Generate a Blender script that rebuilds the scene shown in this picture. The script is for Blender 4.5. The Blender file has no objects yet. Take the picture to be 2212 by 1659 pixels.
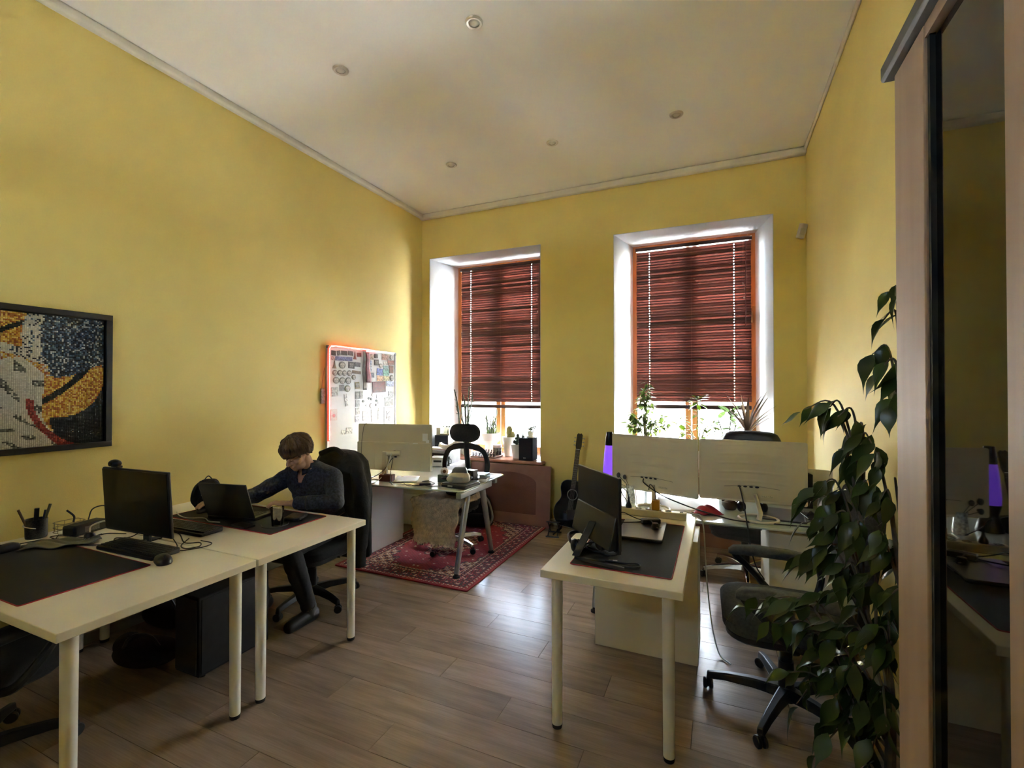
import bpy, bmesh, math, random
from mathutils import Vector, Matrix, Euler
random.seed(7)
SC = bpy.context.scene
COL = SC.collection
PI = math.pi

# ------------------------------------------------------------------ camera
F_PX, IMG_W = 1012.0, 2212.0
YAW = math.atan2(445.0, F_PX)          # camera looks left of the room's depth axis
PITCH = math.atan2(9.5, F_PX)
cam_d = bpy.data.cameras.new('camera')
cam_d.sensor_width = 36.0
cam_d.lens = F_PX / IMG_W * 36.0
cam_d.clip_start = 0.02
cam = bpy.data.objects.new('camera', cam_d)
COL.objects.link(cam)
cam.location = (0, 0, 1.575)
cam.rotation_euler = (PI / 2 + PITCH, 0, YAW)
SC.camera = cam

# ------------------------------------------------------------------ world, sun, exposure
world = bpy.data.worlds.new('sky'); SC.world = world
world.use_nodes = True
wn = world.node_tree.nodes; wl = world.node_tree.links
wn.clear()
wo = wn.new('ShaderNodeOutputWorld'); bg = wn.new('ShaderNodeBackground'); sky = wn.new('ShaderNodeTexSky')
sky.sky_type = 'NISHITA'; sky.sun_disc = False
sky.sun_elevation = math.radians(48); sky.sun_rotation = math.radians(25)
sky.dust_density = 2.5; sky.air_density = 1.2
hs = wn.new('ShaderNodeHueSaturation'); hs.inputs['Saturation'].default_value = 0.9
wl.new(sky.outputs[0], hs.inputs['Color']); wl.new(hs.outputs[0], bg.inputs['Color'])
bg.inputs['Strength'].default_value = 0.85
wl.new(bg.outputs[0], wo.inputs[0])
sun_d = bpy.data.lights.new('sun', 'SUN'); sun_d.energy = 60.0; sun_d.angle = math.radians(0.6)
sun_d.color = (1.0, 0.98, 0.95)
sun = bpy.data.objects.new('sun', sun_d); COL.objects.link(sun)
sun.rotation_euler = Vector((-0.36, -0.62, -0.74)).to_track_quat('-Z', 'Y').to_euler()
sun.location = (3, 12, 9)
SC.view_settings.view_transform = 'Standard'
SC.view_settings.look = 'None'
SC.view_settings.gamma = 1.0
SC.view_settings.use_curve_mapping = False
SC.view_settings.exposure = 4.1
cy = SC.cycles
cy.max_bounces = 14; cy.diffuse_bounces = 8; cy.glossy_bounces = 5; cy.transmission_bounces = 6
cy.transparent_max_bounces = 16
cy.sample_clamp_indirect = 12.0
cy.caustics_reflective = False; cy.caustics_refractive = False
cy.blur_glossy = 0.6
cy.use_denoising = True

# window openings (wall plane) and reveals
XL, XR, YN, YB, HC = -3.57, 0.77, -1.6, 5.17, 3.85
OPEN = ((-3.455, -1.905), (-1.051, 0.498))
ZT, ZS, SPL, YO = 3.272, 0.73, 0.14, 5.82
for a, b, pz0, pz1, py, rx in [(a, b, ZS, ZT, YO + 0.02, -PI / 2) for a, b in OPEN] + [(-2.2 - SPL, -1.3 + SPL, 2.64, 3.0, YN - 0.32, PI / 2)]:    # portals: they only guide the sampling of the sky
    ld = bpy.data.lights.new('window_portal', 'AREA'); ld.shape = 'RECTANGLE'
    ld.size = b - a - 2 * SPL; ld.size_y = pz1 - pz0
    lo = bpy.data.objects.new('window_portal', ld); COL.objects.link(lo)
    lo.location = ((a + b) / 2, py, (pz0 + pz1) / 2); lo.rotation_euler = (rx, 0, 0)
    ld.cycles.is_portal = True

# ------------------------------------------------------------------ materials
def nodes_of(name):
    m = bpy.data.materials.new(name); m.use_nodes = True
    nt = m.node_tree; b = nt.nodes['Principled BSDF']
    return m, nt, b

def col4(c): return (c[0], c[1], c[2], 1.0)

def srgb(r, g, b):
    def f(v):
        v /= 255.0
        return v / 12.92 if v <= 0.04045 else ((v + 0.055) / 1.055) ** 2.4
    return (f(r), f(g), f(b))

MATS = {}
def mat(name, c, rough=0.5, metal=0.0, var=0.12, scale=9.0, bump=0.0, bscale=60.0, stretch=None, coat=0.0, trans=0.0, sub=0.0, emit=None, es=0.0, spec=0.5, detail=4.0, alpha=None):
    """procedural material: principled with noise-varied colour and optional fine relief"""
    if name in MATS: return MATS[name]
    m, nt, b = nodes_of(name)
    N, L = nt.nodes, nt.links
    tc = N.new('ShaderNodeTexCoord')
    vec = tc.outputs['Object']
    if stretch:
        mp = N.new('ShaderNodeMapping'); mp.inputs['Scale'].default_value = stretch
        L.new(vec, mp.inputs['Vector']); vec = mp.outputs[0]
    nz = N.new('ShaderNodeTexNoise'); nz.inputs['Scale'].default_value = scale; nz.inputs['Detail'].default_value = detail
    L.new(vec, nz.inputs['Vector'])
    cr = N.new('ShaderNodeValToRGB')
    cr.color_ramp.elements[0].position = 0.3; cr.color_ramp.elements[1].position = 0.7
    cr.color_ramp.elements[0].color = col4([x * (1 - var) for x in c])
    cr.color_ramp.elements[1].color = col4([min(1, x * (1 + var)) for x in c])
    L.new(nz.outputs['Fac'], cr.inputs['Fac']); L.new(cr.outputs['Color'], b.inputs['Base Color'])
    b.inputs['Roughness'].default_value = rough; b.inputs['Metallic'].default_value = metal
    b.inputs['Specular IOR Level'].default_value = spec
    if coat: b.inputs['Coat Weight'].default_value = coat; b.inputs['Coat Roughness'].default_value = 0.1
    if trans: b.inputs['Transmission Weight'].default_value = trans
    if sub:
        b.inputs['Subsurface Weight'].default_value = sub; b.inputs['Subsurface Radius'].default_value = (0.01, 0.004, 0.002)
    if emit: b.inputs['Emission Color'].default_value = col4(emit); b.inputs['Emission Strength'].default_value = es
    if bump:
        n2 = N.new('ShaderNodeTexNoise'); n2.inputs['Scale'].default_value = bscale; n2.inputs['Detail'].default_value = 6
        L.new(vec, n2.inputs['Vector'])
        bp = N.new('ShaderNodeBump'); bp.inputs['Strength'].default_value = bump; bp.inputs['Distance'].default_value = 0.01
        L.new(n2.outputs['Fac'], bp.inputs['Height']); L.new(bp.outputs[0], b.inputs['Normal'])
    MATS[name] = m
    return m

def leaf_mat(name, c, trans=0.35, rough=0.35, var=0.3):
    if name in MATS: return MATS[name]
    m, nt, b = nodes_of(name); N, L = nt.nodes, nt.links
    oi = N.new('ShaderNodeObjectInfo'); cr = N.new('ShaderNodeValToRGB')
    cr.color_ramp.elements[0].color = col4([x * (1 - var) for x in c]); cr.color_ramp.elements[1].color = col4([min(1, x * (1 + var)) for x in c])
    L.new(oi.outputs['Random'], cr.inputs['Fac'])
    L.new(cr.outputs[0], b.inputs['Base Color']); b.inputs['Roughness'].default_value = rough
    tl = N.new('ShaderNodeBsdfTranslucent')
    hsv = N.new('ShaderNodeHueSaturation'); hsv.inputs['Value'].default_value = 1.6; hsv.inputs['Saturation'].default_value = 1.1
    L.new(cr.outputs[0], hsv.inputs['Color']); L.new(hsv.outputs[0], tl.inputs['Color'])
    mx = N.new('ShaderNodeMixShader'); mx.inputs[0].default_value = trans
    out = N['Material Output']
    L.new(b.outputs[0], mx.inputs[1]); L.new(tl.outputs[0], mx.inputs[2]); L.new(mx.outputs[0], out.inputs[0])
    MATS[name] = m
    return m

def thin_glass(name, tint=(1, 1, 1), refl=0.08, rough=0.0):
    if name in MATS: return MATS[name]
    m, nt, b = nodes_of(name); N, L = nt.nodes, nt.links
    N.remove(b)
    tr = N.new('ShaderNodeBsdfTransparent'); tr.inputs[0].default_value = col4(tint)
    gl = N.new('ShaderNodeBsdfGlossy'); gl.inputs['Roughness'].default_value = rough
    lw = N.new('ShaderNodeFresnel'); lw.inputs[0].default_value = 1.45
    ad = N.new('ShaderNodeMath'); ad.operation = 'ADD'; ad.inputs[1].default_value = refl; ad.use_clamp = True
    L.new(lw.outputs[0], ad.inputs[0])
    mx = N.new('ShaderNodeMixShader'); L.new(ad.outputs[0], mx.inputs[0])
    L.new(tr.outputs[0], mx.inputs[1]); L.new(gl.outputs[0], mx.inputs[2])
    L.new(mx.outputs[0], N['Material Output'].inputs[0])
    MATS[name] = m
    return m

def attr_mat(name, attr='tint', rough=0.8, bump=0.0, bscale=200.0, sheen=0.0):
    if name in MATS: return MATS[name]
    m, nt, b = nodes_of(name); N, L = nt.nodes, nt.links
    a = N.new('ShaderNodeAttribute'); a.attribute_name = attr
    tc = N.new('ShaderNodeTexCoord'); nz = N.new('ShaderNodeTexNoise'); nz.inputs['Scale'].default_value = bscale
    L.new(tc.outputs['Object'], nz.inputs['Vector'])
    mxc = N.new('ShaderNodeMix'); mxc.data_type = 'RGBA'; mxc.blend_type = 'MULTIPLY'; mxc.inputs[0].default_value = 0.35
    L.new(a.outputs['Color'], mxc.inputs[6]); L.new(nz.outputs['Fac'], mxc.inputs[7])
    L.new(mxc.outputs[2], b.inputs['Base Color']); b.inputs['Roughness'].default_value = rough
    if sheen: b.inputs['Sheen Weight'].default_value = sheen
    if bump:
        bp = N.new('ShaderNodeBump'); bp.inputs['Strength'].default_value = bump; bp.inputs['Distance'].default_value = 0.005
        L.new(nz.outputs['Fac'], bp.inputs['Height']); L.new(bp.outputs[0], b.inputs['Normal'])
    MATS[name] = m
    return m

def plank_mat():
    m, nt, b = nodes_of('laminate_oak'); N, L = nt.nodes, nt.links
    tc = N.new('ShaderNodeTexCoord'); oi = N.new('ShaderNodeObjectInfo')
    off = N.new('ShaderNodeVectorMath'); off.operation = 'SCALE'; off.inputs[0].default_value = (37.0, 11.0, 5.0)
    L.new(oi.outputs['Random'], off.inputs['Scale'])
    ad = N.new('ShaderNodeVectorMath'); ad.operation = 'ADD'
    L.new(tc.outputs['Object'], ad.inputs[0]); L.new(off.outputs[0], ad.inputs[1])
    mp = N.new('ShaderNodeMapping'); mp.inputs['Scale'].default_value = (1.6, 11.0, 1.0); L.new(ad.outputs[0], mp.inputs[0])
    n1 = N.new('ShaderNodeTexNoise'); n1.inputs['Scale'].default_value = 1.7; n1.inputs['Detail'].default_value = 5; n1.inputs['Distortion'].default_value = 0.25
    L.new(mp.outputs[0], n1.inputs['Vector'])
    mp2 = N.new('ShaderNodeMapping'); mp2.inputs['Scale'].default_value = (3.0, 90.0, 1.0); L.new(ad.outputs[0], mp2.inputs[0])
    n2 = N.new('ShaderNodeTexNoise'); n2.inputs['Scale'].default_value = 2.0; n2.inputs['Detail'].default_value = 5
    L.new(mp2.outputs[0], n2.inputs['Vector'])
    mxf = N.new('ShaderNodeMix'); mxf.data_type = 'FLOAT'; mxf.inputs[0].default_value = 0.35
    L.new(n1.outputs['Fac'], mxf.inputs[2]); L.new(n2.outputs['Fac'], mxf.inputs[3])
    cr = N.new('ShaderNodeValToRGB'); e = cr.color_ramp.elements
    e[0].position = 0.12; e[0].color = col4(srgb(108, 91, 76)); e[1].position = 0.92; e[1].color = col4(srgb(184, 164, 145))
    k = cr.color_ramp.elements.new(0.5); k.color = col4(srgb(150, 131, 113))
    L.new(mxf.outputs[0], cr.inputs[0])
    hv = N.new('ShaderNodeHueSaturation')
    mr = N.new('ShaderNodeMapRange'); mr.inputs[3].default_value = 0.82; mr.inputs[4].default_value = 1.1
    L.new(oi.outputs['Random'], mr.inputs[0]); L.new(mr.outputs[0], hv.inputs['Value']); L.new(cr.outputs[0], hv.inputs['Color'])
    L.new(hv.outputs[0], b.inputs['Base Color'])
    r2 = N.new('ShaderNodeMapRange'); r2.inputs[3].default_value = 0.25; r2.inputs[4].default_value = 0.28
    L.new(n2.outputs['Fac'], r2.inputs[0]); L.new(r2.outputs[0], b.inputs['Roughness'])
    bp = N.new('ShaderNodeBump'); bp.inputs['Strength'].default_value = 0.03; bp.inputs['Distance'].default_value = 0.002
    L.new(n2.outputs['Fac'], bp.inputs['Height']); L.new(bp.outputs[0], b.inputs['Normal'])
    return m

def wood(name, c0, c1, rough=0.35, stretch=(1.5, 14, 14), scale=2.0):
    if name in MATS: return MATS[name]
    m, nt, b = nodes_of(name); N, L = nt.nodes, nt.links
    tc = N.new('ShaderNodeTexCoord'); mp = N.new('ShaderNodeMapping'); mp.inputs['Scale'].default_value = stretch
    L.new(tc.outputs['Object'], mp.inputs[0])
    nz = N.new('ShaderNodeTexNoise'); nz.inputs['Scale'].default_value = scale; nz.inputs['Detail'].default_value = 6; nz.inputs['Distortion'].default_value = 0.4
    L.new(mp.outputs[0], nz.inputs['Vector'])
    cr = N.new('ShaderNodeValToRGB'); cr.color_ramp.elements[0].position = 0.3; cr.color_ramp.elements[1].position = 0.7
    cr.color_ramp.elements[0].color = col4(c0); cr.color_ramp.elements[1].color = col4(c1)
    L.new(nz.outputs['Fac'], cr.inputs[0]); L.new(cr.outputs[0], b.inputs['Base Color']); b.inputs['Roughness'].default_value = rough
    MATS[name] = m
    return m

WALL = mat('yellow_wall_paint', (0.78, 0.645, 0.225), 0.75, var=0.03, scale=2.5, bump=0.12, bscale=140)
CEIL = mat('white_ceiling_paint', (0.84, 0.85, 0.84), 0.62, var=0.02, scale=1.2, bump=0.05, bscale=6)
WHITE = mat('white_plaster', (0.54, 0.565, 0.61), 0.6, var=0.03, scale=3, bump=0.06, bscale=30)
CORN = mat('cornice_paint', (0.70, 0.68, 0.62), 0.6, var=0.05, scale=6)
DESK = mat('white_desk_laminate', (0.76, 0.71, 0.565), 0.38, var=0.03, scale=5, bump=0.02, bscale=200)
LEGW = mat('white_leg_paint', (0.74, 0.73, 0.68), 0.35, var=0.03)
BLACKP = mat('black_plastic', (0.012, 0.012, 0.013), 0.42, var=0.3, scale=20)
BLACKM = mat('matte_black', (0.008, 0.008, 0.008), 0.7, var=0.3, scale=20)
BLACKF = mat('black_fabric', (0.011, 0.011, 0.012), 0.9, var=0.4, scale=60, bump=0.3, bscale=300)
GREYF = mat('charcoal_fabric', (0.045, 0.047, 0.045), 0.92, var=0.3, scale=80, bump=0.35, bscale=320)
LEATHER = mat('black_leather', (0.012, 0.013, 0.015), 0.35, var=0.3, scale=30, bump=0.3, bscale=90)
CHROME = mat('chrome', (0.72, 0.73, 0.75), 0.12, 1.0, var=0.05)
STEEL = mat('grey_steel', (0.36, 0.36, 0.36), 0.38, 0.6, var=0.08)
RUBBER = mat('black_rubber', (0.01, 0.01, 0.01), 0.8, var=0.2)
CABLEM = mat('black_cable', (0.01, 0.01, 0.011), 0.5, var=0.2)
CABLEW = mat('white_cable', (0.62, 0.61, 0.55), 0.5, var=0.06)
MONW = mat('white_monitor_plastic', (0.60, 0.54, 0.405), 0.42, var=0.03, scale=8)
PAPER = mat('white_paper', (0.82, 0.82, 0.83), 0.8, var=0.04, scale=10)
GLASSD = mat('frosted_desk_glass', (0.60, 0.66, 0.60), 0.09, var=0.04, scale=4, coat=0.6)
CERAM = mat('white_ceramic', (0.80, 0.80, 0.79), 0.3, var=0.04, scale=8)
SOIL = mat('potting_soil', (0.03, 0.02, 0.013), 0.95, var=0.5, scale=60, bump=0.6, bscale=120)
REDE = mat('red_stitching', (0.36, 0.012, 0.02), 0.7, var=0.2, scale=40)
BLUEW = mat('white_melamine', (0.74, 0.76, 0.79), 0.45, var=0.02, scale=4)

# ------------------------------------------------------------------ mesh helpers
class MB:
    """collects shapes, then links them as one mesh object"""
    def __init__(self): self.bm = bmesh.new()
    def box(self, c, s, rot=None):
        M = Matrix.Translation(Vector(c)) @ (Euler(rot).to_matrix().to_4x4() if rot else Matrix()) @ Matrix.Diagonal((s[0], s[1], s[2], 1))
        bmesh.ops.create_cube(self.bm, size=1.0, matrix=M); return self
    def ell(self, c, r, rot=None, seg=16, rings=10):
        M = Matrix.Translation(Vector(c)) @ (Euler(rot).to_matrix().to_4x4() if rot else Matrix()) @ Matrix.Diagonal((r[0], r[1], r[2], 1))
        bmesh.ops.create_uvsphere(self.bm, u_segments=seg, v_segments=rings, radius=1.0, matrix=M); return self
    def cyl(self, p0, p1, r0, r1=None, n=16, cap=True):
        r1 = r0 if r1 is None else r1
        return self.tube([p0, p1], [r0, r1], n, cap)
    def tube(self, pts, r, n=8, cap=True):
        pts = [Vector(p) for p in pts]
        rs = r if isinstance(r, (list, tuple)) else [r] * len(pts)
        bm = self.bm; rings = []
        up = None
        for i, p in enumerate(pts):
            if i == 0: d = pts[1] - p
            elif i == len(pts) - 1: d = p - pts[i - 1]
            else: d = (pts[i + 1] - p).normalized() + (p - pts[i - 1]).normalized()
            if d.length < 1e-9: d = Vector((0, 0, 1))
            d.normalize()
            if up is None:
                up = Vector((0, 0, 1)) if abs(d.z) < 0.9 else Vector((1, 0, 0))
            a = d.cross(up)
            if a.length < 1e-4: a = d.cross(Vector((0.3, 1, 0.2)))
            a.normalize(); b_ = a.cross(d).normalized(); up = b_
            rings.append([bm.verts.new(p + (a * math.cos(2 * PI * k / n) + b_ * math.sin(2 * PI * k / n)) * rs[i]) for k in range(n)])
        for i in range(len(rings) - 1):
            A, B = rings[i], rings[i + 1]
            for k in range(n):
                bm.faces.new((A[k], A[(k + 1) % n], B[(k + 1) % n], B[k]))
        if cap:
            bm.faces.new(list(reversed(rings[0]))); bm.faces.new(rings[-1])
        return self
    def lathe(self, prof, n=24, loc=(0, 0, 0), sx=1.0, sy=1.0):
        bm = self.bm; loc = Vector(loc); rings = []
        for r, z in prof:
            if r < 1e-6: rings.append([bm.verts.new(loc + Vector((0, 0, z)))])
            else: rings.append([bm.verts.new(loc + Vector((r * math.cos(2 * PI * k / n) * sx, r * math.sin(2 * PI * k / n) * sy, z))) for k in range(n)])
        for i in range(len(rings) - 1):
            A, B = rings[i], rings[i + 1]
            if len(A) == 1 and len(B) == 1: continue
            for k in range(n):
                k2 = (k + 1) % n
                if len(A) == 1: bm.faces.new((A[0], B[k2], B[k]))
                elif len(B) == 1: bm.faces.new((A[k], A[k2], B[0]))
                else: bm.faces.new((A[k], A[k2], B[k2], B[k]))
        return self
    def prism(self, poly, t, M=None):
        """polygon in local xy extruded along z by t (from 0), placed by M"""
        bm = self.bm; M = M or Matrix()
        lo = [bm.verts.new(M @ Vector((p[0], p[1], 0))) for p in poly]
        hi = [bm.verts.new(M @ Vector((p[0], p[1], t))) for p in poly]
        n = len(poly)
        bm.faces.new(list(reversed(lo))); bm.faces.new(hi)
        for k in range(n): bm.faces.new((lo[k], lo[(k + 1) % n], hi[(k + 1) % n], hi[k]))
        return self
    def loft(self, rings, cap=True):
        bm = self.bm
        R = [[bm.verts.new(Vector(p)) for p in ring] for ring in rings]
        n = len(R[0])
        for i in range(len(R) - 1):
            for k in range(n):
                bm.faces.new((R[i][k], R[i][(k + 1) % n], R[i + 1][(k + 1) % n], R[i + 1][k]))
        if cap: bm.faces.new(list(reversed(R[0]))); bm.faces.new(R[-1])
        return self
    def grid(self, fn, nu, nv):
        bm = self.bm
        V = [[bm.verts.new(Vector(fn(i / nu, j / nv))) for j in range(nv + 1)] for i in range(nu + 1)]
        for i in range(nu):
            for j in range(nv):
                bm.faces.new((V[i][j], V[i + 1][j], V[i + 1][j + 1], V[i][j + 1]))
        return self
    def xf(self, M):
        bmesh.ops.transform(self.bm, matrix=M, verts=self.bm.verts); return self
    def mesh(self, name, m, smooth=False, angle=38):
        bmesh.ops.recalc_face_normals(self.bm, faces=self.bm.faces)
        me = bpy.data.meshes.new(name); self.bm.to_mesh(me); self.bm.free()
        me.materials.append(m)
        if smooth:
            me.polygons.foreach_set('use_smooth', [True] * len(me.polygons))
            me.set_sharp_from_angle(angle=math.radians(angle))
        return me
    def build(self, name, m, parent=None, smooth=False, bevel=0.0, seg=2, subd=0, solid=0.0, loc=None, rot=None, angle=38):
        o = bpy.data.objects.new(name, self.mesh(name, m, smooth or bevel > 0 or subd > 0, 180 if subd else angle))
        COL.objects.link(o)
        if parent: o.parent = parent
        if loc: o.location = loc
        if rot: o.rotation_euler = rot
        if solid:
            s = o.modifiers.new('solid', 'SOLIDIFY'); s.thickness = solid; s.offset = 0
        if bevel:
            b = o.modifiers.new('bevel', 'BEVEL'); b.width = bevel; b.segments = seg; b.limit_method = 'ANGLE'; b.angle_limit = math.radians(40)
        if subd:
            s = o.modifiers.new('subd', 'SUBSURF'); s.levels = subd; s.render_levels = subd
        return o

def tag(o, label=None, cat=None, group=None, kind=None):
    if label: o['label'] = label
    if cat: o['category'] = cat
    if group: o['group'] = group
    if kind: o['kind'] = kind
    return o

def thing(name, label, cat, loc=(0, 0, 0), rz=0.0, group=None, kind=None):
    o = bpy.data.objects.new(name, None); COL.objects.link(o)
    o.empty_display_size = 0.1
    o.location = loc; o.rotation_euler = (0, 0, rz)
    return tag(o, label, cat, group, kind)

def box_obj(name, c, s, m, parent=None, bevel=0.002, rot=None):
    return MB().box((0, 0, 0), s).build(name, m, parent, bevel=bevel, loc=c, rot=rot)

def spline(pts, n=8):
    P = [Vector(p) for p in pts]
    P = [P[0] * 2 - P[1]] + P + [P[-1] * 2 - P[-2]]
    out = []
    for i in range(1, len(P) - 2):
        for k in range(n):
            t = k / n
            a, b, c, d = P[i - 1], P[i], P[i + 1], P[i + 2]
            out.append(0.5 * ((2 * b) + (c - a) * t + (2 * a - 5 * b + 4 * c - d) * t * t + (3 * b - a - 3 * c + d) * t ** 3))
    out.append(P[-2])
    return out

def copy_tree(o, parent=None):
    c = o.copy(); COL.objects.link(c); c.parent = parent
    for ch in list(o.children): copy_tree(ch, c)
    return c

def rrect(w, h, r, n=5):
    """rounded rectangle outline centred on the origin"""
    out = []
    for cx_, cy_, a0 in ((w / 2 - r, h / 2 - r, 0), (-w / 2 + r, h / 2 - r, 90), (-w / 2 + r, -h / 2 + r, 180), (w / 2 - r, -h / 2 + r, 270)):
        for k in range(n + 1):
            a = math.radians(a0 + 90 * k / n); out.append((cx_ + r * math.cos(a), cy_ + r * math.sin(a)))
    return out

# ------------------------------------------------------------------ room shell
def build_room():
    # floor: sub-floor slab and the laminate planks as parts
    fl = MB().box(((XL + XR) / 2, (YN + YB) / 2, -0.06), (XR - XL + 0.6, YB - YN + 0.6, 0.10)).build('floor', mat('dark_joint', (0.02, 0.016, 0.013), 0.8))
    tag(fl, 'greyish brown oak laminate floor of staggered planks', kind='structure')
    pm = plank_mat()
    W, PL = 0.192, 1.285
    y = 2.776 - W * 23; row = -23; cache = {}
    while y < YB:
        j0 = {0: -1.40, 1: -0.97 + 0.43, 2: -0.97}[row % 3]
        x = j0 - PL * 4
        y1 = min(y + W, YB); y0 = max(y, YN)
        while x < XR and y1 > y0:
            a, b = max(x, XL), min(x + PL, XR)
            if b - a > 0.01:
                key = (round(b - a, 3), round(y1 - y0, 3))
                if key not in cache:
                    g = 0.0011
                    cache[key] = MB().box((0, 0, -0.006), (b - a - 2 * g, y1 - y0 - 2 * g, 0.012)).mesh('plank', pm)
                o = bpy.data.objects.new('plank', cache[key]); COL.objects.link(o); o.parent = fl
                o.location = ((a + b) / 2, (y0 + y1) / 2, 0.0)
            x += PL
        y += W; row += 1
    tag(MB().box(((XL + XR) / 2, (YN + YB) / 2, HC + 0.1), (XR - XL + 1.2, YB - YN + 1.2, 0.2)).build('ceiling', CEIL), 'smooth white ceiling with slight plaster ripples', kind='structure')
    tag(MB().box((XL - 0.1, (YN + YB) / 2, HC / 2), (0.2, YB - YN + 1.0, HC)).build('wall_left', WALL), 'long plain yellow painted wall on the left', kind='structure')
    tag(MB().box((XR + 0.1, (YN + YB) / 2, HC / 2), (0.2, YB - YN + 1.0, HC)).build('wall_right', WALL), 'yellow painted wall behind the cabinet on the right', kind='structure')
    nw = MB()
    for x0, x1, z0, z1 in ((XL, -2.2, 0, HC), (-1.3, XR, 0, HC), (-2.2, -1.3, 0, 2.64), (-2.2, -1.3, 3.0, HC)):
        nw.box(((x0 + x1) / 2, YN - 0.15, (z0 + z1) / 2), (x1 - x0, 0.3, z1 - z0))
    w3 = thing('window_3', 'added narrow transom window behind the viewer, for fill light', None, (-1.75, YN - 0.2, 2.64), kind='structure')  # added out of view so extra daylight fills the room
    f3 = wood('pine_frame_wood', srgb(176, 118, 62), srgb(208, 150, 88), 0.4, (8, 8, 1.2))
    for c, sz in (((-0.42, 0, 0.18), (0.06, 0.06, 0.36)), ((0.42, 0, 0.18), (0.06, 0.06, 0.36)), ((0, 0, 0.18), (0.04, 0.06, 0.30)), ((0, 0, 0.015), (0.78, 0.06, 0.03)), ((0, 0, 0.345), (0.78, 0.06, 0.03))):
        box_obj('frame_bar', c, sz, f3, w3, bevel=0.004)
    for sx in (-1, 1): box_obj('pane', (sx * 0.205, 0.01, 0.18), (0.37, 0.006, 0.30), thin_glass('window_glass', (0.96, 0.98, 0.98), 0.02), w3, bevel=0)
    tag(nw.build('wall_near', WALL), 'yellow painted wall behind the viewer', kind='structure')
    # window wall: piers with splayed cheeks, lintel band and parapets
    (a0, a1), (b0, b1) = OPEN
    s = SPL
    wb = MB()
    for poly in ([(XL, YB), (a0, YB), (a0 + s, YO), (XL, YO)], [(a1, YB), (b0, YB), (b0 + s, YO), (a1 - s, YO)], [(b1, YB), (XR, YB), (XR, YO), (b1 - s, YO)]):
        wb.prism(poly, ZT - ZS + 0.04, Matrix.Translation((0, 0, ZS - 0.04)))
    wb.box(((XL + XR) / 2, (YB + YO) / 2, (ZT + HC) / 2), (XR - XL, YO - YB, HC - ZT))
    wb.box(((XL + XR) / 2, (YB + YO) / 2, (ZS - 0.04) / 2), (XR - XL, YO - YB, ZS - 0.04))
    tag(wb.build('wall_back', WALL), 'yellow window wall with two deep window openings', kind='structure')
    # cornice strips
    for k, (c, sz) in enumerate((((XL + 0.03, (YN + YB) / 2, HC - 0.03), (0.06, YB - YN, 0.06)), ((XR - 0.012, (YN + YB) / 2, HC - 0.02), (0.024, YB - YN, 0.04)), (((XL + XR) / 2, YB - 0.035, HC - 0.035), (XR - XL, 0.07, 0.07)))):
        tag(MB().box(c, sz).build('trim_%d' % (k + 1), CORN, bevel=0.018, seg=3), ('pale cornice strip along the left wall', 'thin pale cornice strip along the right wall', 'pale cornice strip above the windows')[k], kind='structure')
    for nm, c, sz in (('baseboard_left', (XL + 0.008, (YN + YB) / 2, 0.035), (0.016, YB - YN, 0.07)), ('baseboard_right', (XR - 0.008, (YN + YB) / 2, 0.035), (0.016, YB - YN, 0.07)), ('baseboard_back', ((XL + XR) / 2, YB - 0.008, 0.035), (XR - XL - 0.04, 0.016, 0.07))):
        tag(MB().box(c, sz).build(nm, mat('grey_baseboard', (0.34, 0.33, 0.30), 0.5), bevel=0.004), 'pale grey floor skirting', kind='structure')
    # unseen ground, added a storey below to bounce daylight upward
    tag(MB().box((0, 0, -3.6), (240, 240, 0.1)).build('bounce_ground', mat('pale_ground', (0.30, 0.30, 0.295), 0.9, scale=0.3)), 'unseen pale ground added outside to bounce daylight in', kind='structure')

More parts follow.
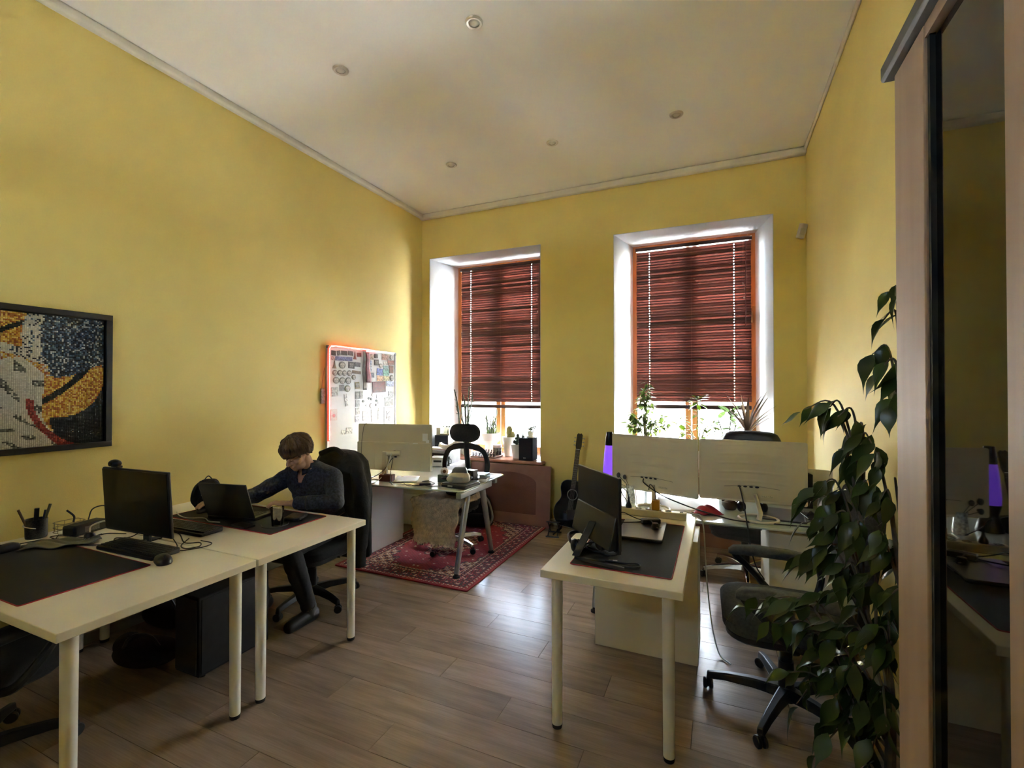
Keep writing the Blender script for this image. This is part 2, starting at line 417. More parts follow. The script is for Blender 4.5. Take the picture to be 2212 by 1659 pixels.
def build_window(n, x0, x1, label, handle):
    cx = (x0 + x1) / 2
    w = thing('window_%d' % n, label, None, (cx, YB, ZS), kind='structure')
    hw = (x1 - x0) / 2; s = SPL; D = YO - YB; H = ZT - ZS
    for sg in (-1, 1):     # white plastered cheeks
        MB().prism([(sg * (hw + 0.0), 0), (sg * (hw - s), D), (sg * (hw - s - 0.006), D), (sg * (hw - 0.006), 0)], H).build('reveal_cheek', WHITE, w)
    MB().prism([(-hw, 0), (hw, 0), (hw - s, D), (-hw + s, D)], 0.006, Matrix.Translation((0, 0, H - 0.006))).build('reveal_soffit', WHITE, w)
    sw = wood('brown_sill_wood', srgb(170, 118, 98), srgb(204, 150, 126), 0.28, (1.2, 10, 10))
    MB().prism([(-hw - 0.06, -0.12), (hw + 0.06, -0.12), (hw + 0.06, -0.002), (hw - 0.004, -0.002), (hw - s, D - 0.02), (-hw + s, D - 0.02), (-hw + 0.004, -0.002), (-hw - 0.06, -0.002)], 0.036, Matrix.Translation((0, 0, -0.038))).build('sill', sw, w, bevel=0.012, seg=3)
    fw = wood('pine_frame_wood', srgb(176, 118, 62), srgb(208, 150, 88), 0.4, (8, 8, 1.2))
    iw = hw - s - 0.004; yf = 0.57
    for sg, ox in ((-1, 0.012), (1, -0.015)):
        MB().box((0, 0, 0), (0.08, 0.06, H)).build('frame_stile', fw, w, bevel=0.004, loc=(sg * (iw + ox), yf, H / 2))
    for z, h in ((0.04, 0.08), (H - 0.045, 0.08)):
        MB().box((0, 0, 0), (2 * iw - 0.084, 0.06, h)).build('frame_rail', fw, w, bevel=0.006, loc=(-0.0135, yf, z))
    for dx in (-0.036, 0.036):
        MB().box((0, 0, 0), (0.062, 0.055, H - 0.165)).build('mullion', fw, w, bevel=0.008, loc=(dx, yf, H / 2 - 0.002))
    gm = thin_glass('window_glass', (0.96, 0.98, 0.98), 0.02)
    for sg in (-1, 1):
        a, b = 0.067, iw - (0.056 if sg > 0 else 0.029)
        MB().box((0, 0, 0), (b - a, 0.006, H - 0.165)).build('pane', gm, w, loc=(sg * (a + b) / 2, yf + 0.01, H / 2 - 0.002))
    if handle:
        hm = mat('brass_handle', (0.55, 0.36, 0.16), 0.35, 0.8)
        hd = MB().box((0, 0, 0), (0.03, 0.012, 0.12)).build('handle', hm, w, bevel=0.003, loc=(iw - 0.02, yf - 0.036, 1.62))
        MB().tube([(0, -0.006, 0.03), (0, -0.04, 0.03), (0, -0.045, -0.06)], 0.008, 8).build('lever', hm, hd, smooth=True)
    return w

build_room()
build_window(1, *OPEN[0], 'deep window with pine frame behind the left blind', False)
build_window(2, *OPEN[1], 'deep window with pine frame behind the right blind', True)

SLAT_MATS = None
def build_blind(x0, x1, zt, zb, label, seed):
    rnd = random.Random(seed)
    Y = 5.60
    cx = (x0 + x1) / 2; W = x1 - x0
    b = thing('venetian_blind', label, 'blind', (cx, Y, zb), group='reddish brown venetian blinds')
    sm = wood('mahogany_slat', srgb(72, 42, 35), srgb(98, 58, 48), 0.42, (1.5, 60, 60))
    rm = wood('dark_rail_wood', srgb(58, 34, 30), srgb(80, 50, 44), 0.4, (1.5, 40, 40))
    H = zt - zb
    MB().box((0, 0, 0), (W + 0.02, 0.055, 0.04)).build('headrail', rm, b, bevel=0.004, loc=(0, 0, H - 0.0))
    MB().box((0, 0, 0), (W, 0.036, 0.045)).build('bottom_rail', rm, b, bevel=0.008, loc=(0, 0, 0.0225))
    # one slat: curved strip with two cord holes
    hx = (-W / 2 + 0.145, W / 2 - 0.165)
    def slat_mesh(flip):
        mb = MB(); bm = mb.bm
        xs = [-W / 2, hx[0] - 0.0035, hx[0] + 0.0035, 0, hx[1] - 0.0035, hx[1] + 0.0035, W / 2]
        vs = [-0.019, -0.005, 0.005, 0.019]
        V = {}
        for i, x in enumerate(xs):
            for j, v in enumerate(vs):
                V[i, j] = bm.verts.new((x, v, 0.0026 * (1 - (v / 0.019) ** 2)))
        for i in range(len(xs) - 1):
            for j in range(3):
                if j == 1 and i in (1, 4): continue
                bm.faces.new((V[i, j], V[i + 1, j], V[i + 1, j + 1], V[i, j + 1]))
        bmesh.ops.solidify(bm, geom=bm.faces[:], thickness=0.0016)
        return mb.mesh('slat', sm, True)
    me = slat_mesh(False)
    pitch = 0.0302; z = 0.10; k = 0
    n = int((H - 0.022 - z) / pitch) + 1
    for k in range(n):
        o = bpy.data.objects.new('slat', me); COL.objects.link(o); o.parent = b
        t = k / n
        ang = math.radians(79 + 3 * min(1, t * 2.2) + rnd.uniform(-0.7, 0.7))
        o.location = (rnd.uniform(-0.002, 0.002), 0, z + k * pitch)
        o.rotation_euler = (-ang, math.radians(rnd.uniform(-0.08, 0.08)), 0)
    cm = mat('blind_cord', (0.20, 0.10, 0.08), 0.8)
    for x in (hx[0], 0.0, hx[1]):
        for dy in (-0.016, 0.016):
            MB().tube([(x, dy, 0.02), (x, dy, H - 0.02)], 0.0007, 4).build('ladder_cord', cm, b)
    # tilt wand and lift cord at the right end
    MB().tube([(W / 2 - 0.05, -0.03, H - 0.03), (W / 2 - 0.055, -0.034, H - 0.95)], 0.0045, 8).build('tilt_wand', mat('wand_brown', (0.16, 0.07, 0.06), 0.3), b, smooth=True)
    for i, L in enumerate((0.45, 0.6)):
        c = MB().tube([(W / 2 - 0.085 + 0.012 * i, -0.032, H - 0.03), (W / 2 - 0.08 + 0.012 * i, -0.033, H - 0.03 - L)], 0.0013, 5).build('lift_cord', cm, b)
        MB().lathe([(0.002, 0.012), (0.006, 0.006), (0.0065, -0.012), (0.0, -0.014)], 10).build('tassel', mat('clear_tassel', (0.5, 0.42, 0.38), 0.2), c, smooth=True, loc=(W / 2 - 0.08 + 0.012 * i, -0.033, H - 0.04 - L))
    return b

build_blind(-3.22, -2.024, 3.19, 1.315, 'closed reddish brown venetian blind in the window nearer the whiteboard', 1)
build_blind(-0.868, 0.328, 3.185, 1.345, 'closed reddish brown venetian blind in the window above the twin white monitors', 2)

def downlight(x, y, label):
    t = thing('ceiling_spotlight', label, 'spotlight', (x, y, HC), group='recessed ceiling spotlights')
    MB().lathe([(0.034, -0.004), (0.036, -0.010), (0.047, -0.012), (0.054, -0.006), (0.056, 0.0), (0.034, 0.0)], 28).build('ring', mat('satin_nickel', (0.62, 0.60, 0.56), 0.28, 0.7), t, smooth=True)
    MB().lathe([(0.0, -0.017), (0.016, -0.015), (0.028, -0.010), (0.034, -0.003), (0.034, 0.0)], 24).build('lamp_lens', mat('frosted_lens', (0.55, 0.53, 0.49), 0.12, coat=0.5), t, smooth=True)

for x, y, l in ((-1.379, 2.55, 'round ceiling spotlight nearest the viewer, at the top middle'), (-2.459, 2.552, 'round ceiling spotlight high above the long yellow wall'), (-0.308, 4.09, 'round ceiling spotlight above the right window'), (-1.396, 4.10, 'round ceiling spotlight above the pier between the windows'), (-2.475, 4.096, 'round ceiling spotlight above the left window')):
    downlight(x, y, l)

# ------------------------------------------------------------------ desks and cabinets
def leg_desk(name, label, x0, x1, y0, y1, z=0.74, group=None, th=0.034, legs=None):
    t = thing(name, label, 'desk', ((x0 + x1) / 2, (y0 + y1) / 2, 0), group=group)
    hx, hy = (x1 - x0) / 2, (y1 - y0) / 2
    box_obj('tabletop', (0, 0, z - th / 2), (2 * hx, 2 * hy, th), DESK, t, bevel=0.0025)
    for sx, sy in legs or ((-1, -1), (-1, 1), (1, -1), (1, 1)):
        lg = MB().cyl((0, 0, 0.016), (0, 0, z - th), 0.0235, 0.0265, 20).build('leg', LEGW, t, smooth=True, loc=(sx * (hx - 0.062), sy * (hy - 0.062), 0))
        MB().cyl((0, 0, 0), (0, 0, 0.018), 0.022, 0.0245, 20).build('foot_cap', RUBBER, lg, smooth=True)
        MB().cyl((0, 0, z - th - 0.008), (0, 0, z - th), 0.04, 0.04, 20).build('mounting_plate', STEEL, lg, smooth=True)
    return t

leg_desk('white_desk', 'white desk nearest the viewer under the mosaic picture, black mat on it', -3.567, -2.06, 0.84, 1.594)
leg_desk('white_desk', 'white desk where the person types on a laptop', -3.567, -2.055, 1.602, 2.362)
leg_desk('white_desk', 'narrow white desk end with black monitor and closed silver laptop', -0.754, -0.134, 2.035, 3.22)

def a_leg(parent, x, ya, yb, ztop, m=STEEL):
    """pair of splayed tube legs hung from a cross rail"""
    ym = (ya + yb) / 2
    MB().box((0, 0, 0), (0.05, (yb - ya) * 0.9, 0.05)).build('cross_rail', m, parent, bevel=0.006, loc=(x, ym, ztop - 0.027))
    for yf, s in ((ya, -1), (yb, 1)):
        lg = MB().cyl((x, ym + s * 0.14, ztop - 0.05), (x, yf, 0.03), 0.029, 0.021, 18).build('leg', m, parent, smooth=True)
        MB().lathe([(0.0, 0.0), (0.03, 0.0), (0.03, 0.012), (0.018, 0.02), (0.016, 0.034), (0, 0.034)], 18, (x, yf, 0.0)).build('foot', RUBBER, lg, smooth=True)

gl = thing('glass_desk', 'glass topped desk on steel legs standing on the red rug', 'desk', (0, 0, 0.012))
MB().prism([(-3.50, 3.275), (-2.9, 3.30), (-1.97, 3.405), (-1.945, 3.43), (-1.95, 4.235), (-1.975, 4.26), (-2.62, 4.26), (-2.74, 4.36), (-2.80, 4.42), (-3.50, 4.42)], 0.014, Matrix.Translation((0, 0, 0.694))).build('glass_top', GLASSD, gl, bevel=0.003)
MB().box((0, 0, 0), (1.1, 0.05, 0.045)).build('beam', STEEL, gl, bevel=0.005, loc=(-2.52, 3.72, 0.668))
MB().box((0, 0, 0), (1.1, 0.05, 0.045)).build('beam', STEEL, gl, bevel=0.005, loc=(-2.52, 4.10, 0.668))
a_leg(gl, -1.985, 3.37, 4.02, 0.69)

gr = thing('glass_desk', 'glass topped desk under the twin white monitors', 'desk', (0, 0, 0))
MB().prism([(-0.86, 3.245), (0.755, 3.245), (0.755, 4.04), (-0.86, 4.04)], 0.014, Matrix.Translation((0, 0, 0.712))).build('glass_top', GLASSD, gr, bevel=0.003)
for y in (3.42, 3.86): MB().box((0, 0, 0), (1.05, 0.05, 0.045)).build('beam', STEEL, gr, bevel=0.005, loc=(-0.27, y, 0.686))
a_leg(gr, -0.80, 3.275, 3.99, 0.708)

def pedestal(label, x0, x1, y0, y1, z0, z1, face, m, dm, n=3, group=None, name='drawer_unit'):
    """drawer pedestal; the drawers look along +face"""
    t = thing(name, label, 'cabinet', ((x0 + x1) / 2, (y0 + y1) / 2, z0), group=group)
    w, d, h = x1 - x0, y1 - y0, z1 - z0
    box_obj('body', (0, 0, h / 2), (w, d, h), m, t, bevel=0.003)
    for k in range(n):
        hh = (h - 0.06) / n; z = 0.045 + hh * (k + 0.5)
        if face == 'y+': c, s, hc = (0, d / 2 + 0.009, z), (w - 0.01, 0.018, hh - 0.006), (0, 0.012, hh * 0.25)
        elif face == 'y-': c, s, hc = (0, -d / 2 - 0.009, z), (w - 0.01, 0.018, hh - 0.006), (0, -0.012, hh * 0.25)
        else: c, s, hc = (w / 2 + 0.009, 0, z), (0.018, d - 0.01, hh - 0.006), (0.012, 0, hh * 0.25)
        dr = box_obj('drawer', c, s, dm, t, bevel=0.002)
        hs = (0.12, 0.008, 0.012) if face[0] == 'y' else (0.008, 0.12, 0.012)
        box_obj('handle', hc, hs, STEEL, dr, bevel=0.002)
    return t

pedestal('white drawer unit carrying the glass desk beside the rug', -3.385, -3.015, 3.472, 4.03, 0.012, 0.688, 'y+', BLUEW, BLUEW)
pedestal('cream cabinet standing under the narrow white desk end', -0.70, -0.108, 2.862, 3.20, 0.0, 0.702, 'y+', DESK, DESK, 2, name='cabinet')
pedestal('cream drawer unit under the glass desk behind the ficus', 0.29, 0.735, 3.36, 3.99, 0.0, 0.71, 'y+', DESK, DESK)
lc = pedestal('white low cabinet in the corner below the left window', -3.50, -2.78, 4.50, 5.03, 0.0, 0.70, 'y-', BLUEW, BLUEW, 2, name='low_cabinet')

# brown radiator covers with an arched inset, one leaning, one fixed
def radiator_cover(label, x0, x1, yb, yt, H):
    t = thing('radiator_cover', label, 'panel', ((x0 + x1) / 2, yb, 0))
    t.rotation_euler = (-math.atan2(yt - yb, H), 0, 0)
    pm = wood('brown_panel_board', srgb(138, 98, 86), srgb(152, 112, 98), 0.5, (3, 3, 3))
    im = wood('brown_mesh_board', srgb(110, 72, 62), srgb(124, 84, 72), 0.6, (40, 40, 40), 4)
    w = (x1 - x0) / 2; iw = w - 0.17; zb, zs, za = 0.13, H - 0.21, H - 0.09
    inner = [(-iw, zb), (iw, zb), (iw, zs)] + [(iw * math.cos(a), zs + (za - zs) * math.sin(a)) for a in [PI * k / 16 for k in range(1, 16)]] + [(-iw, zs)]
    # frame: outer board with the arched opening (bridged ring)
    mb = MB(); bm = mb.bm
    M = Matrix.Rotation(PI / 2, 4, 'X')
    n = len(inner)
    outer = []
    for (x, z) in inner:
        a = math.atan2(z - H * 0.5, x)
        s_ = min(w / abs(math.cos(a)) if abs(math.cos(a)) > 1e-6 else 9, (H * 0.5) / abs(math.sin(a)) if abs(math.sin(a)) > 1e-6 else 9)
        outer.append((s_ * math.cos(a), H * 0.5 + s_ * math.sin(a)))
    # snap the nearest ring points to the board's corners
    for cxn, czn in ((-w, 0), (w, 0), (w, H), (-w, H)):
        i = min(range(n), key=lambda k: (outer[k][0] - cxn) ** 2 + (outer[k][1] - czn) ** 2); outer[i] = (cxn, czn)
    rings = []
    for y in (0.0, 0.018):
        rings.append(([bm.verts.new((p[0], y, p[1])) for p in outer], [bm.verts.new((p[0], y, p[1])) for p in inner]))
    for k in range(n):
        k2 = (k + 1) % n
        for o_, i_ in rings: bm.faces.new((o_[k], o_[k2], i_[k2], i_[k]))
        bm.faces.new((rings[0][0][k], rings[1][0][k], rings[1][0][k2], rings[0][0][k2]))
        bm.faces.new((rings[0][1][k], rings[0][1][k2], rings[1][1][k2], rings[1][1][k]))
    mb.build('frame_board', pm, t)
    MB().prism(inner, 0.006, Matrix.Translation((0, 0.014, 0)) @ M).build('inset', im, t)
    return t

radiator_cover('brown board with arched inset leaning under the left window', -2.755, -1.735, 4.99, 5.035, 0.69)
radiator_cover('brown board with arched inset below the right window', -0.95, 0.40, 5.06, 5.10, 0.68)

# tall display cabinet at the right edge
cb = thing('display_cabinet', 'tall beige wooden cabinet with a dark glass door at the right edge', 'cabinet', (0, 0, 0))
CW = wood('beige_cabinet_wood', srgb(156, 128, 108), srgb(170, 143, 122), 0.6, (10, 10, 1.0), 1.5)
cX, cY0, cY1, cH = 0.354, -0.25, 1.187, 2.215
MB().box((0, 0, 0), (0.02, cY1 - cY0 - 0.04, cH - 0.1)).build('back_panel', CW, cb, loc=(0.745, (cY0 + cY1) / 2, cH / 2))
for y in (cY0 + 0.01, cY1 - 0.01):
    MB().box((0, 0, 0), (0.40, 0.02, cH)).build('side_panel', CW, cb, bevel=0.002, loc=(0.565, y, cH / 2))
MB().box((0, 0, 0), (0.455, cY1 - cY0 + 0.05, 0.035)).build('top_board', mat('dark_grey_board', (0.085, 0.075, 0.065), 0.65), cb, bevel=0.006, seg=2, loc=(0.5425, (cY0 + cY1) / 2, cH + 0.0175))
MB().box((0, 0, 0), (0.38, cY1 - cY0 - 0.04, 0.08)).build('plinth', CW, cb, loc=(0.555, (cY0 + cY1) / 2, 0.04))
for z in (0.45, 0.86, 1.27, 1.68):
    MB().box((0, 0, 0), (0.36, cY1 - cY0 - 0.05, 0.02)).build('shelf', CW, cb, loc=(0.56, (cY0 + cY1) / 2, z))
SMOKE = mat('smoked_glass', (0.006, 0.005, 0.004), 0.02, var=0.1, coat=0.0, spec=0.6)
for k, (a, b) in enumerate(((0.470, cY1 - 0.001), (cY0 + 0.001, 0.466))):
    dr = thing('door', None, None); dr.parent = cb
    h0, h1, st = 0.085, cH - 0.002, 0.148
    for yy in (a + st / 2 if k else a + 0.16, b - st / 2):
        MB().box((0, 0, 0), (0.022, st if (k or yy > 0.8) else 0.32, h1 - h0)).build('stile', CW, dr, bevel=0.003, loc=(cX - 0.011, yy, (h0 + h1) / 2))
    for z in (h0 + 0.05, h1 - 0.012):
        MB().box((0, 0, 0), (0.02, b - a - 2 * st, 0.10 if z < 1 else 0.024)).build('rail', CW, dr, loc=(cX - 0.010, (a + b) / 2, z))
    MB().box((0, 0, 0), (0.005, b - a - 0.08, h1 - h0 - 0.06)).build('pane', SMOKE, dr, loc=(cX - 0.006, (a + b) / 2, (h0 + h1) / 2))
    MB().box((0, 0, 0), (0.008, 0.010, h1 - h0 - 0.10)).build('dark_slit_strip', BLACKM, dr, loc=(cX - 0.0125, b - st - 0.005, (h0 + h1) / 2 + 0.03))  # black strip stands in for the dark slit beside the stile

# ------------------------------------------------------------------ office chairs
def cushion(w, d, t, r, n=5, bulge=0.25):
    """rounded pillow lying in xy, centred"""
    rings = []
    for z, s in ((-0.5, 0.86), (-0.42, 0.95), (-0.2, 0.995), (0.2, 1.0), (0.40, 0.955), (0.5, 0.85), (0.5 + bulge * 0.5, 0.45)):
        rings.append([(x * s, y * s, z * t) for x, y in rrect(w, d, r, n)])
    return MB().loft(rings)

def star_base(t, R, m, rot0=0.0, hub_z=0.10, wheel_m=BLACKP, chrome=False):
    MB().lathe([(0, hub_z + 0.03), (0.03, hub_z + 0.03), (0.05, hub_z), (0.052, hub_z - 0.04), (0.0, hub_z - 0.045)], 20).build('hub', m, t, smooth=True)
    for k in range(5):
        a = rot0 + 2 * PI * k / 5
        e = Vector((math.cos(a), math.sin(a), 0)); sd = Vector((-math.sin(a), math.cos(a), 0))
        rings = []
        for s, w, z0, z1 in ((0.03, 0.034, hub_z - 0.035, hub_z + 0.018), (0.4, 0.027, hub_z - 0.025, hub_z + 0.018), (0.75, 0.022, hub_z - 0.03, hub_z + 0.006), (1.0, 0.018, hub_z - 0.045, hub_z - 0.012)):
            p = e * (R * s)
            rings.append([(p + sd * w)[:2] + (z0,), (p - sd * w)[:2] + (z0,), (p - sd * w * 0.7)[:2] + (z1,), (p + sd * w * 0.7)[:2] + (z1,)])
        sp = MB().loft(rings).build('spoke', m, t, bevel=0.006)
        c = thing('caster', None, None); c.parent = t; c.location = (e * (R * 0.985)) + Vector((0, 0, 0.027)); c.rotation_euler = (0, 0, a + 0.9 + k)
        for s in (-1, 1):
            MB().lathe([(0, -0.009), (0.022, -0.009), (0.0265, -0.005), (0.0265, 0.005), (0.022, 0.009), (0, 0.009)], 20).xf(Matrix.Translation((0, s * 0.014, 0)) @ Matrix.Rotation(PI / 2, 4, 'X')).build('wheel', wheel_m, c, smooth=True)
        MB().box((0, 0, 0.012), (0.03, 0.012, 0.05)).build('fork', BLACKP, c, bevel=0.004)

def office_chair(name, label, loc, rz, style, base_m, seat_m, seat_h=0.47, sw=0.50, sd=0.48, arms=None, base_rot=0.0, R=0.31, tall=0.62):
    """chair looking along local -y"""
    t = thing(name, label, 'chair', loc, rz)
    star_base(t, R, base_m, base_rot)
    MB().cyl((0, 0, 0.12), (0, 0, seat_h - 0.10), 0.028, 0.028, 18).build('gas_column', BLACKP, t, smooth=True)
    MB().cyl((0, 0, 0.12), (0, 0, 0.24), 0.036, 0.034, 18).build('column_sleeve', BLACKP, t, smooth=True)
    MB().box((0, 0.02, seat_h - 0.095), (0.18, 0.24, 0.045)).build('tilt_mechanism', BLACKP, t, bevel=0.01)
    MB().tube([(0.05, 0, seat_h - 0.09), (0.2, 0, seat_h - 0.10), (0.26, 0, seat_h - 0.095)], 0.006, 8).build('height_lever', BLACKP, t, smooth=True)
    cushion(sw, sd, 0.085, 0.12).build('seat', seat_m, t, smooth=True, loc=(0, -0.02, seat_h - 0.035))
    cushion(sw - 0.03, sd - 0.03, 0.05, 0.11).build('seat_shell', BLACKP, t, smooth=True, loc=(0, -0.02, seat_h - 0.085))
    yb = sd / 2 - 0.03
    if style == 'task':          # padded fabric back with a plastic shell
        MB().tube(spline([(0, 0.1, seat_h - 0.09), (0, yb + 0.05, seat_h - 0.07), (0, yb + 0.08, seat_h + 0.12), (0, yb + 0.07, seat_h + 0.3)]), 0.022, 10).build('back_bar', BLACKP, t, smooth=True)
        cushion(0.46, tall, 0.09, 0.14).xf(Matrix.Rotation(PI / 2 - 0.12, 4, 'X')).build('backrest', seat_m, t, smooth=True, loc=(0, yb + 0.05, seat_h + 0.12 + tall / 2))
    elif style == 'exec':        # tall quilted leather back with a roll at the top
        rings = []
        for k in range(13):
            v = k / 12; z = seat_h + 0.02 + v * tall; y = yb + 0.02 + 0.11 * v
            w = 0.25 + 0.02 * math.sin(v * PI) - 0.05 * max(0, v - 0.8) / 0.2
            th = 0.06 + 0.012 * math.cos(v * 8 * PI) + (0.03 if v > 0.78 else 0)
            rings.append([(x * 1.0, y + yy, z) for x, yy in rrect(2 * w, 2 * th, th * 0.9, 4)])
        MB().loft(rings).build('backrest', seat_m, t, smooth=True, subd=1)
    elif style == 'mesh':        # open ring back with a headrest on a stalk
        zz = seat_h
        ring = [(-0.19, yb + 0.03, zz + 0.02), (-0.235, yb + 0.06, zz + 0.2), (-0.245, yb + 0.07, zz + 0.32), (-0.20, yb + 0.075, zz + 0.43), (-0.10, yb + 0.08, zz + 0.468), (0, yb + 0.08, zz + 0.475), (0.10, yb + 0.08, zz + 0.468), (0.20, yb + 0.075, zz + 0.43), (0.245, yb + 0.07, zz + 0.32), (0.235, yb + 0.06, zz + 0.2), (0.19, yb + 0.03, zz + 0.02)]
        mb = MB()
        pts = spline(ring, 5)
        rings = []
        for i, p in enumerate(pts):
            q = (pts[min(i + 1, len(pts) - 1)] - pts[max(i - 1, 0)]).normalized()
            side = q.cross(Vector((0, 1, 0))).normalized()
            wv = 0.034 if abs(p.x) > 0.15 else 0.042
            rings.append([p + side * wv + Vector((0, -.013, 0)), p - side * wv * 0.5 + Vector((0, -.013, 0)), p - side * wv * 0.5 + Vector((0, .013, 0)), p + side * wv + Vector((0, .013, 0))])
        mb.loft(rings).build('back_frame', BLACKM, t, bevel=0.008)
        MB().tube(spline([(0, 0.1, zz - 0.08), (0, yb + 0.12, zz - 0.04), (0, yb + 0.13, zz + 0.2), (0, yb + 0.085, zz + 0.44), (0, yb + 0.10, zz + 0.54), (0, yb + 0.09, zz + 0.6)], 5), 0.028, 10).build('back_bar', BLACKM, t, smooth=True)
        cushion(0.345, 0.185, 0.09, 0.088).xf(Matrix.Rotation(PI / 2 + 0.15, 4, 'X')).build('headrest', BLACKF, t, smooth=True, loc=(0, yb + 0.055, zz + 0.625))
        cushion(0.36, 0.16, 0.05, 0.06).xf(Matrix.Rotation(PI / 2, 4, 'X')).build('lumbar_pad', BLACKF, t, smooth=True, loc=(0, yb + 0.055, zz + 0.13))
    if arms:
        am, top = arms
        for s in (-1, 1):
            x = s * (sw / 2 + 0.045)
            ar = MB().tube(spline([(s * 0.12, 0.02, seat_h - 0.09), (x - s * 0.03, 0.0, seat_h - 0.075), (x, -0.06, seat_h - 0.02), (x, -0.15, seat_h + 0.08), (x, -0.205, top - 0.03), (x, -0.19, top + 0.004)], 5), 0.018, 8).build('armrest', BLACKP, t, smooth=True)
            MB().tube(spline([(x - s * 0.06, 0.16, seat_h - 0.07), (x, 0.2, seat_h - 0.01), (x, 0.21, seat_h + 0.08), (x, 0.15, top - 0.012)], 4), 0.018, 8).build('arm_bar', BLACKP, ar, smooth=True)
            pd = []
            L = 0.42
            for v, w, h, dz in ((0, 0.02, 0.012, -0.012), (0.06, 0.036, 0.024, -0.004), (0.3, 0.04, 0.028, 0.004), (0.7, 0.038, 0.028, 0.0), (0.94, 0.034, 0.024, -0.010), (1, 0.02, 0.012, -0.018)):
                pd.append([(x + a, -0.24 + L * v, top + dz + b) for a, b in rrect(2 * w, 2 * h, h * 0.9, 3)])
            MB().loft(pd).build('arm_pad', am, ar, smooth=True)
    return t

office_chair('office_chair', 'black office chair at the near white desk, seen below its tabletop', (-2.82, 0.86, 0), PI + 0.15, 'task', BLACKP, BLACKF, seat_h=0.46, base_rot=0.35, R=0.34, tall=0.42, arms=(BLACKP, 0.62))
pc = office_chair('office_chair', 'black office chair the typing person sits on', (-2.77, 2.60, 0), 0.05, 'task', BLACKP, BLACKF, seat_h=0.45, base_rot=-0.25, tall=0.46, R=0.33, sw=0.52)
hc = office_chair('headrest_chair', 'black office chair with oval headrest and chrome base on the rug', (-2.42, 4.02, 0.012), 0.0, 'mesh', CHROME, BLACKF, seat_h=0.475, base_rot=-0.35, R=0.32)
office_chair('leather_chair', 'black leather armchair behind the twin white monitors', (0.20, 4.36, 0), -0.2, 'exec', CHROME, LEATHER, seat_h=0.47, base_rot=-1.35, tall=0.71, R=0.34)
office_chair('grey_armchair', 'charcoal fabric office chair with padded arms beside the ficus', (0.30, 2.66, 0), -PI / 2 + 0.03, 'task', BLACKP, GREYF, seat_h=0.50, sw=0.53, sd=0.54, arms=(mat('worn_grey_pad', (0.10, 0.10, 0.085), 0.9, var=0.2, scale=60, bump=0.3, bscale=300), 0.66), base_rot=-0.42, R=0.36, tall=0.5)

# sheepskin over the headrest chair's seat
def sheepskin():
    rnd = random.Random(3)
    t = thing('sheepskin', 'cream sheepskin draped over the seat of the headrest chair', 'sheepskin', (-2.42, 4.0, 0))
    def path(v):            # v 0 back of seat .. 1 hanging tip (towards the viewer)
        if v < 0.42: return (0.18 - v / 0.42 * 0.42, 0.540 + 0.01 * math.sin(v * 9))
        u = (v - 0.42) / 0.58
        return (-0.24 - 0.055 * math.sin(min(1, u * 1.6) * PI / 2) - 0.012 * u, 0.540 - 0.02 * u - 0.385 * u ** 1.15)
    def fn(u, v):
        y, z = path(v)
        w = 0.27 - 0.015 * math.sin(v * 7) - (0.045 if v > 0.48 else 0) * min(1, (v - 0.48) * 8) + 0.03 * max(0, v - 0.8)
        x = (u - 0.5) * 2
        drop = 0.05 * max(0, abs(x) - 0.75) / 0.25 if v < 0.45 else 0
        return (x * w + 0.012 * math.sin(v * 23 + u * 5), y + 0.012 * math.sin(x * 8 + v * 10), z - drop + 0.008 * math.sin(u * 21 + v * 13))
    fur = mat('sheep_fleece', (0.72, 0.61, 0.45), 0.95, var=0.22, scale=26, bump=0.9, bscale=120)
    hide = MB().grid(fn, 30, 44).build('hide', fur, t, smooth=True, solid=0.022, angle=180)
    # tufts: short tapered locks standing on the hide, one joined part
    mb = MB(); bm = mb.bm
    for i in range(4200):
        u, v = rnd.random(), rnd.random()
        p = Vector(fn(u, v)); e = 0.01
        n = (Vector(fn(min(1, u + e), v)) - p).cross(Vector(fn(u, min(1, v + e))) - p)
        if n.length < 1e-9: continue
        n.normalize()
        if n.z < 0 and v < 0.42: n = -n
        if v >= 0.42 and n.y > 0: n = -n
        d = (n * 0.012 + Vector((rnd.uniform(-.010, .010), rnd.uniform(-.006, .006), -0.014 - rnd.random() * 0.016)))
        a = Vector((rnd.uniform(-1, 1), rnd.uniform(-1, 1), rnd.uniform(-1, 1))).cross(d).normalized() * 0.0042
        b_ = d.cross(a).normalized() * 0.0042
        q = p + n * 0.008
        A = [bm.verts.new(q + a), bm.verts.new(q - a * 0.5 + b_), bm.verts.new(q - a * 0.5 - b_)]
        T = bm.verts.new(q + d)
        for k in range(3): bm.faces.new((A[k], A[(k + 1) % 3], T))
    tag(mb.build('fleece_tufts', fur, t), kind='stuff')
sheepskin()

# ------------------------------------------------------------------ small builders
def cable(label, pts, r=0.003, m=None, ends=None, n=8, name='cable'):
    t = MB().tube(spline(pts, n), r, 8).build(name, m or CABLEM, smooth=True)
    tag(t, label, 'cable')
    return t

def desk_mat(label, x0, x1, y0, y1, z, rz=0.0, group=None):
    t = thing('desk_mat', label, 'desk mat', ((x0 + x1) / 2, (y0 + y1) / 2, z), rz)
    w, d = x1 - x0, y1 - y0
    cloth = mat('black_mat_cloth', (0.010, 0.010, 0.011), 0.75, var=0.25, scale=90, bump=0.15, bscale=500)
    MB().prism(rrect(w, d, 0.012), 0.003).build('cloth', cloth, t)
    pts = [(x, y, 0.0022) for x, y in rrect(w, d, 0.012)]
    MB().tube(pts + [pts[0]], 0.0024, 6, cap=False).build('stitched_edge', REDE, t, smooth=True)
    return t

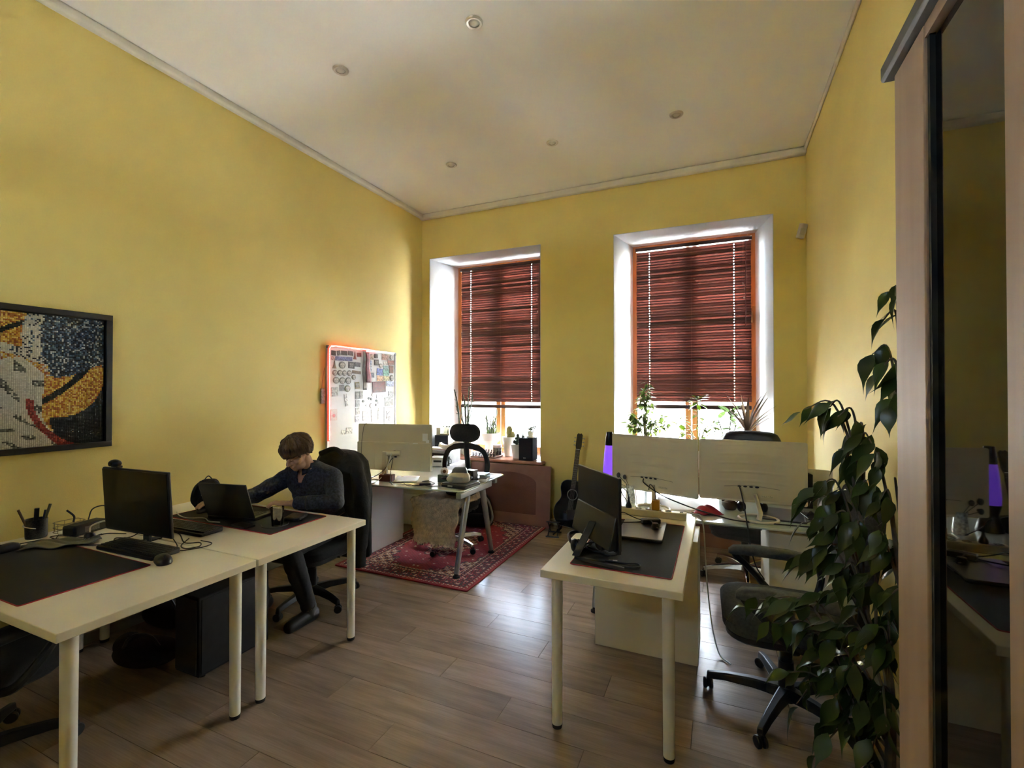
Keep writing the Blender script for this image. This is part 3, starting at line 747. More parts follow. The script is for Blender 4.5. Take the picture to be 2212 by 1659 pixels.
def keyboard(label, loc, rz, w=0.44, d=0.13, group=None):
    t = thing('keyboard', label, 'keyboard', loc, rz)
    MB().loft([[(x * s, y * s, z + (0.008 if y > 0 else 0) * (z > 0.006)) for x, y in rrect(w, d, 0.01, 3)] for z, s in ((0, 0.985), (0.004, 1.0), (0.014, 1.0), (0.017, 0.985))]).build('body', BLACKP, t, smooth=True)
    mb = MB(); rnd = random.Random(5)
    kx = 0.0185
    for r in range(6):
        y = d / 2 - 0.017 - r * 0.0187
        x = -w / 2 + 0.012
        while x < w / 2 - 0.014:
            k = kx * (3.2 if (r == 5 and -0.08 < x < -0.05) else 1)
            mb.box((x + k / 2, y, 0.021 + 0.004 * (y / d + 0.5)), (k - 0.003, 0.0155, 0.007)); x += k
    tag(mb.build('keys', mat('black_keycap', (0.018, 0.018, 0.018), 0.5), t), kind='stuff')
    return t

def mouse(label, loc, rz, s=1.0, name='computer_mouse'):
    t = thing(name, label, 'mouse', loc, rz)
    MB().loft([[(x * k, y * k, z * s) for x, y in rrect(0.062 * s, 0.108 * s, 0.029 * s, 5)] for z, k in ((0, 0.92), (0.006, 1.0), (0.018, 0.97), (0.029, 0.82), (0.036, 0.5), (0.038, 0.2))]).build('shell', BLACKP, t, smooth=True)
    MB().cyl((-0.004, -0.03 * s, 0.034 * s), (0.004, -0.03 * s, 0.034 * s), 0.007, n=14).build('wheel', RUBBER, t, smooth=True)
    return t

def paper(label, loc, rz, w=0.21, d=0.297, n=1, m=None, name='paper_sheet', cat='paper'):
    t = MB().grid(lambda u, v: ((u - .5) * w, (v - .5) * d, 0.0015 * n + 0.004 * math.sin(u * 3 + v * 2) * (u - .5) ** 2 * 4), 6, 6).build(name, m or PAPER, solid=max(0.0008, 0.0022 * n), loc=loc, rot=(0, 0, rz), smooth=True)
    tag(t, label, cat); return t

# ------------------------------------------------------------------ picture on the left wall
def mosaic_picture():
    Y0, Y1, z0, z1 = 0.965, 1.712, 1.208, 2.04
    t = thing('mosaic_picture', 'large colourful block mosaic in a black frame on the yellow wall', 'picture', (XL, (Y0 + Y1) / 2, (z0 + z1) / 2))
    w, h = Y1 - Y0, z1 - z0; fwid = 0.034
    fm = mat('black_frame_wood', (0.008, 0.007, 0.006), 0.45, var=0.3)
    for c, s in (((0.016, 0, h / 2 - fwid / 2), (0.030, w, fwid)), ((0.016, 0, -h / 2 + fwid / 2), (0.030, w, fwid)), ((0.016, w / 2 - fwid / 2, 0), (0.030, fwid, h - 2 * fwid)), ((0.016, -w / 2 + fwid / 2, 0), (0.030, fwid, h - 2 * fwid))):
        box_obj('frame_bar', c, s, fm, t, bevel=0.002)
    box_obj('backing', (0.006, 0, 0), (0.008, w - 0.06, h - 0.06), fm, t, bevel=0)
    # abstract block colours: white lower field, amber and navy fields, one red band
    rnd = random.Random(11)
    cell = 0.0086
    nx, nz = int((w - 2 * fwid) / cell), int((h - 2 * fwid) / cell)
    amber = [srgb(206, 150, 40), srgb(224, 178, 66), srgb(190, 112, 34), srgb(232, 196, 110), srgb(170, 90, 36)]
    navy = [srgb(28, 42, 62), srgb(50, 72, 98), srgb(18, 24, 34), srgb(90, 112, 132), srgb(60, 56, 58), srgb(180, 182, 178)]
    white = [srgb(206, 200, 180), srgb(196, 190, 172), srgb(214, 208, 190)]
    grey = [srgb(96, 96, 84), srgb(58, 54, 46), srgb(120, 118, 104)]
    dark = [srgb(14, 20, 26), srgb(22, 28, 32), srgb(10, 12, 14)]
    red = [srgb(150, 34, 26), srgb(120, 26, 22), srgb(176, 70, 56)]
    ph = [(rnd.uniform(0, 6), rnd.uniform(4, 11), rnd.uniform(4, 11)) for _ in range(5)]
    def wob(u, v, k): return math.sin(ph[k][0] + ph[k][1] * u) * 0.05 + math.sin(ph[k][0] * 2 + ph[k][2] * v) * 0.04
    def pick(u, v):
        j = rnd.random()
        a = u + wob(u, v, 0); b = v + wob(u, v, 1)
        if abs((a - 0.60) * 0.9 + (b - 0.24) * 0.55) < 0.035 and b < 0.40: return rnd.choice(red)
        if b < 0.62 - 0.35 * abs(a - 0.42) and a < 0.62 + (0.40 - b) * 0.28:
            stripe = math.sin(a * 26 + math.sin(b * 31) * 2.2) + math.sin(b * 43 + a * 9)
            return rnd.choice(grey) if stripe > 1.15 and j < 0.85 else rnd.choice(white)
        if a > 0.70 and b < 0.30: return rnd.choice(dark)
        if (a > 0.56 and 0.18 < b < 0.56 and a < 0.92) or (a < 0.46 and b > 0.70):
            return rnd.choice(dark) if math.sin(a * 15 - b * 19) > 0.86 else rnd.choice(amber)
        if a > 0.62 and b > 0.5: return rnd.choice(navy)
        if a > 0.90: return rnd.choice(navy[:3] + dark)
        if b > 0.62: return rnd.choice(white) if j < 0.72 else rnd.choice(navy)
        return rnd.choice(white + amber)
    verts, faces, cols = [], [], []
    for i in range(nx):
        for k in range(nz):
            yc = -w / 2 + fwid + (i + 0.5) * cell; zc = -h / 2 + fwid + (k + 0.5) * cell
            c = pick((i + 0.5) / nx, (k + 0.5) / nz); e = cell * 0.47; e2 = cell * 0.42; b0 = len(verts)
            for x, q in ((0.010, e), (0.0155, e), (0.0165, e2)):
                verts += [(x, yc - q, zc - q), (x, yc + q, zc - q), (x, yc + q, zc + q), (x, yc - q, zc + q)]
            faces.append((b0 + 8, b0 + 9, b0 + 10, b0 + 11)); cols.append(c)
            for L in (0, 4):
                for s in range(4):
                    faces.append((b0 + L + s, b0 + L + (s + 1) % 4, b0 + L + 4 + (s + 1) % 4, b0 + L + 4 + s)); cols.append(c)
    me = bpy.data.meshes.new('mosaic_tiles'); me.from_pydata(verts, [], faces)
    ca = me.color_attributes.new('tint', 'FLOAT_COLOR', 'CORNER')
    li = 0
    for p in me.polygons:
        c = cols[p.index]
        for _ in range(p.loop_total): ca.data[li].color = (c[0], c[1], c[2], 1); li += 1
    me.materials.append(attr_mat('mosaic_plastic', rough=0.45))
    o = bpy.data.objects.new('mosaic_tiles', me); COL.objects.link(o); o.parent = t
    o['kind'] = 'stuff'
mosaic_picture()

# ------------------------------------------------------------------ whiteboard with magnets
def whiteboard():
    Y0, Y1, z0, z1 = 3.515, 4.60, 0.90, 2.005
    t = thing('whiteboard', 'whiteboard crowded with magnets and photos on the long yellow wall', 'whiteboard', (XL, (Y0 + Y1) / 2, (z0 + z1) / 2))
    w, h = Y1 - Y0, z1 - z0
    box_obj('panel', (0.012, 0, 0), (0.016, w - 0.02, h - 0.02), mat('whiteboard_enamel', (0.70, 0.72, 0.74), 0.2, var=0.05, scale=3), t, bevel=0)
    al = mat('aluminium', (0.62, 0.62, 0.62), 0.35, 0.8)
    for c, s in (((0.013, 0, h / 2 - 0.01), (0.026, w - 0.04, 0.02)), ((0.013, 0, -h / 2 + 0.01), (0.026, w - 0.04, 0.02)), ((0.013, w / 2 - 0.01, 0), (0.026, 0.02, h - 0.04)), ((0.013, -w / 2 + 0.01, 0), (0.026, 0.02, h - 0.04))):
        box_obj('frame_bar', c, s, al, t, bevel=0.004)
    gc = mat('grey_corner_cap', (0.22, 0.22, 0.22), 0.5)
    for sy in (-1, 1):
        for sz in (-1, 1):
            box_obj('corner_cap', (0.0145, sy * (w / 2 - 0.017), sz * (h / 2 - 0.017)), (0.029, 0.036, 0.036), gc, t, bevel=0.008)
whiteboard()

def led_strip():
    x = XL + 0.034
    path = [(x, 3.528, 1.05), (x, 3.527, 1.3), (x, 3.526, 1.6), (x, 3.525, 1.93), (x, 3.535, 1.982), (x, 3.575, 2.002), (x, 3.75, 2.002), (x, 4.0, 2.0), (x, 4.225, 1.998)]
    t = thing('led_strip', 'glowing red led strip around the whiteboard corner', 'led strip', (0, 0, 0))
    P = spline(path, 8)
    MB().tube(P, 0.0085, 8).build('tube', mat('red_silicone', (0.55, 0.02, 0.02), 0.4, emit=(1.0, 0.035, 0.02), es=0.34), t, smooth=True)
    mb = MB(); acc = 0.0
    for a, b in zip(P, P[1:]):
        L = (b - a).length; s = 0.0
        while acc + (L - s) >= 0.0165:
            s += 0.0165 - acc; acc = 0.0
            p = a + (b - a) * (s / L)
            mb.box((p.x + 0.0085, p.y, p.z), (0.004, 0.0055, 0.0055))
        acc += L - s
    tag(mb.build('diodes', mat('red_diode', (1, 0.4, 0.35), 0.4, emit=(1.0, 0.55, 0.48), es=0.6), t), kind='stuff')
led_strip()

MAGS = [(3.597, 1.932, 0.06, 0.05), (3.668, 1.937, 0.044, 0.05), (3.746, 1.942, 0.084, 0.047), (3.838, 1.945, 0.073, 0.046), (3.902, 1.93, 0.047, 0.091), (3.965, 1.938, 0.066, 0.044), (4.148, 1.928, 0.097, 0.059), (4.238, 1.941, 0.06, 0.046), (4.399, 1.938, 0.116, 0.069), (4.509, 1.942, 0.053, 0.049), (3.592, 1.88, 0.048, 0.039), (3.742, 1.882, 0.24, 0.043), (3.61, 1.82, 0.054, 0.086), (3.718, 1.815, 0.088, 0.072), (3.85, 1.82, 0.09, 0.068), (3.944, 1.831, 0.082, 0.048), (4.134, 1.86, 0.058, 0.052), (4.246, 1.87, 0.076, 0.063), (4.399, 1.868, 0.064, 0.042), (4.504, 1.878, 0.116, 0.053), (4.32, 1.834, 0.06, 0.051), (4.139, 1.796, 0.058, 0.059), (4.411, 1.812, 0.09, 0.057), (3.617, 1.733, 0.068, 0.058), (3.686, 1.734, 0.066, 0.056), (3.749, 1.733, 0.06, 0.058), (3.821, 1.735, 0.064, 0.058), (3.928, 1.747, 0.13, 0.032), (4.163, 1.722, 0.088, 0.055), (4.305, 1.764, 0.105, 0.078), (4.416, 1.76, 0.104, 0.073), (4.512, 1.80, 0.073, 0.09), (3.884, 1.694, 0.061, 0.053), (4.312, 1.69, 0.11, 0.061), (4.426, 1.692, 0.10, 0.055), (4.517, 1.699, 0.066, 0.074), (3.633, 1.658, 0.083, 0.069), (3.72, 1.655, 0.083, 0.07), (3.805, 1.656, 0.078, 0.071), (4.295, 1.592, 0.224, 0.122), (4.49, 1.63, 0.132, 0.058), (3.938, 1.608, 0.068, 0.073), (3.714, 1.583, 0.065, 0.06), (3.793, 1.574, 0.08, 0.069), (3.614, 1.541, 0.084, 0.091), (3.938, 1.502, 0.06, 0.078), (4.0, 1.504, 0.05, 0.08), (4.502, 1.51, 0.093, 0.057), (3.773, 1.456, 0.038, 0.13), (3.946, 1.414, 0.063, 0.073), (3.946, 1.332, 0.063, 0.072), (4.031, 1.434, 0.036, 0.027), (4.122, 1.465, 0.033, 0.028), (4.160, 1.457, 0.033, 0.028), (4.248, 1.436, 0.033, 0.026), (4.082, 1.389, 0.029, 0.024), (4.24, 1.388, 0.036, 0.03), (4.166, 1.382, 0.065, 0.06), (4.188, 1.502, 0.045, 0.036), (4.302, 1.478, 0.109, 0.045), (4.318, 1.418, 0.093, 0.036), (4.47, 1.424, 0.151, 0.103), (3.606, 1.31, 0.085, 0.117), (3.94, 1.247, 0.063, 0.067), (4.086, 1.276, 0.12, 0.109), (4.216, 1.27, 0.11, 0.141), (4.322, 1.28, 0.09, 0.143), (4.462, 1.262, 0.164, 0.2), (3.736, 1.12, 0.051, 0.046), (3.82, 1.132, 0.088, 0.065)]
MAG_INFO = """dark animal shaped magnet at the left end of the top magnet row|70,62,58|r
small grey tilted photo magnet second in the top row|96,92,90|t
dark rectangular magnet third in the top row of the whiteboard|64,58,54|r
dark photo magnet fourth in the top row of the whiteboard|74,72,74|r
tall red brown tower shaped magnet in the top row|110,54,44|w
dark red square magnet left of the hanging ribbon|104,34,32|r
pale photo magnet right of the hanging ribbon's top|148,140,128|r
dark house shaped magnet near the board's top right|78,74,74|r
white, black and red picture magnet near the top right corner|150,120,112|r
round black magnet below the grey corner cap|38,36,38|o
small pinkish card magnet left of the violet banner|170,140,136|r
wide violet blue banner magnet under the top row|104,104,150|r
brown pair of figures magnet at the left edge|104,84,66|w
large round grey photo magnet left of the dark square one|98,94,92|o
dark square framed magnet right of a large round one|58,58,60|f
dark car shaped magnet beside the ribbon|72,70,72|r
blue and white card magnet right of the ribbon|126,138,164|r
tall dark magnet above the blue photo|70,68,66|f
small white card magnet below the black and red picture|176,174,170|r
red brown and white magnet at the board's right edge|120,74,64|r
small round black and white magnet above the blue photo|110,106,104|o
pale blue card magnet right of the ribbon's middle|150,158,172|r
teal photo magnet above the green one|112,138,140|r
first round portrait magnet in the row of four|112,104,98|o
second round portrait magnet in the row of four|106,100,96|o
third round portrait magnet in the row of four|112,108,104|o
fourth round portrait magnet in the row of four|104,98,94|o
long brown magnet right of the row of four|98,80,66|r
blue grey magnet right of the ribbon's lower end|94,100,116|r
bright blue photo magnet in the four photo block|98,114,170|r
green teal photo magnet in the four photo block|110,150,138|r
tall brown magnet at the right edge, middle height|108,72,58|r
dark bronze magnet between the ribbon and the round ones|78,68,48|o
pale orange photo magnet in the four photo block|190,158,130|r
cream photo magnet in the four photo block|184,176,140|r
upright oval grey magnet at the board's right edge|96,92,88|o
first round portrait magnet in the row of three|100,92,86|o
second round portrait magnet in the row of three|108,104,98|o
third round portrait magnet in the row of three|98,94,90|o
large dark red booklet pinned in the middle of the whiteboard|84,26,26|b
pale blue label at the board's right edge|148,160,190|r
bronze relief magnet left of the ribbon's end|112,100,62|f
dark photo magnet below the row of three|78,74,74|r
round greenish magnet below the row of three|92,94,70|o
blank grey card at the board's left edge|150,150,146|r
dark patterned magnet in the middle column|84,84,82|f
grey patterned magnet right of the middle column|128,126,122|r
grey photo magnet below the pale blue label|116,116,122|r
narrow white strip hanging tilted on the board|182,182,178|t
grey postcard magnet in the middle column, upper|112,114,112|r
grey postcard magnet in the middle column, lower|120,120,116|r
round black magnet alone beside the middle column|36,36,38|d
left black button magnet of the close pair|34,34,36|d
right black button magnet of the close pair|34,34,36|d
upper black button magnet beside the oval one|40,40,42|d
small white button magnet beside the oval one|196,196,192|d
lower black button magnet beside the oval one|40,40,42|d
grey oval magnet below the button magnets|104,100,94|o
round white magnet above the button pair|190,188,184|d
pale printed card above another pale card|172,168,170|r
pale printed card below another pale card|176,172,172|r
black and white photo print at the board's right edge|110,110,110|b
white card with a red dot near the led strip|196,184,182|c
blue grey magnet at the foot of the middle column|128,132,146|r
crumpled clear photo sleeve above the white monitor|168,160,156|r
pale photo print in the middle above the white monitor|160,148,140|r
tall white photo print beside the drawing|188,186,182|b
white sheet with a line drawing at the lower right|196,194,202|g
small white note stuck low on the board|194,194,188|t
white note with dark marks low on the board|178,178,174|b""".split('\n')
def magnets():
    rnd = random.Random(21)
    x = XL + 0.0205
    for (yc, zc, w, h), row in zip(MAGS, MAG_INFO):
        lab, rgb, k = row.split('|')
        c = srgb(*[int(v) for v in rgb.split(',')])
        t = thing('magnet', lab, 'magnet', (x, yc, zc), group='magnets and prints on the whiteboard')
        m = mat('print_' + rgb.replace(',', '_'), c, 0.4, var=0.75 if k in 'rofbwt' else 0.12, scale=55, detail=2)
        th = 0.006 if k in 'od' else 0.0035
        rot = (rnd.uniform(-0.08, 0.08), 0, 0)
        if k == 't': rot = (rnd.choice((-0.22, 0.2)), 0, 0)
        M = Matrix.Rotation(PI / 2, 4, 'Z') @ Matrix.Rotation(PI / 2, 4, 'X')
        if k in 'od':
            MB().prism([(w / 2 * math.cos(a), h / 2 * math.sin(a)) for a in [2 * PI * i / 22 for i in range(22)]], th, M).build('badge', m, t, bevel=0.0015)
            if k == 'o': MB().prism([(w * .36 * math.cos(a), h * .36 * math.sin(a)) for a in [2 * PI * i / 18 for i in range(18)]], th + 0.001, M).build('portrait', mat('print_pale', (0.36, 0.34, 0.32), 0.3, var=0.9, scale=80, detail=2), t)
        elif k == 'w':
            MB().prism([(-w / 2, -h / 2), (w / 2, -h / 2), (w * .22, -h * .1), (w * .12, h * .3), (0, h / 2), (-w * .12, h * .3), (-w * .22, -h * .1)], th, M).build('card', m, t)
        else:
            MB().box((th / 2, 0, 0), (th, w, h)).build('card', m, t, bevel=0.0006, rot=rot)
        if k == 'f': MB().box((th + 0.001, 0, 0), (0.002, w * .66, h * .66)).build('picture_field', mat('print_mid', (0.2, 0.19, 0.18), 0.3, var=0.8, scale=70, detail=2), t)
        if k == 'c': MB().prism([(0.018 * math.cos(a), -0.01 + 0.018 * math.sin(a)) for a in [2 * PI * i / 16 for i in range(16)]], th + 0.001, M).build('red_dot', mat('print_red', (0.35, 0.02, 0.02), 0.4), t)
        if k == 'g':
            mk = mat('grey_marker', (0.16, 0.16, 0.17), 0.6)
            for pts in ([(-.05, .05), (-.03, .01), (-.045, -.04)], [(-.03, .01), (.0, .03), (.03, .045)], [(-.02, -.03), (.01, -.015), (.045, -.03)], [(.01, -.015), (.0, -.06), (.03, -.07)]):
                MB().tube([(th + .001, a, b) for a, b in pts], 0.0025, 5).build('marker_line', mk, t)
            MB().box((th + .001, 0, 0.088), (0.001, w * .9, 0.012)).build('header_bar', mat('print_rose', (0.5, 0.25, 0.26), 0.5), t)
magnets()

def ribbon():
    t = thing('ribbon_bundle', 'dark red ribbon and grey tie hanging from the whiteboard top', 'ribbon', (XL + 0.030, 4.05, 1.99))
    def strip(w, pts, m, nm):
        MB().grid(lambda u, v: ((lambda p: (p[0] + 0.006 * math.sin(v * 9), p[1] + (u - .5) * w * (1 - 0.2 * math.sin(v * 5)), p[2]))(pts(v))), 4, 14).build(nm, m, t, smooth=True, solid=0.003)
    strip(0.065, lambda v: (0.010, 0.03 + 0.02 * v, -0.02 - 0.33 * v), mat('dark_red_silk', (0.16, 0.012, 0.02), 0.55, var=0.4, scale=30), 'red_ribbon')
    strip(0.05, lambda v: (0.002, -0.015 + 0.01 * v, -0.0 - 0.43 * v), mat('grey_tie_silk', (0.14, 0.14, 0.13), 0.6, var=0.3, scale=20), 'grey_tie')
    MB().tube([(0.004, 4.0 - 4.05 + .0, 0.018), (0.006, 0.06, 0.02)], 0.006, 8).build('hook', STEEL, t, smooth=True)
ribbon()
pd_ = thing('hanging_pendant', 'small framed pendant hanging on a cord left of the led strip', 'pendant', (XL + 0.012, 3.47, 1.50))
MB().box((0, 0, 0), (0.012, 0.05, 0.15)).build('plaque', mat('print_pendant', srgb(140, 112, 96), 0.4, var=0.6, scale=60, detail=2), pd_, bevel=0.002)
MB().tube([(0, -0.015, 0.075), (0, 0.0, 0.19), (0, 0.02, 0.28)], 0.0015, 5).build('cord', CABLEM, pd_)

# ------------------------------------------------------------------ near white desk
desk_mat('black desk mat with red edge on the nearest white desk', -3.37, -2.45, 0.885, 1.345, 0.7405)
desk_mat('black desk mat with red edge under the open laptop', -3.28, -2.335, 1.895, 2.315, 0.7405)

def flat_monitor(name, label, loc, rz, w, h, zb, m_back, m_screen, tilt=0.0, stand='v'):
    """screen looks along local -y; loc is the stand foot on the desk"""
    t = thing(name, label, 'monitor', loc, rz)
    p = thing('panel', None, None); p.parent = t; p.location = (0, -0.05, zb + h / 2); p.rotation_euler = (tilt, 0, 0)
    MB().box((0, 0.008, 0), (w, 0.016, h)).build('back_shell', m_back, p, bevel=0.004)
    MB().box((0, -0.0035, 0.004), (w - 0.012, 0.003, h - 0.022)).build('screen', m_screen, p)
    MB().box((0, 0.028, -h * 0.12), (w * 0.7, 0.028, h * 0.62)).build('electronics_bulge', m_back, p, bevel=0.012)
    return t, p

SCREEN = mat('dark_screen', (0.006, 0.0055, 0.004), 0.28, var=0.2, spec=0.35)
t, p = flat_monitor('computer_monitor', 'black switched-off monitor on the nearest white desk', (-2.84, 1.53, 0.741), 0.06, 0.525, 0.345, 0.058, BLACKP, SCREEN, tilt=0.06)
MB().box((0, 0.01, 0.10), (0.045, 0.02, 0.2)).build('neck', BLACKP, t, bevel=0.005)
for s in (-1, 1):
    MB().tube([(0, 0.0, 0.008), (s * 0.10, -0.07, 0.007), (s * 0.12, -0.10, 0.006)], 0.009, 8).build('stand_foot', BLACKP, t, smooth=True)
MB().tube([(0, 0.0, 0.008), (0, 0.08, 0.006)], 0.012, 8).build('stand_foot', BLACKP, t, smooth=True)
wc = thing('webcam', 'black webcam clipped on top of the near monitor', 'webcam', (-3.02, 1.475, 1.165), 0.06)
MB().ell((0, 0, 0), (0.042, 0.024, 0.022)).build('shell', BLACKP, wc, smooth=True)
MB().cyl((0, -0.02, 0.0), (0, -0.027, 0.0), 0.012, n=16).build('lens', SCREEN, wc, smooth=True)
MB().box((0, 0.012, -0.02), (0.04, 0.03, 0.012)).build('clip', BLACKP, wc, bevel=0.003)

keyboard('black keyboard in front of the near monitor', (-2.73, 1.435, 0.742), 0.03, 0.46, 0.135)
keyboard('black keyboard lying behind the near monitor', (-2.87, 1.765, 0.742), 0.03, 0.44, 0.135)
mouse('black mouse beside the keyboard of the near monitor', (-2.43, 1.385, 0.742), 1.25, 1.05)
mouse('black mouse on the near desk mat at the photo edge', (-3.33, 1.16, 0.7445), 0.3, 1.0)

ph_ = thing('pen_holder', 'black mesh pen holder with pens by the yellow wall', 'pen holder', (-3.495, 1.335, 0.741))
MB().lathe([(0.0, 0.003), (0.041, 0.003), (0.044, 0.0), (0.046, 0.01), (0.048, 0.105), (0.0465, 0.105), (0.043, 0.012), (0.0, 0.006)], 24).build('mesh_cup', mat('black_wire_mesh', (0.02, 0.017, 0.013), 0.5, var=0.8, scale=160, detail=1), ph_, smooth=True)
MB().tube(spline([(0.047, -0.02, 0.06), (0.03, -0.04, 0.066), (-0.01, -0.05, 0.072), (-0.03, -0.04, 0.078)], 5), 0.0025, 6).build('rubber_band', CABLEW, ph_, smooth=True)
for k, (dx, dy, tx, ty, L, m, r) in enumerate(((0, -.02, 0.0, -0.055, .17, mat('brown_pencil', (0.10, 0.055, 0.02), 0.5), .006), (0, .015, 0.0, 0.045, .175, mat('olive_marker', (0.09, 0.085, 0.03), 0.4), .007), (-.01, .0, -0.0, 0.006, .16, BLACKP, .011), (.012, .01, 0.01, 0.02, .15, mat('blue_pen', (0.02, 0.03, 0.06), 0.4), .005))):
    o = MB().cyl((dx, dy, 0.012), (dx + tx, dy + ty, L), r, r, 10).build('pen', m, ph_, smooth=True)

tr = thing('wire_tray', 'small wire tray with cable ends next to the pen holder', 'tray', (-3.47, 1.47, 0.741))
wm = mat('brass_wire', (0.30, 0.24, 0.12), 0.4, 0.6)
for z in (0.004, 0.03, 0.058):
    pts = [(x, y, z) for x, y in rrect(0.10, 0.12, 0.02, 3)]
    MB().tube(pts + [pts[0]], 0.002, 5).build('rim_wire', wm, tr, smooth=True)
for k in range(10):
    a = 2 * PI * k / 10; x, y = 0.05 * max(-1, min(1, 1.3 * math.cos(a))), 0.06 * max(-1, min(1, 1.3 * math.sin(a)))
    MB().tube([(x, y, 0.003), (x, y, 0.058)], 0.0014, 5).build('wire', wm, tr)
ad = thing('power_adapter', 'black power brick behind the near monitor', 'adapter', (-3.36, 1.50, 0.741), 0.25)
MB().box((0, 0, 0.03), (0.09, 0.19, 0.06)).build('brick', BLACKP, ad, bevel=0.012)
MB().box((0.0455, 0, 0.03), (0.001, 0.08, 0.03)).build('rating_label', mat('grey_label', (0.1, 0.1, 0.1), 0.5, var=0.6, scale=200), ad)
pg = thing('power_plug', 'round black power plug with white cable on the near desk', 'plug', (-3.165, 1.43, 0.741), 0.8)
MB().lathe([(0, 0.0), (0.022, 0.002), (0.026, 0.012), (0.024, 0.03), (0.014, 0.042), (0.0, 0.044)], 18).build('plug_body', BLACKP, pg, smooth=True)
for s in (-1, 1): MB().cyl((s * .0095, -0.022, 0.016), (s * .0095, -0.042, 0.016), 0.0024, n=8).build('pin', STEEL, pg, smooth=True)
cl = MB().grid(lambda u, v: ((u - .5) * 0.30 + 0.02 * math.sin(v * 6), (v - .5) * 0.15 + 0.02 * math.sin(u * 7), 0.009 + 0.010 * math.sin(u * 11 + v * 5) * math.sin(v * 9 + u * 3)), 26, 18).build('grey_pouch', mat('grey_pouch_plastic', (0.10, 0.10, 0.075), 0.5, var=0.3), solid=0.004, loc=(-3.20, 1.325, 0.747), rot=(0, 0, 0.9), smooth=True)
tag(cl, 'crumpled grey plastic pouch at the back of the near mat', 'pouch')

zc_ = 0.745
cable('white cable curving from the round plug to the near monitor', [(-3.165, 1.43, 0.785), (-3.16, 1.44, 0.82), (-3.10, 1.50, 0.84), (-3.0, 1.56, 0.80), (-2.9, 1.56, 0.80)], 0.0045, CABLEW)
cable('thin black cable running along the wall side of the near desk', [(-3.53, 1.0, zc_), (-3.43, 1.18, zc_), (-3.40, 1.31, zc_), (-3.30, 1.37, zc_ + .004), (-3.22, 1.46, zc_), (-3.2, 1.53, zc_), (-3.1, 1.57, zc_)], 0.003)
cable('black cable looping between power brick and near keyboard', [(-3.32, 1.40, zc_), (-3.24, 1.42, zc_), (-3.16, 1.36, zc_ + .003), (-3.05, 1.38, zc_), (-2.98, 1.43, zc_), (-2.95, 1.46, 0.752)], 0.0028)
cable('thick black cables arching behind the near monitor', [(-3.36, 1.60, 0.79), (-3.34, 1.64, 0.86), (-3.2, 1.66, 0.88), (-3.05, 1.66, 0.83), (-2.95, 1.60, 0.80)], 0.0055)
cable('black cable loop standing up on the power brick', [(-3.38, 1.52, 0.807), (-3.40, 1.55, 0.86), (-3.38, 1.60, 0.87), (-3.34, 1.62, 0.83), (-3.33, 1.58, 0.805)], 0.0035)
cable('short black cable end pointing up beside the power brick', [(-3.40, 1.46, 0.807), (-3.42, 1.47, 0.835), (-3.45, 1.45, 0.87)], 0.005)
cable('black cable bundle crossing the gap between the left desks', [(-2.80, 1.60, 0.80), (-2.72, 1.63, 0.775), (-2.62, 1.60, 0.748), (-2.56, 1.64, zc_), (-2.50, 1.60, zc_), (-2.53, 1.55, zc_), (-2.60, 1.57, zc_), (-2.65, 1.64, 0.755)], 0.003)
cable('second black cable looping at the desk joint', [(-2.80, 1.62, 0.81), (-2.70, 1.58, 0.78), (-2.60, 1.55, 0.748), (-2.58, 1.51, zc_), (-2.52, 1.52, zc_), (-2.47, 1.60, zc_), (-2.49, 1.66, zc_), (-2.58, 1.66, 0.747)], 0.0026)
cable('black monitor cable coiled under the near monitor', [(-2.95, 1.60, 0.80), (-3.0, 1.55, 0.748), (-3.06, 1.50, zc_), (-2.98, 1.47, zc_), (-2.9, 1.52, zc_), (-2.84, 1.50, 0.752)], 0.0028)
cable('thin black cables tangled by the wall behind the pouch', [(-3.42, 1.40, zc_), (-3.33, 1.36, zc_), (-3.28, 1.43, zc_ + .004), (-3.36, 1.44, zc_), (-3.40, 1.36, zc_ + .006), (-3.30, 1.34, zc_ + .01)], 0.0026)

# ------------------------------------------------------------------ the typing person's desk
lp = thing('laptop', 'open dark laptop the person types on', 'laptop', (-2.85, 2.125, 0.7445), 0.19)
MB().box((0, 0, 0.009), (0.355, 0.24, 0.018)).build('base', BLACKP, lp, bevel=0.004)
kb_ = MB()
for r in range(5):
    for c in range(14): kb_.box((-0.145 + c * 0.0215, -0.07 + r * 0.021, 0.0195), (0.017, 0.0165, 0.003))
tag(kb_.build('keys', mat('black_keycap', (0.018, 0.018, 0.018), 0.5), lp), kind='stuff')
ld_ = thing('lid', None, None); ld_.parent = lp; ld_.location = (0, -0.118, 0.02); ld_.rotation_euler = (0.33, 0, 0)
MB().box((0, 0, 0.115), (0.355, 0.008, 0.235)).build('lid_shell', mat('graphite_lid', (0.03, 0.029, 0.026), 0.38, 0.3, var=0.1), ld_, bevel=0.003)
MB().box((0, 0.005, 0.118), (0.335, 0.002, 0.205)).build('screen', mat('lit_screen', (0.02, 0.02, 0.02), 0.3, emit=(0.55, 0.62, 0.75), es=0.02), ld_)
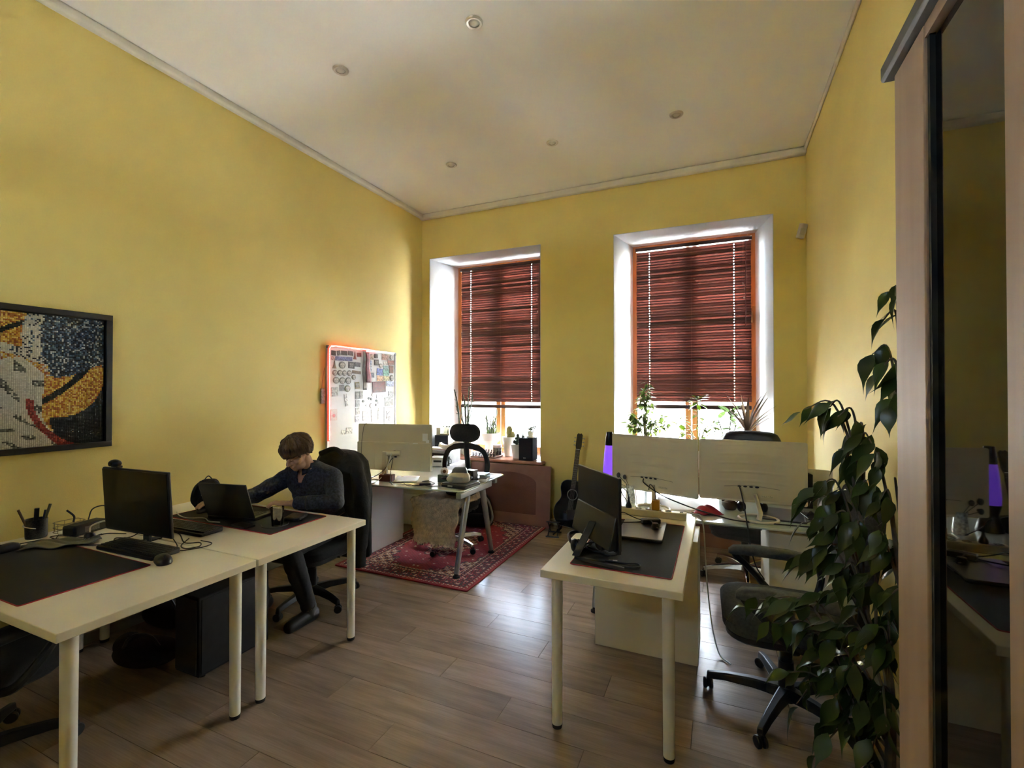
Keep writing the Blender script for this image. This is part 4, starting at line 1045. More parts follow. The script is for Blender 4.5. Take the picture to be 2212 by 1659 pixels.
# drinking glass with a dark drink
gls = thing('drinking_glass', 'clear glass of dark drink on the mat beside the laptop', 'glass', (-2.45, 2.035, 0.7445))
MB().lathe([(0.0, 0.006), (0.028, 0.006), (0.036, 0.112), (0.038, 0.112), (0.031, 0.0), (0.0, 0.0)], 28).build('tumbler', thin_glass('clear_glass', (0.86, 0.85, 0.78), 0.10), gls, smooth=True)
MB().lathe([(0.0, 0.007), (0.0275, 0.007), (0.030, 0.045), (0.0, 0.045)], 24).build('drink', mat('dark_drink', (0.01, 0.006, 0.004), 0.1), gls, smooth=True)
mouse('black mouse under the person\'s far hand', (-3.17, 2.06, 0.7445), 0.25)
phn = thing('phone', 'black phone lying on the mat beside the glass', 'phone', (-2.63, 1.945, 0.7445), 1.45)
MB().prism(rrect(0.072, 0.15, 0.01), 0.008).build('phone_body', BLACKP, phn, bevel=0.002)
MB().prism(rrect(0.066, 0.142, 0.008), 0.0006, Matrix.Translation((0, 0, 0.008))).build('screen', SCREEN, phn)
ep = thing('wallet', 'small black wallet on the mat near the desk edge', 'wallet', (-2.47, 2.19, 0.7445), 0.4)
MB().prism(rrect(0.10, 0.13, 0.012), 0.022).build('wallet_body', LEATHER, ep, bevel=0.006)
MB().box((0.0, 0.066, 0.011), (0.09, 0.002, 0.003)).build('stitch_line', GREYF, ep)
cable('white charging cable on the mat in front of the laptop', [(-2.82, 1.93, 0.748), (-2.9, 1.915, 0.748), (-3.0, 1.95, 0.748), (-3.1, 1.91, 0.748), (-3.22, 1.93, 0.748), (-3.33, 1.98, 0.746)], 0.0035, CABLEW)
cable('dark cable curling on the mat beside the glass', [(-2.55, 2.0, 0.748), (-2.48, 1.96, 0.748), (-2.42, 1.98, 0.748), (-2.40, 2.06, 0.748), (-2.44, 2.12, 0.748), (-2.39, 2.17, 0.748)], 0.0025)

def backpack(label, loc, rz, s=1.0, strap_m=None, name='backpack'):
    t = thing(name, label, 'bag', loc, rz)
    rings = []
    for z, w, d in ((0.0, 0.26, 0.14), (0.02, 0.30, 0.17), (0.12, 0.31, 0.18), (0.24, 0.28, 0.16), (0.32, 0.2, 0.11), (0.345, 0.1, 0.05)):
        rings.append([(x * s + 0.01 * math.sin(z * 40), y * s + 0.008 * math.sin(z * 31 + x * 20), z * s) for x, y in rrect(w, d, min(w, d) * 0.42, 4)])
    MB().loft(rings).build('sack', BLACKF, t, subd=1)
    MB().loft([[(x * s, y * s - 0.085 * s, z * s) for x, y in rrect(w, d, 0.02, 3)] for z, w, d in ((0.03, 0.18, 0.03), (0.05, 0.21, 0.05), (0.13, 0.2, 0.05), (0.155, 0.16, 0.03))]).build('front_pocket', BLACKF, t, subd=1)
    for sx in (-1, 1):
        MB().tube(spline([(sx * .07 * s, -.05 * s, .325 * s), (sx * .13 * s, -.10 * s, .26 * s), (sx * .16 * s, -.09 * s, .12 * s), (sx * .12 * s, -.07 * s, .03 * s)], 5), 0.011 * s, 6).build('strap', strap_m or BLACKP, t, smooth=True)
    MB().tube(spline([(-.04 * s, 0, .335 * s), (0, 0, .375 * s), (.04 * s, 0, .335 * s)], 5), 0.007 * s, 6).build('handle', BLACKP, t, smooth=True)
    return t
b1 = backpack('black backpack slumped on the desk behind the open laptop', (-3.28, 2.16, 0.742), 0.9, 0.58)
MB().tube(spline([(-.03, -.08, .10), (0, -.09, .125), (.03, -.085, .10)], 5), 0.004, 6).build('cord_tag', CABLEW, b1, smooth=True)

# under the left desks
tw = thing('computer_tower', 'black computer tower on the floor under the person\'s desk', 'computer', (-2.67, 1.86, 0))
MB().box((0, 0, 0.225), (0.2, 0.43, 0.43)).build('case', BLACKM, tw, bevel=0.006)
MB().box((0.102, 0, 0.225), (0.004, 0.40, 0.40)).build('side_panel', BLACKP, tw, bevel=0.001)
MB().box((0, -0.219, 0.225), (0.18, 0.008, 0.40)).build('front_bezel', BLACKP, tw, bevel=0.003)
for sx in (-1, 1):
    for sy in (-1, 1): MB().cyl((sx * .08, sy * .18, 0), (sx * .08, sy * .18, 0.012), 0.014, n=12).build('foot', RUBBER, tw)
def floor_bag(label, loc, rz, s):
    t = thing('duffel_bag', label, 'bag', loc, rz)
    MB().ell((0, 0, 0.075 * s), (0.19 * s, 0.10 * s, 0.085 * s), seg=20, rings=12).build('sack', BLACKF, t, smooth=True)
    MB().ell((-0.12 * s, 0.02, 0.11 * s), (0.08 * s, 0.07 * s, 0.07 * s)).build('bulging_pocket', BLACKF, t, smooth=True)
    MB().tube(spline([(-.1 * s, -.05, .13 * s), (-.05 * s, -.06, .2 * s), (.05 * s, -.06, .2 * s), (.1 * s, -.05, .13 * s)], 5), 0.009, 6).build('handle', BLACKP, t, smooth=True)
floor_bag('black soft bag on the floor beneath the left desks, nearer the aisle', (-2.98, 1.62, 0.005), 0.5, 0.95)
floor_bag('black soft bag on the floor beneath the left desks, by the wall', (-3.34, 1.95, 0.005), 0.2, 1.05)

# ------------------------------------------------------------------ rug with woven pattern
def rug():
    x0, x1, y0, y1 = -3.12, -1.785, 3.19, 5.06
    W, L = x1 - x0, y1 - y0
    t = thing('oriental_rug', 'red patterned oriental rug under the glass desk', 'rug', ((x0 + x1) / 2, (y0 + y1) / 2, 0))
    nx, ny = 170, 236
    red = srgb(150, 24, 46); red2 = srgb(126, 18, 38); navy = srgb(34, 24, 44); cream = srgb(214, 200, 176); tan = srgb(176, 138, 100); rose = srgb(186, 96, 106); edge = srgb(140, 20, 36)
    def motif(a, b, f):
        return math.sin(a * f) * math.cos(b * f * 1.13) + 0.6 * math.sin((a + b) * f * 1.9) * math.sin((a - b) * f * 1.7)
    def colour(u, v):               # u, v in metres from the centre, mirrored so the pattern is symmetric
        a, b = abs(u), abs(v)
        d = min(W / 2 - a, L / 2 - b)
        s = (v if W / 2 - a < L / 2 - b else u)
        if d < 0.022: return edge
        if d < 0.045: return cream if math.sin(s * 150 + 1.2 * math.sin(d * 280)) > 0.35 else edge
        if d < 0.062: return navy
        if d < 0.16:
            q = motif(s * 1.0, d * 1.0, 62)
            if q > 0.75: return cream
            if q > 0.45: return rose
            if q < -0.8: return red
            return navy
        if d < 0.172: return cream if math.sin(s * 210) > 0 else red
        if d < 0.205:
            return tan if motif(s, d, 120) > 0.35 else navy
        if d < 0.214: return cream
        # field: corner spandrels, red ground, central medallion
        fu, fv = a / (W / 2 - 0.21), b / (L / 2 - 0.21)
        cor = (fu ** 1.4 + fv ** 1.4) + 0.10 * math.sin(math.atan2(fv, fu) * 22)
        if cor > 1.26:
            q = motif(a, b, 58)
            return cream if q > 0.28 else (navy if q < -0.25 else tan)
        if cor > 1.22: return navy
        med = math.hypot(a / 0.21, b / 0.36) + 0.12 * math.cos(math.atan2(b, a) * 12)
        if med < 0.34: return red
        if med < 1.0:
            q = motif(a, b, 52)
            return cream if q > 0.1 else (navy if q < -0.3 else rose)
        if med < 1.06: return navy
        q = motif(a + 0.02, b, 34)
        if q > 1.18: return cream
        if q > 0.98: return rose
        return red if math.sin(a * 90) * math.sin(b * 90) > -0.5 else red2
    verts = [((i / nx - .5) * W, (j / ny - .5) * L, 0.010 + 0.0006 * math.sin(i * 1.3) * math.sin(j * 1.7)) for i in range(nx + 1) for j in range(ny + 1)]
    faces, cols = [], []
    for i in range(nx):
        for j in range(ny):
            b_ = i * (ny + 1) + j
            faces.append((b_, b_ + ny + 1, b_ + ny + 2, b_ + 1)); cols.append(colour(((i + .5) / nx - .5) * W, ((j + .5) / ny - .5) * L))
    me = bpy.data.meshes.new('pile'); me.from_pydata(verts, [], faces)
    ca = me.color_attributes.new('tint', 'FLOAT_COLOR', 'CORNER'); li = 0
    for p in me.polygons:
        c = cols[p.index]
        for _ in range(4): ca.data[li].color = (c[0], c[1], c[2], 1); li += 1
    me.materials.append(attr_mat('wool_pile', rough=0.95, bump=0.5, bscale=420, sheen=0.1))
    o = bpy.data.objects.new('pile', me); COL.objects.link(o); o.parent = t
    MB().prism(rrect(W, L, 0.01), 0.0098).build('backing', mat('rug_backing', edge, 0.9), t)
    pts = [(x, y, 0.0055) for x, y in rrect(W, L, 0.012)]
    MB().tube(pts + [pts[0]], 0.0055, 6, cap=False).build('bound_edge', mat('red_binding', edge, 0.85), t, smooth=True)
rug()

# ------------------------------------------------------------------ white monitors seen from behind
def white_monitor(label, pl, pr, z0, z1, base, style, zdesk):
    pl, pr = Vector((pl[0], pl[1], 0)), Vector((pr[0], pr[1], 0))
    c = (pl + pr) / 2; dx = pr - pl; w = dx.length; rz = math.atan2(dx.y, dx.x)
    t = thing('white_monitor', label, 'monitor', (base[0], base[1], zdesk), rz)
    inv = Matrix.Rotation(-rz, 3, 'Z')
    off = inv @ (c - Vector((base[0], base[1], 0)))
    p = thing('panel', None, None); p.parent = t; p.location = (off.x, off.y, (z0 + z1) / 2 - zdesk)
    h = z1 - z0
    MB().prism([(x, y) for x, y in rrect(w, h, 0.012)], 0.018, Matrix.Translation((0, 0.018, 0)) @ Matrix.Rotation(PI / 2, 4, 'X')).build('back_shell', MONW, p, bevel=0.003)
    MB().box((0, 0.020, 0), (w - 0.012, 0.003, h - 0.014)).build('screen', SCREEN, p)
    return t, p, off, w, h

t, p, off, w, h = white_monitor('large white monitor seen from behind on the glass desk over the rug', (-3.19, 3.56), (-2.455, 3.715), 0.795, 1.235, (-2.875, 3.565), 'slab', 0.72)
MB().box((0, -0.014, -h * 0.19), (w - 0.006, 0.028, h * 0.60)).build('lower_bulge', MONW, p, bevel=0.004)
MB().box((0.045, -0.03, -h * 0.19), (w * 0.62, 0.006, h * 0.56)).build('rear_cover', MONW, p, bevel=0.003)
for c_, s_ in (((0.31, -0.002, 0.10), (0.05, 0.003, 0.07)), ((0.335, -0.002, 0.05), (0.03, 0.003, 0.05))):
    MB().box(c_, s_).build('tape_piece', PAPER, p)
MB().prism([(0.20, 0.045), (0.25, 0.045), (0.235, -0.03)], 0.002, Matrix.Translation((0, -0.028, 0)) @ Matrix.Rotation(PI / 2, 4, 'X')).build('tape_piece', PAPER, p)
for k, (x, z) in enumerate(((0.02, -0.03), (0.025, -0.055), (0.03, -0.085))):
    MB().box((x, -0.036, z), (0.022, 0.012, 0.014)).build('port_plug', BLACKP, p, bevel=0.002)
MB().box((0.0, 0, 0.13), (0.05, 0.03, 0.26)).build('stand_column', MONW, t, bevel=0.004)
MB().cyl((0.02, -0.002, 0.245), (0.14, 0.03, 0.245), 0.026, n=18).build('hinge', MONW, t, smooth=True)
MB().prism(rrect(0.26, 0.20, 0.02), 0.008, Matrix.Translation((0, 0.05, 0))).build('stand_base', MONW, t, bevel=0.003)

def ring_monitor(label, pl, pr, z0, z1, base):
    t, p, off, w, h = white_monitor(label, pl, pr, z0, z1, base, 'ring', 0.726)
    # softly domed back with shallow ribs
    def dome(u, v):
        x, z = (u - .5) * (w - 0.03), (v - .5) * (h - 0.03)
        e = max(0, 1 - (2 * abs(u - .5)) ** 4) * max(0, 1 - (2 * abs(v - .5)) ** 4)
        rib = 0.0035 * max(0, math.cos((z + 0.10 * (x / w) ** 2) * 2 * PI / 0.058)) ** 8 * (1 if abs(x) < w * 0.3 and z > -h * 0.28 else 0)
        return (x, -0.001 - 0.020 * e - rib, z)
    MB().grid(dome, 36, 60).build('domed_back', MONW, p, smooth=True, angle=180)
    sl = MB()
    for k in range(4): sl.ell((-0.07 + 0.034 * k, -0.021, -h * 0.24), (0.012, 0.004, 0.006), seg=12, rings=6)
    tag(sl.build('ports', BLACKP, p, smooth=True), kind='stuff')
    MB().tube([(-0.16, -0.0205, -h * 0.24 - 0.006), (0, -0.022, -h * 0.215), (0.16, -0.0205, -h * 0.24 - 0.006)], 0.0016, 6).build('port_groove', mat('groove_shadow_plastic', (0.25, 0.23, 0.18), 0.6), p)
    MB().box((0.09, -0.020, -h * 0.38), (0.07, 0.002, 0.012)).build('rating_label', mat('pale_label', (0.45, 0.42, 0.33), 0.6, var=0.5, scale=180), p)
    n = 40
    top = Vector((off.x + 0.02, off.y - 0.028, z0 - 0.726 + 0.06))
    MB().tube([(0.0, -0.0, 0.006), (0.012, 0.01, 0.05), tuple(top)], [0.016, 0.014, 0.011], 12).build('stand_rod', MONW, t, smooth=True)
    R = 0.115
    pts = [(R * math.cos(2 * PI * k / n), R * 0.86 * math.sin(2 * PI * k / n) + 0.02, 0.008) for k in range(n + 1)]
    MB().tube(pts, 0.0085, 8, cap=False).build('ring_base', MONW, t, smooth=True)
    return t
ring_monitor('left one of the twin white monitors beside the purple lava lamp', (-0.745, 3.60), (-0.128, 3.405), 0.825, 1.228, (-0.43, 3.40))
ring_monitor('right one of the twin white monitors nearest the ficus', (-0.119, 3.405), (0.508, 3.40), 0.838, 1.236, (0.235, 3.39))

# ------------------------------------------------------------------ things on the glass desk over the rug
ZG = 0.7215
def cup(label, loc, r, h, m, name='cup', handle=False, cat='cup', inner=None):
    t = thing(name, label, cat, loc)
    MB().lathe([(0, 0.004), (r * 0.86, 0.004), (r * 0.94, h), (r, h), (r * 0.92, 0.0), (0, 0.0)], 24).build('body', m, t, smooth=True)
    if handle: MB().tube(spline([(r * .9, 0, h * .8), (r * 1.5, 0, h * .75), (r * 1.5, 0, h * .35), (r * .88, 0, h * .25)], 5), 0.005, 8).build('handle', m, t, smooth=True)
    else: MB().lathe([(r * .93, h - 0.004), (r * 1.05, h - 0.002), (r * 1.05, h + 0.003), (r * .93, h + 0.003)], 24).build('rim', m, t, smooth=True)
    return t
cup('white paper cup with rim at the left end of the glass desk', (-3.17, 3.46, ZG), 0.033, 0.115, CERAM)
gl2 = thing('glass_jar', 'small clear jar beside the white paper cup', 'jar', (-3.27, 3.50, ZG))
MB().lathe([(0, 0.003), (0.03, 0.003), (0.032, 0.07), (0.034, 0.07), (0.034, 0), (0, 0)], 20).build('jar_body', thin_glass('clear_glass'), gl2, smooth=True)
MB().lathe([(0.0, 0.078), (0.030, 0.078), (0.035, 0.068), (0.035, 0.072)], 20).build('jar_lid', BLACKP, gl2, smooth=True)
paper('white paper sheets lying under the large white monitor', (-2.68, 3.64, ZG), 0.5, 0.21, 0.297, 2)
paper('second white paper lying left of the monitor stand', (-3.02, 3.50, ZG), -0.3, 0.15, 0.21, 1)
rb = thing('red_box', 'dark red box behind the white monitor stand', 'box', (-2.80, 3.50, ZG), 0.2)
MB().box((0, 0, 0.03), (0.13, 0.07, 0.06)).build('carton', mat('dark_red_card', (0.10, 0.012, 0.008), 0.5, var=0.3), rb, bevel=0.003)
MB().box((0, 0, 0.0615), (0.132, 0.03, 0.002)).build('flap', mat('brown_flap', (0.14, 0.05, 0.02), 0.5), rb)

vc = thing('black_case', 'flat black case at the glass desk corner under the goggles', 'case', (-2.07, 3.59, ZG), -0.12)
MB().prism(rrect(0.26, 0.25, 0.02), 0.022).build('lower_shell', BLACKP, vc, bevel=0.004)
MB().prism(rrect(0.25, 0.24, 0.02), 0.012, Matrix.Translation((0, 0, 0.023))).build('lid', mat('grey_case_lid', (0.05, 0.048, 0.045), 0.35), vc, bevel=0.004)
MB().box((-0.02, -0.126, 0.016), (0.05, 0.006, 0.014)).build('latch', STEEL, vc, bevel=0.001)
vr = thing('goggles', 'white headset goggles with grey visor lying on the black case', 'goggles', (-2.07, 3.56, ZG + 0.037), 0.35)
GW = mat('ivory_plastic', (0.62, 0.57, 0.44), 0.4, var=0.1)
MB().loft([[(x, y + yo, z) for x, y in rrect(w_, d_, 0.03, 4)] for z, w_, d_, yo in ((0, 0.16, 0.08, 0), (0.012, 0.19, 0.10, 0), (0.05, 0.19, 0.105, 0.0), (0.075, 0.16, 0.08, 0.01), (0.082, 0.11, 0.05, 0.01))]).build('shell', GW, vr, smooth=True)
MB().loft([[(x, y + yo, z) for x, y in rrect(w_, d_, 0.02, 4)] for z, w_, d_, yo in ((0.066, 0.145, 0.07, 0.01), (0.10, 0.13, 0.06, 0.04), (0.118, 0.10, 0.04, 0.06))]).build('visor', mat('grey_visor', (0.07, 0.07, 0.065), 0.3), vr, smooth=True)
MB().tube(spline([(-0.09, 0.02, 0.03), (-0.15, 0.05, 0.02), (-0.17, 0.10, 0.015), (-0.12, 0.15, 0.016), (0.0, 0.16, 0.018), (0.09, 0.12, 0.02), (0.095, 0.03, 0.03)], 6), 0.010, 6).build('strap', BLACKP, vr, smooth=True)
MB().ell((0.07, -0.045, 0.035), (0.032, 0.02, 0.028)).build('cheek_pad', GW, vr, smooth=True)
MB().ell((-0.07, -0.045, 0.035), (0.032, 0.02, 0.028)).build('cheek_pad', GW, vr, smooth=True)
tp = thing('ball_camera', 'green pack with a white camera ball beside the goggles', 'camera', (-2.30, 3.67, ZG), 0.2)
MB().box((0, 0, 0.035), (0.09, 0.06, 0.07)).build('green_pack', mat('dull_green', (0.10, 0.13, 0.07), 0.6), tp, bevel=0.006)
MB().ell((0.02, -0.02, 0.10), (0.036, 0.036, 0.036)).build('camera_ball', GW, tp, smooth=True)
MB().cyl((0.03, -0.05, 0.105), (0.034, -0.06, 0.107), 0.016, n=16).build('lens', mat('amber_lens', (0.16, 0.06, 0.02), 0.2), tp, smooth=True)
cb_ = thing('coffee_box', 'dark box with a gold emblem beside the books', 'box', (-2.07, 3.775, ZG), -0.1)
MB().box((0, 0, 0.055), (0.105, 0.075, 0.11)).build('carton', mat('espresso_card', (0.016, 0.011, 0.009), 0.4, var=0.2), cb_, bevel=0.002)
MB().lathe([(0.012, -.001), (0.02, -.001), (0.02, .001), (0.012, .001)], 20).xf(Matrix.Translation((0.01, -0.0385, 0.065)) @ Matrix.Rotation(PI / 2, 4, 'X')).build('emblem', mat('gold_print', (0.42, 0.26, 0.08), 0.4), cb_)
MB().box((0.01, -0.0382, 0.03), (0.03, 0.001, 0.012)).build('emblem_line', mat('gold_print', (0.42, 0.26, 0.08), 0.4), cb_)
def book(label, loc, rz, w, d, h, m, name='book'):
    t = thing(name, label, 'book', loc, rz)
    MB().box((0, 0, h / 2), (w - 0.006, d - 0.006, h - 0.005)).build('pages', PAPER, t)
    MB().box((0, 0, 0.0015), (w, d, 0.003)).build('cover', m, t); MB().box((0, 0, h - 0.0015), (w, d, 0.003)).build('cover', m, t)
    MB().box((-w / 2 + 0.0015, 0, h / 2), (0.003, d, h)).build('spine', m, t)
    return t
bk = mat('black_cover', (0.012, 0.013, 0.015), 0.4)
book('thick black book at the bottom of the stack on the glass desk', (-1.99, 3.88, ZG), 0.25, 0.085, 0.15, 0.035, bk)
book('black notebook in the middle of the stack on the glass desk', (-1.995, 3.89, ZG + 0.035), 0.45, 0.08, 0.14, 0.014, bk)
book('slim dark notebook on top of the stack on the glass desk', (-2.005, 3.90, ZG + 0.049), 0.1, 0.08, 0.13, 0.012, mat('navy_cover', (0.02, 0.025, 0.04), 0.3))
paper('printed flyer at the sunny far corner of the glass desk', (-2.04, 4.07, ZG), 0.2, 0.13, 0.19, 1, mat('printed_flyer', (0.6, 0.64, 0.66), 0.5, var=0.5, scale=60))

zg = ZG + 0.003
cable('white cables hanging from the monitor stand over the desk edge', [(-2.80, 3.57, 0.97), (-2.80, 3.52, 0.88), (-2.83, 3.46, 0.76), (-2.84, 3.36, zg), (-2.86, 3.285, 0.715), (-2.95, 3.26, 0.60), (-3.05, 3.27, 0.56), (-3.14, 3.3, 0.62), (-3.2, 3.32, 0.71)], 0.0042, CABLEW)
cable('black cable drooping below the left end of the glass desk', [(-2.78, 3.56, 0.93), (-2.86, 3.50, 0.80), (-2.98, 3.40, zg), (-3.05, 3.285, 0.71), (-3.02, 3.25, 0.60), (-2.92, 3.25, 0.56), (-2.84, 3.26, 0.62), (-2.82, 3.272, 0.70)], 0.003)
cable('black cables snaking along the front of the glass desk', [(-2.77, 3.55, 0.93), (-2.72, 3.45, 0.80), (-2.66, 3.39, zg), (-2.58, 3.40, zg), (-2.52, 3.45, zg), (-2.44, 3.42, zg), (-2.38, 3.47, zg), (-2.30, 3.45, zg), (-2.22, 3.50, zg)], 0.003)
cable('second black cable wandering across the glass desk', [(-2.72, 3.43, zg), (-2.60, 3.47, zg), (-2.50, 3.40, zg), (-2.40, 3.43, zg), (-2.32, 3.55, zg), (-2.40, 3.62, zg), (-2.48, 3.60, zg), (-2.45, 3.66, zg)], 0.0026)
cable('thin black cord hanging over the top of the large white monitor', [(-3.10, 3.585, 1.23), (-3.10, 3.56, 1.238), (-3.105, 3.535, 1.20), (-3.115, 3.52, 1.05), (-3.12, 3.52, 0.90)], 0.0022)
dg = thing('cable_adapter', 'small black cable adapter on the glass desk front', 'adapter', (-2.36, 3.47, ZG + 0.004), 0.5)
MB().box((0, 0, 0.008), (0.10, 0.03, 0.016)).build('adapter_body', BLACKP, dg, bevel=0.003)
MB().box((0.055, 0, 0.008), (0.012, 0.012, 0.008)).build('connector', STEEL, dg)

# on the low corner cabinet
pr_ = thing('printer', 'grey printer with papers on the low white cabinet', 'printer', (-3.02, 4.72, 0.70), 0.05)
MB().box((0, 0, 0.08), (0.40, 0.34, 0.15)).build('body', mat('light_grey_plastic', (0.35, 0.36, 0.37), 0.45), pr_, bevel=0.01)
MB().box((0.03, -0.20, 0.03), (0.26, 0.10, 0.012)).build('paper_tray', BLACKP, pr_, bevel=0.003)
MB().box((0, -0.172, 0.11), (0.36, 0.004, 0.05)).build('front_slot', BLACKM, pr_)
for k in range(3):
    paper(('lowest', 'middle', 'top')[k] + ' sheet of the paper pile on the printer', (-3.02 + 0.02 * k, 4.70, 0.857 + 0.008 * k), 0.1 * k + 1.5, 0.21, 0.297, 3, PAPER if k != 1 else mat('pinkish_paper', (0.6, 0.45, 0.45), 0.8))
sh = MB().grid(lambda u, v: ((u - .5) * .2, (v - .5) * .2, 0.03 + 0.06 * (u - .3) ** 2 * 4 + 0.02 * math.sin(v * 5)), 10, 10).build('crumpled_sheet', PAPER, solid=0.001, loc=(-2.86, 4.66, 0.875), rot=(0.2, 0.2, 0.4), smooth=True)
tag(sh, 'curled white sheet leaning on the paper pile', 'paper')
jr = cup('patterned mug standing right of the printer', (-2.815, 4.56, 0.70), 0.04, 0.10, mat('dark_pattern_mug', (0.10, 0.12, 0.11), 0.3, var=0.9, scale=60), handle=True)
lb = thing('white_box', 'white box with a dark slot beside the printer', 'box', (-2.83, 4.42, ZG), 0.3)
MB().box((0, 0, 0.05), (0.16, 0.16, 0.10)).build('shell', BLUEW, lb, bevel=0.006)
MB().box((0.01, -0.081, 0.06), (0.09, 0.003, 0.022)).build('slot', BLACKM, lb)
bp2 = backpack('black backpack with pale straps on the rug before the brown board', (-2.50, 4.74, 0.012), 0.3, 1.1, mat('pale_strap', (0.45, 0.46, 0.46), 0.7))
bg_ = thing('black_bag', 'black soft bag resting on the sheepskin seat', 'bag', (-2.26, 3.93, 0.575))
cushion(0.30, 0.22, 0.115, 0.09).build('bag_body', BLACKF, bg_, smooth=True, loc=(0, 0, 0.045))
MB().tube(spline([(-.06, -.02, .10), (-.03, -.04, .118), (.03, -.04, .118), (.06, -.02, .10)], 5), 0.006, 6).build('bag_handle', BLACKP, bg_, smooth=True)

# ------------------------------------------------------------------ left window sill
ZW = 0.7305
def conic_pot(label, loc, r0, r1, h, name='plant_pot', square=False):
    t = thing(name, label, 'plant', loc)
    if square:
        MB().loft([[(x, y, z) for x, y in rrect(2 * r, 2 * r, r * 0.3, 4)] for z, r in ((0, r0), (h, r1))]).build('pot', CERAM, t, bevel=0.003)
    else:
        MB().lathe([(0, 0), (r0, 0), (r1, h), (r1 * 1.0, h + 0.004), (r1 * 0.9, h + 0.004), (r1 * 0.88, h - 0.02), (0, h - 0.02)], 26).build('pot', CERAM, t, smooth=True)
    MB().lathe([(0, h - 0.008), (r1 * 0.87, h - 0.012)], 20).build('soil', SOIL, t)
    return t
CACT = mat('grey_green_cactus', (0.12, 0.16, 0.07), 0.7, var=0.4, scale=40, bump=0.4, bscale=90)
CACTD = mat('dark_euphorbia', (0.07, 0.10, 0.06), 0.7, var=0.4, scale=40)
GOLD = mat('golden_cactus', (0.30, 0.26, 0.10), 0.8, var=0.4, scale=70, bump=0.6, bscale=200)
def stems(t, base_z, n, spread, H, r, seed, m, spines=False, lean=0.12):
    rnd = random.Random(seed)
    for k in range(n):
        a = rnd.uniform(0, 2 * PI); rr = spread * math.sqrt(rnd.random())
        x, y = rr * math.cos(a), rr * math.sin(a); h = H * rnd.uniform(0.45, 1.0); ln = rnd.uniform(0.2, 1) * lean
        pts = [Vector((x, y, base_z - 0.02))]
        for j in range(1, 6):
            pts.append(Vector((x + math.cos(a) * ln * (j / 5) ** 1.6 + rnd.uniform(-.012, .012), y + math.sin(a) * ln * 0.3 * (j / 5) ** 1.6, base_z + h * j / 5)))
        P = spline(pts, 3)
        st = MB().tube(P, [r * (1 - 0.55 * i / len(P)) for i in range(len(P))], 6).build('stem', m, t, smooth=True)
        if rnd.random() < 0.6:
            q = P[len(P) // 2]; b2 = rnd.uniform(0, 2 * PI)
            MB().tube([q, q + Vector((math.cos(b2) * .03, math.sin(b2) * .02, .05)), q + Vector((math.cos(b2) * .04, math.sin(b2) * .03, .05 + h * .25))], [r * .7, r * .6, r * .3], 6).build('side_shoot', m, st, smooth=True)
        if spines:
            for j in range(2, len(P) - 1, 2):
                q = P[j]; b2 = rnd.uniform(0, 2 * PI)
                MB().tube([q, q + Vector((math.cos(b2) * .03, math.sin(b2) * .02, -.004)), q + Vector((math.cos(b2) * .045, math.sin(b2) * .03, .012))], [.005, .004, .001], 4).build('leaf_spur', m, st)
e1 = conic_pot('tall branching euphorbia at the left end of the window sill', (-3.03, 5.37, ZW), 0.08, 0.11, 0.17)
stems(e1, 0.16, 9, 0.06, 0.78, 0.013, 4, CACTD, True, 0.28)
e2 = thing('pedestal_planter', 'wide white pedestal planter with upright green cactus stems', 'plant', (-2.72, 5.50, ZW))
MB().lathe([(0, 0), (0.075, 0), (0.08, 0.008), (0.075, 0.10), (0.085, 0.14), (0.12, 0.17), (0.13, 0.265), (0.122, 0.265), (0.115, 0.24), (0, 0.24)], 30).build('planter', CERAM, e2, smooth=True)
MB().lathe([(0, 0.25), (0.117, 0.247)], 20).build('soil', SOIL, e2)
stems(e2, 0.25, 12, 0.09, 0.33, 0.011, 8, CACT, False, 0.10)
for k in range(14):
    rnd = random.Random(60 + k); a = rnd.uniform(0, 6.28)
    MB().tube([(0.04 * math.cos(a), 0.04 * math.sin(a), 0.24), (0.06 * math.cos(a), 0.06 * math.sin(a), 0.29), (0.075 * math.cos(a), 0.075 * math.sin(a), 0.30 + 0.07 * rnd.random())], [0.008, 0.007, 0.001], 5).build('young_shoot', mat('fresh_green', (0.20, 0.30, 0.07), 0.6), e2, smooth=True)
c1 = conic_pot('tall white pot with a golden barrel cactus on the sill', (-2.395, 5.37, ZW), 0.062, 0.092, 0.235)
MB().lathe([(0, 0.225), (0.032, 0.23), (0.043, 0.28), (0.04, 0.34), (0.02, 0.372), (0, 0.376)], 20).build('cactus', GOLD, c1, smooth=True)
MB().lathe([(0, 0.225), (0.026, 0.235), (0.03, 0.27), (0.018, 0.305), (0, 0.312)], 16, (0.055, -0.02, 0)).build('cactus_pup', GOLD, c1, smooth=True)
c2 = conic_pot('white square pot with a knobbly dark cactus beside the speaker', (-2.225, 5.235, ZW), 0.05, 0.068, 0.165, square=True)
rk = random.Random(9)
for k in range(16):
    a = rk.uniform(0, 6.28); r_ = rk.uniform(0, 0.042); z = 0.165 + rk.uniform(0.0, 0.11) * (1.3 - r_ / 0.045)
    MB().ell((r_ * math.cos(a), r_ * math.sin(a), z), (0.022, 0.02, 0.024), seg=10, rings=7).build('cactus_knob', CACTD, c2, smooth=True)
c3 = conic_pot('small white pot behind the headrest chair', (-2.93, 5.25, ZW), 0.045, 0.062, 0.12, square=True)
stems(c3, 0.11, 4, 0.03, 0.10, 0.01, 17, CACTD, False, 0.03)
mg = cup('white mug with a dark forest print among the sill plants', (-2.545, 5.33, ZW), 0.058, 0.135, CERAM, handle=True)
MB().lathe([(0.0540, 0.02), (0.0560, 0.10)], 24).xf(Matrix.Scale(1.03, 4)).build('print_band', mat('forest_print', (0.20, 0.23, 0.22), 0.4, var=1.0, scale=45, stretch=(1, 1, 0.35)), mg, smooth=True)
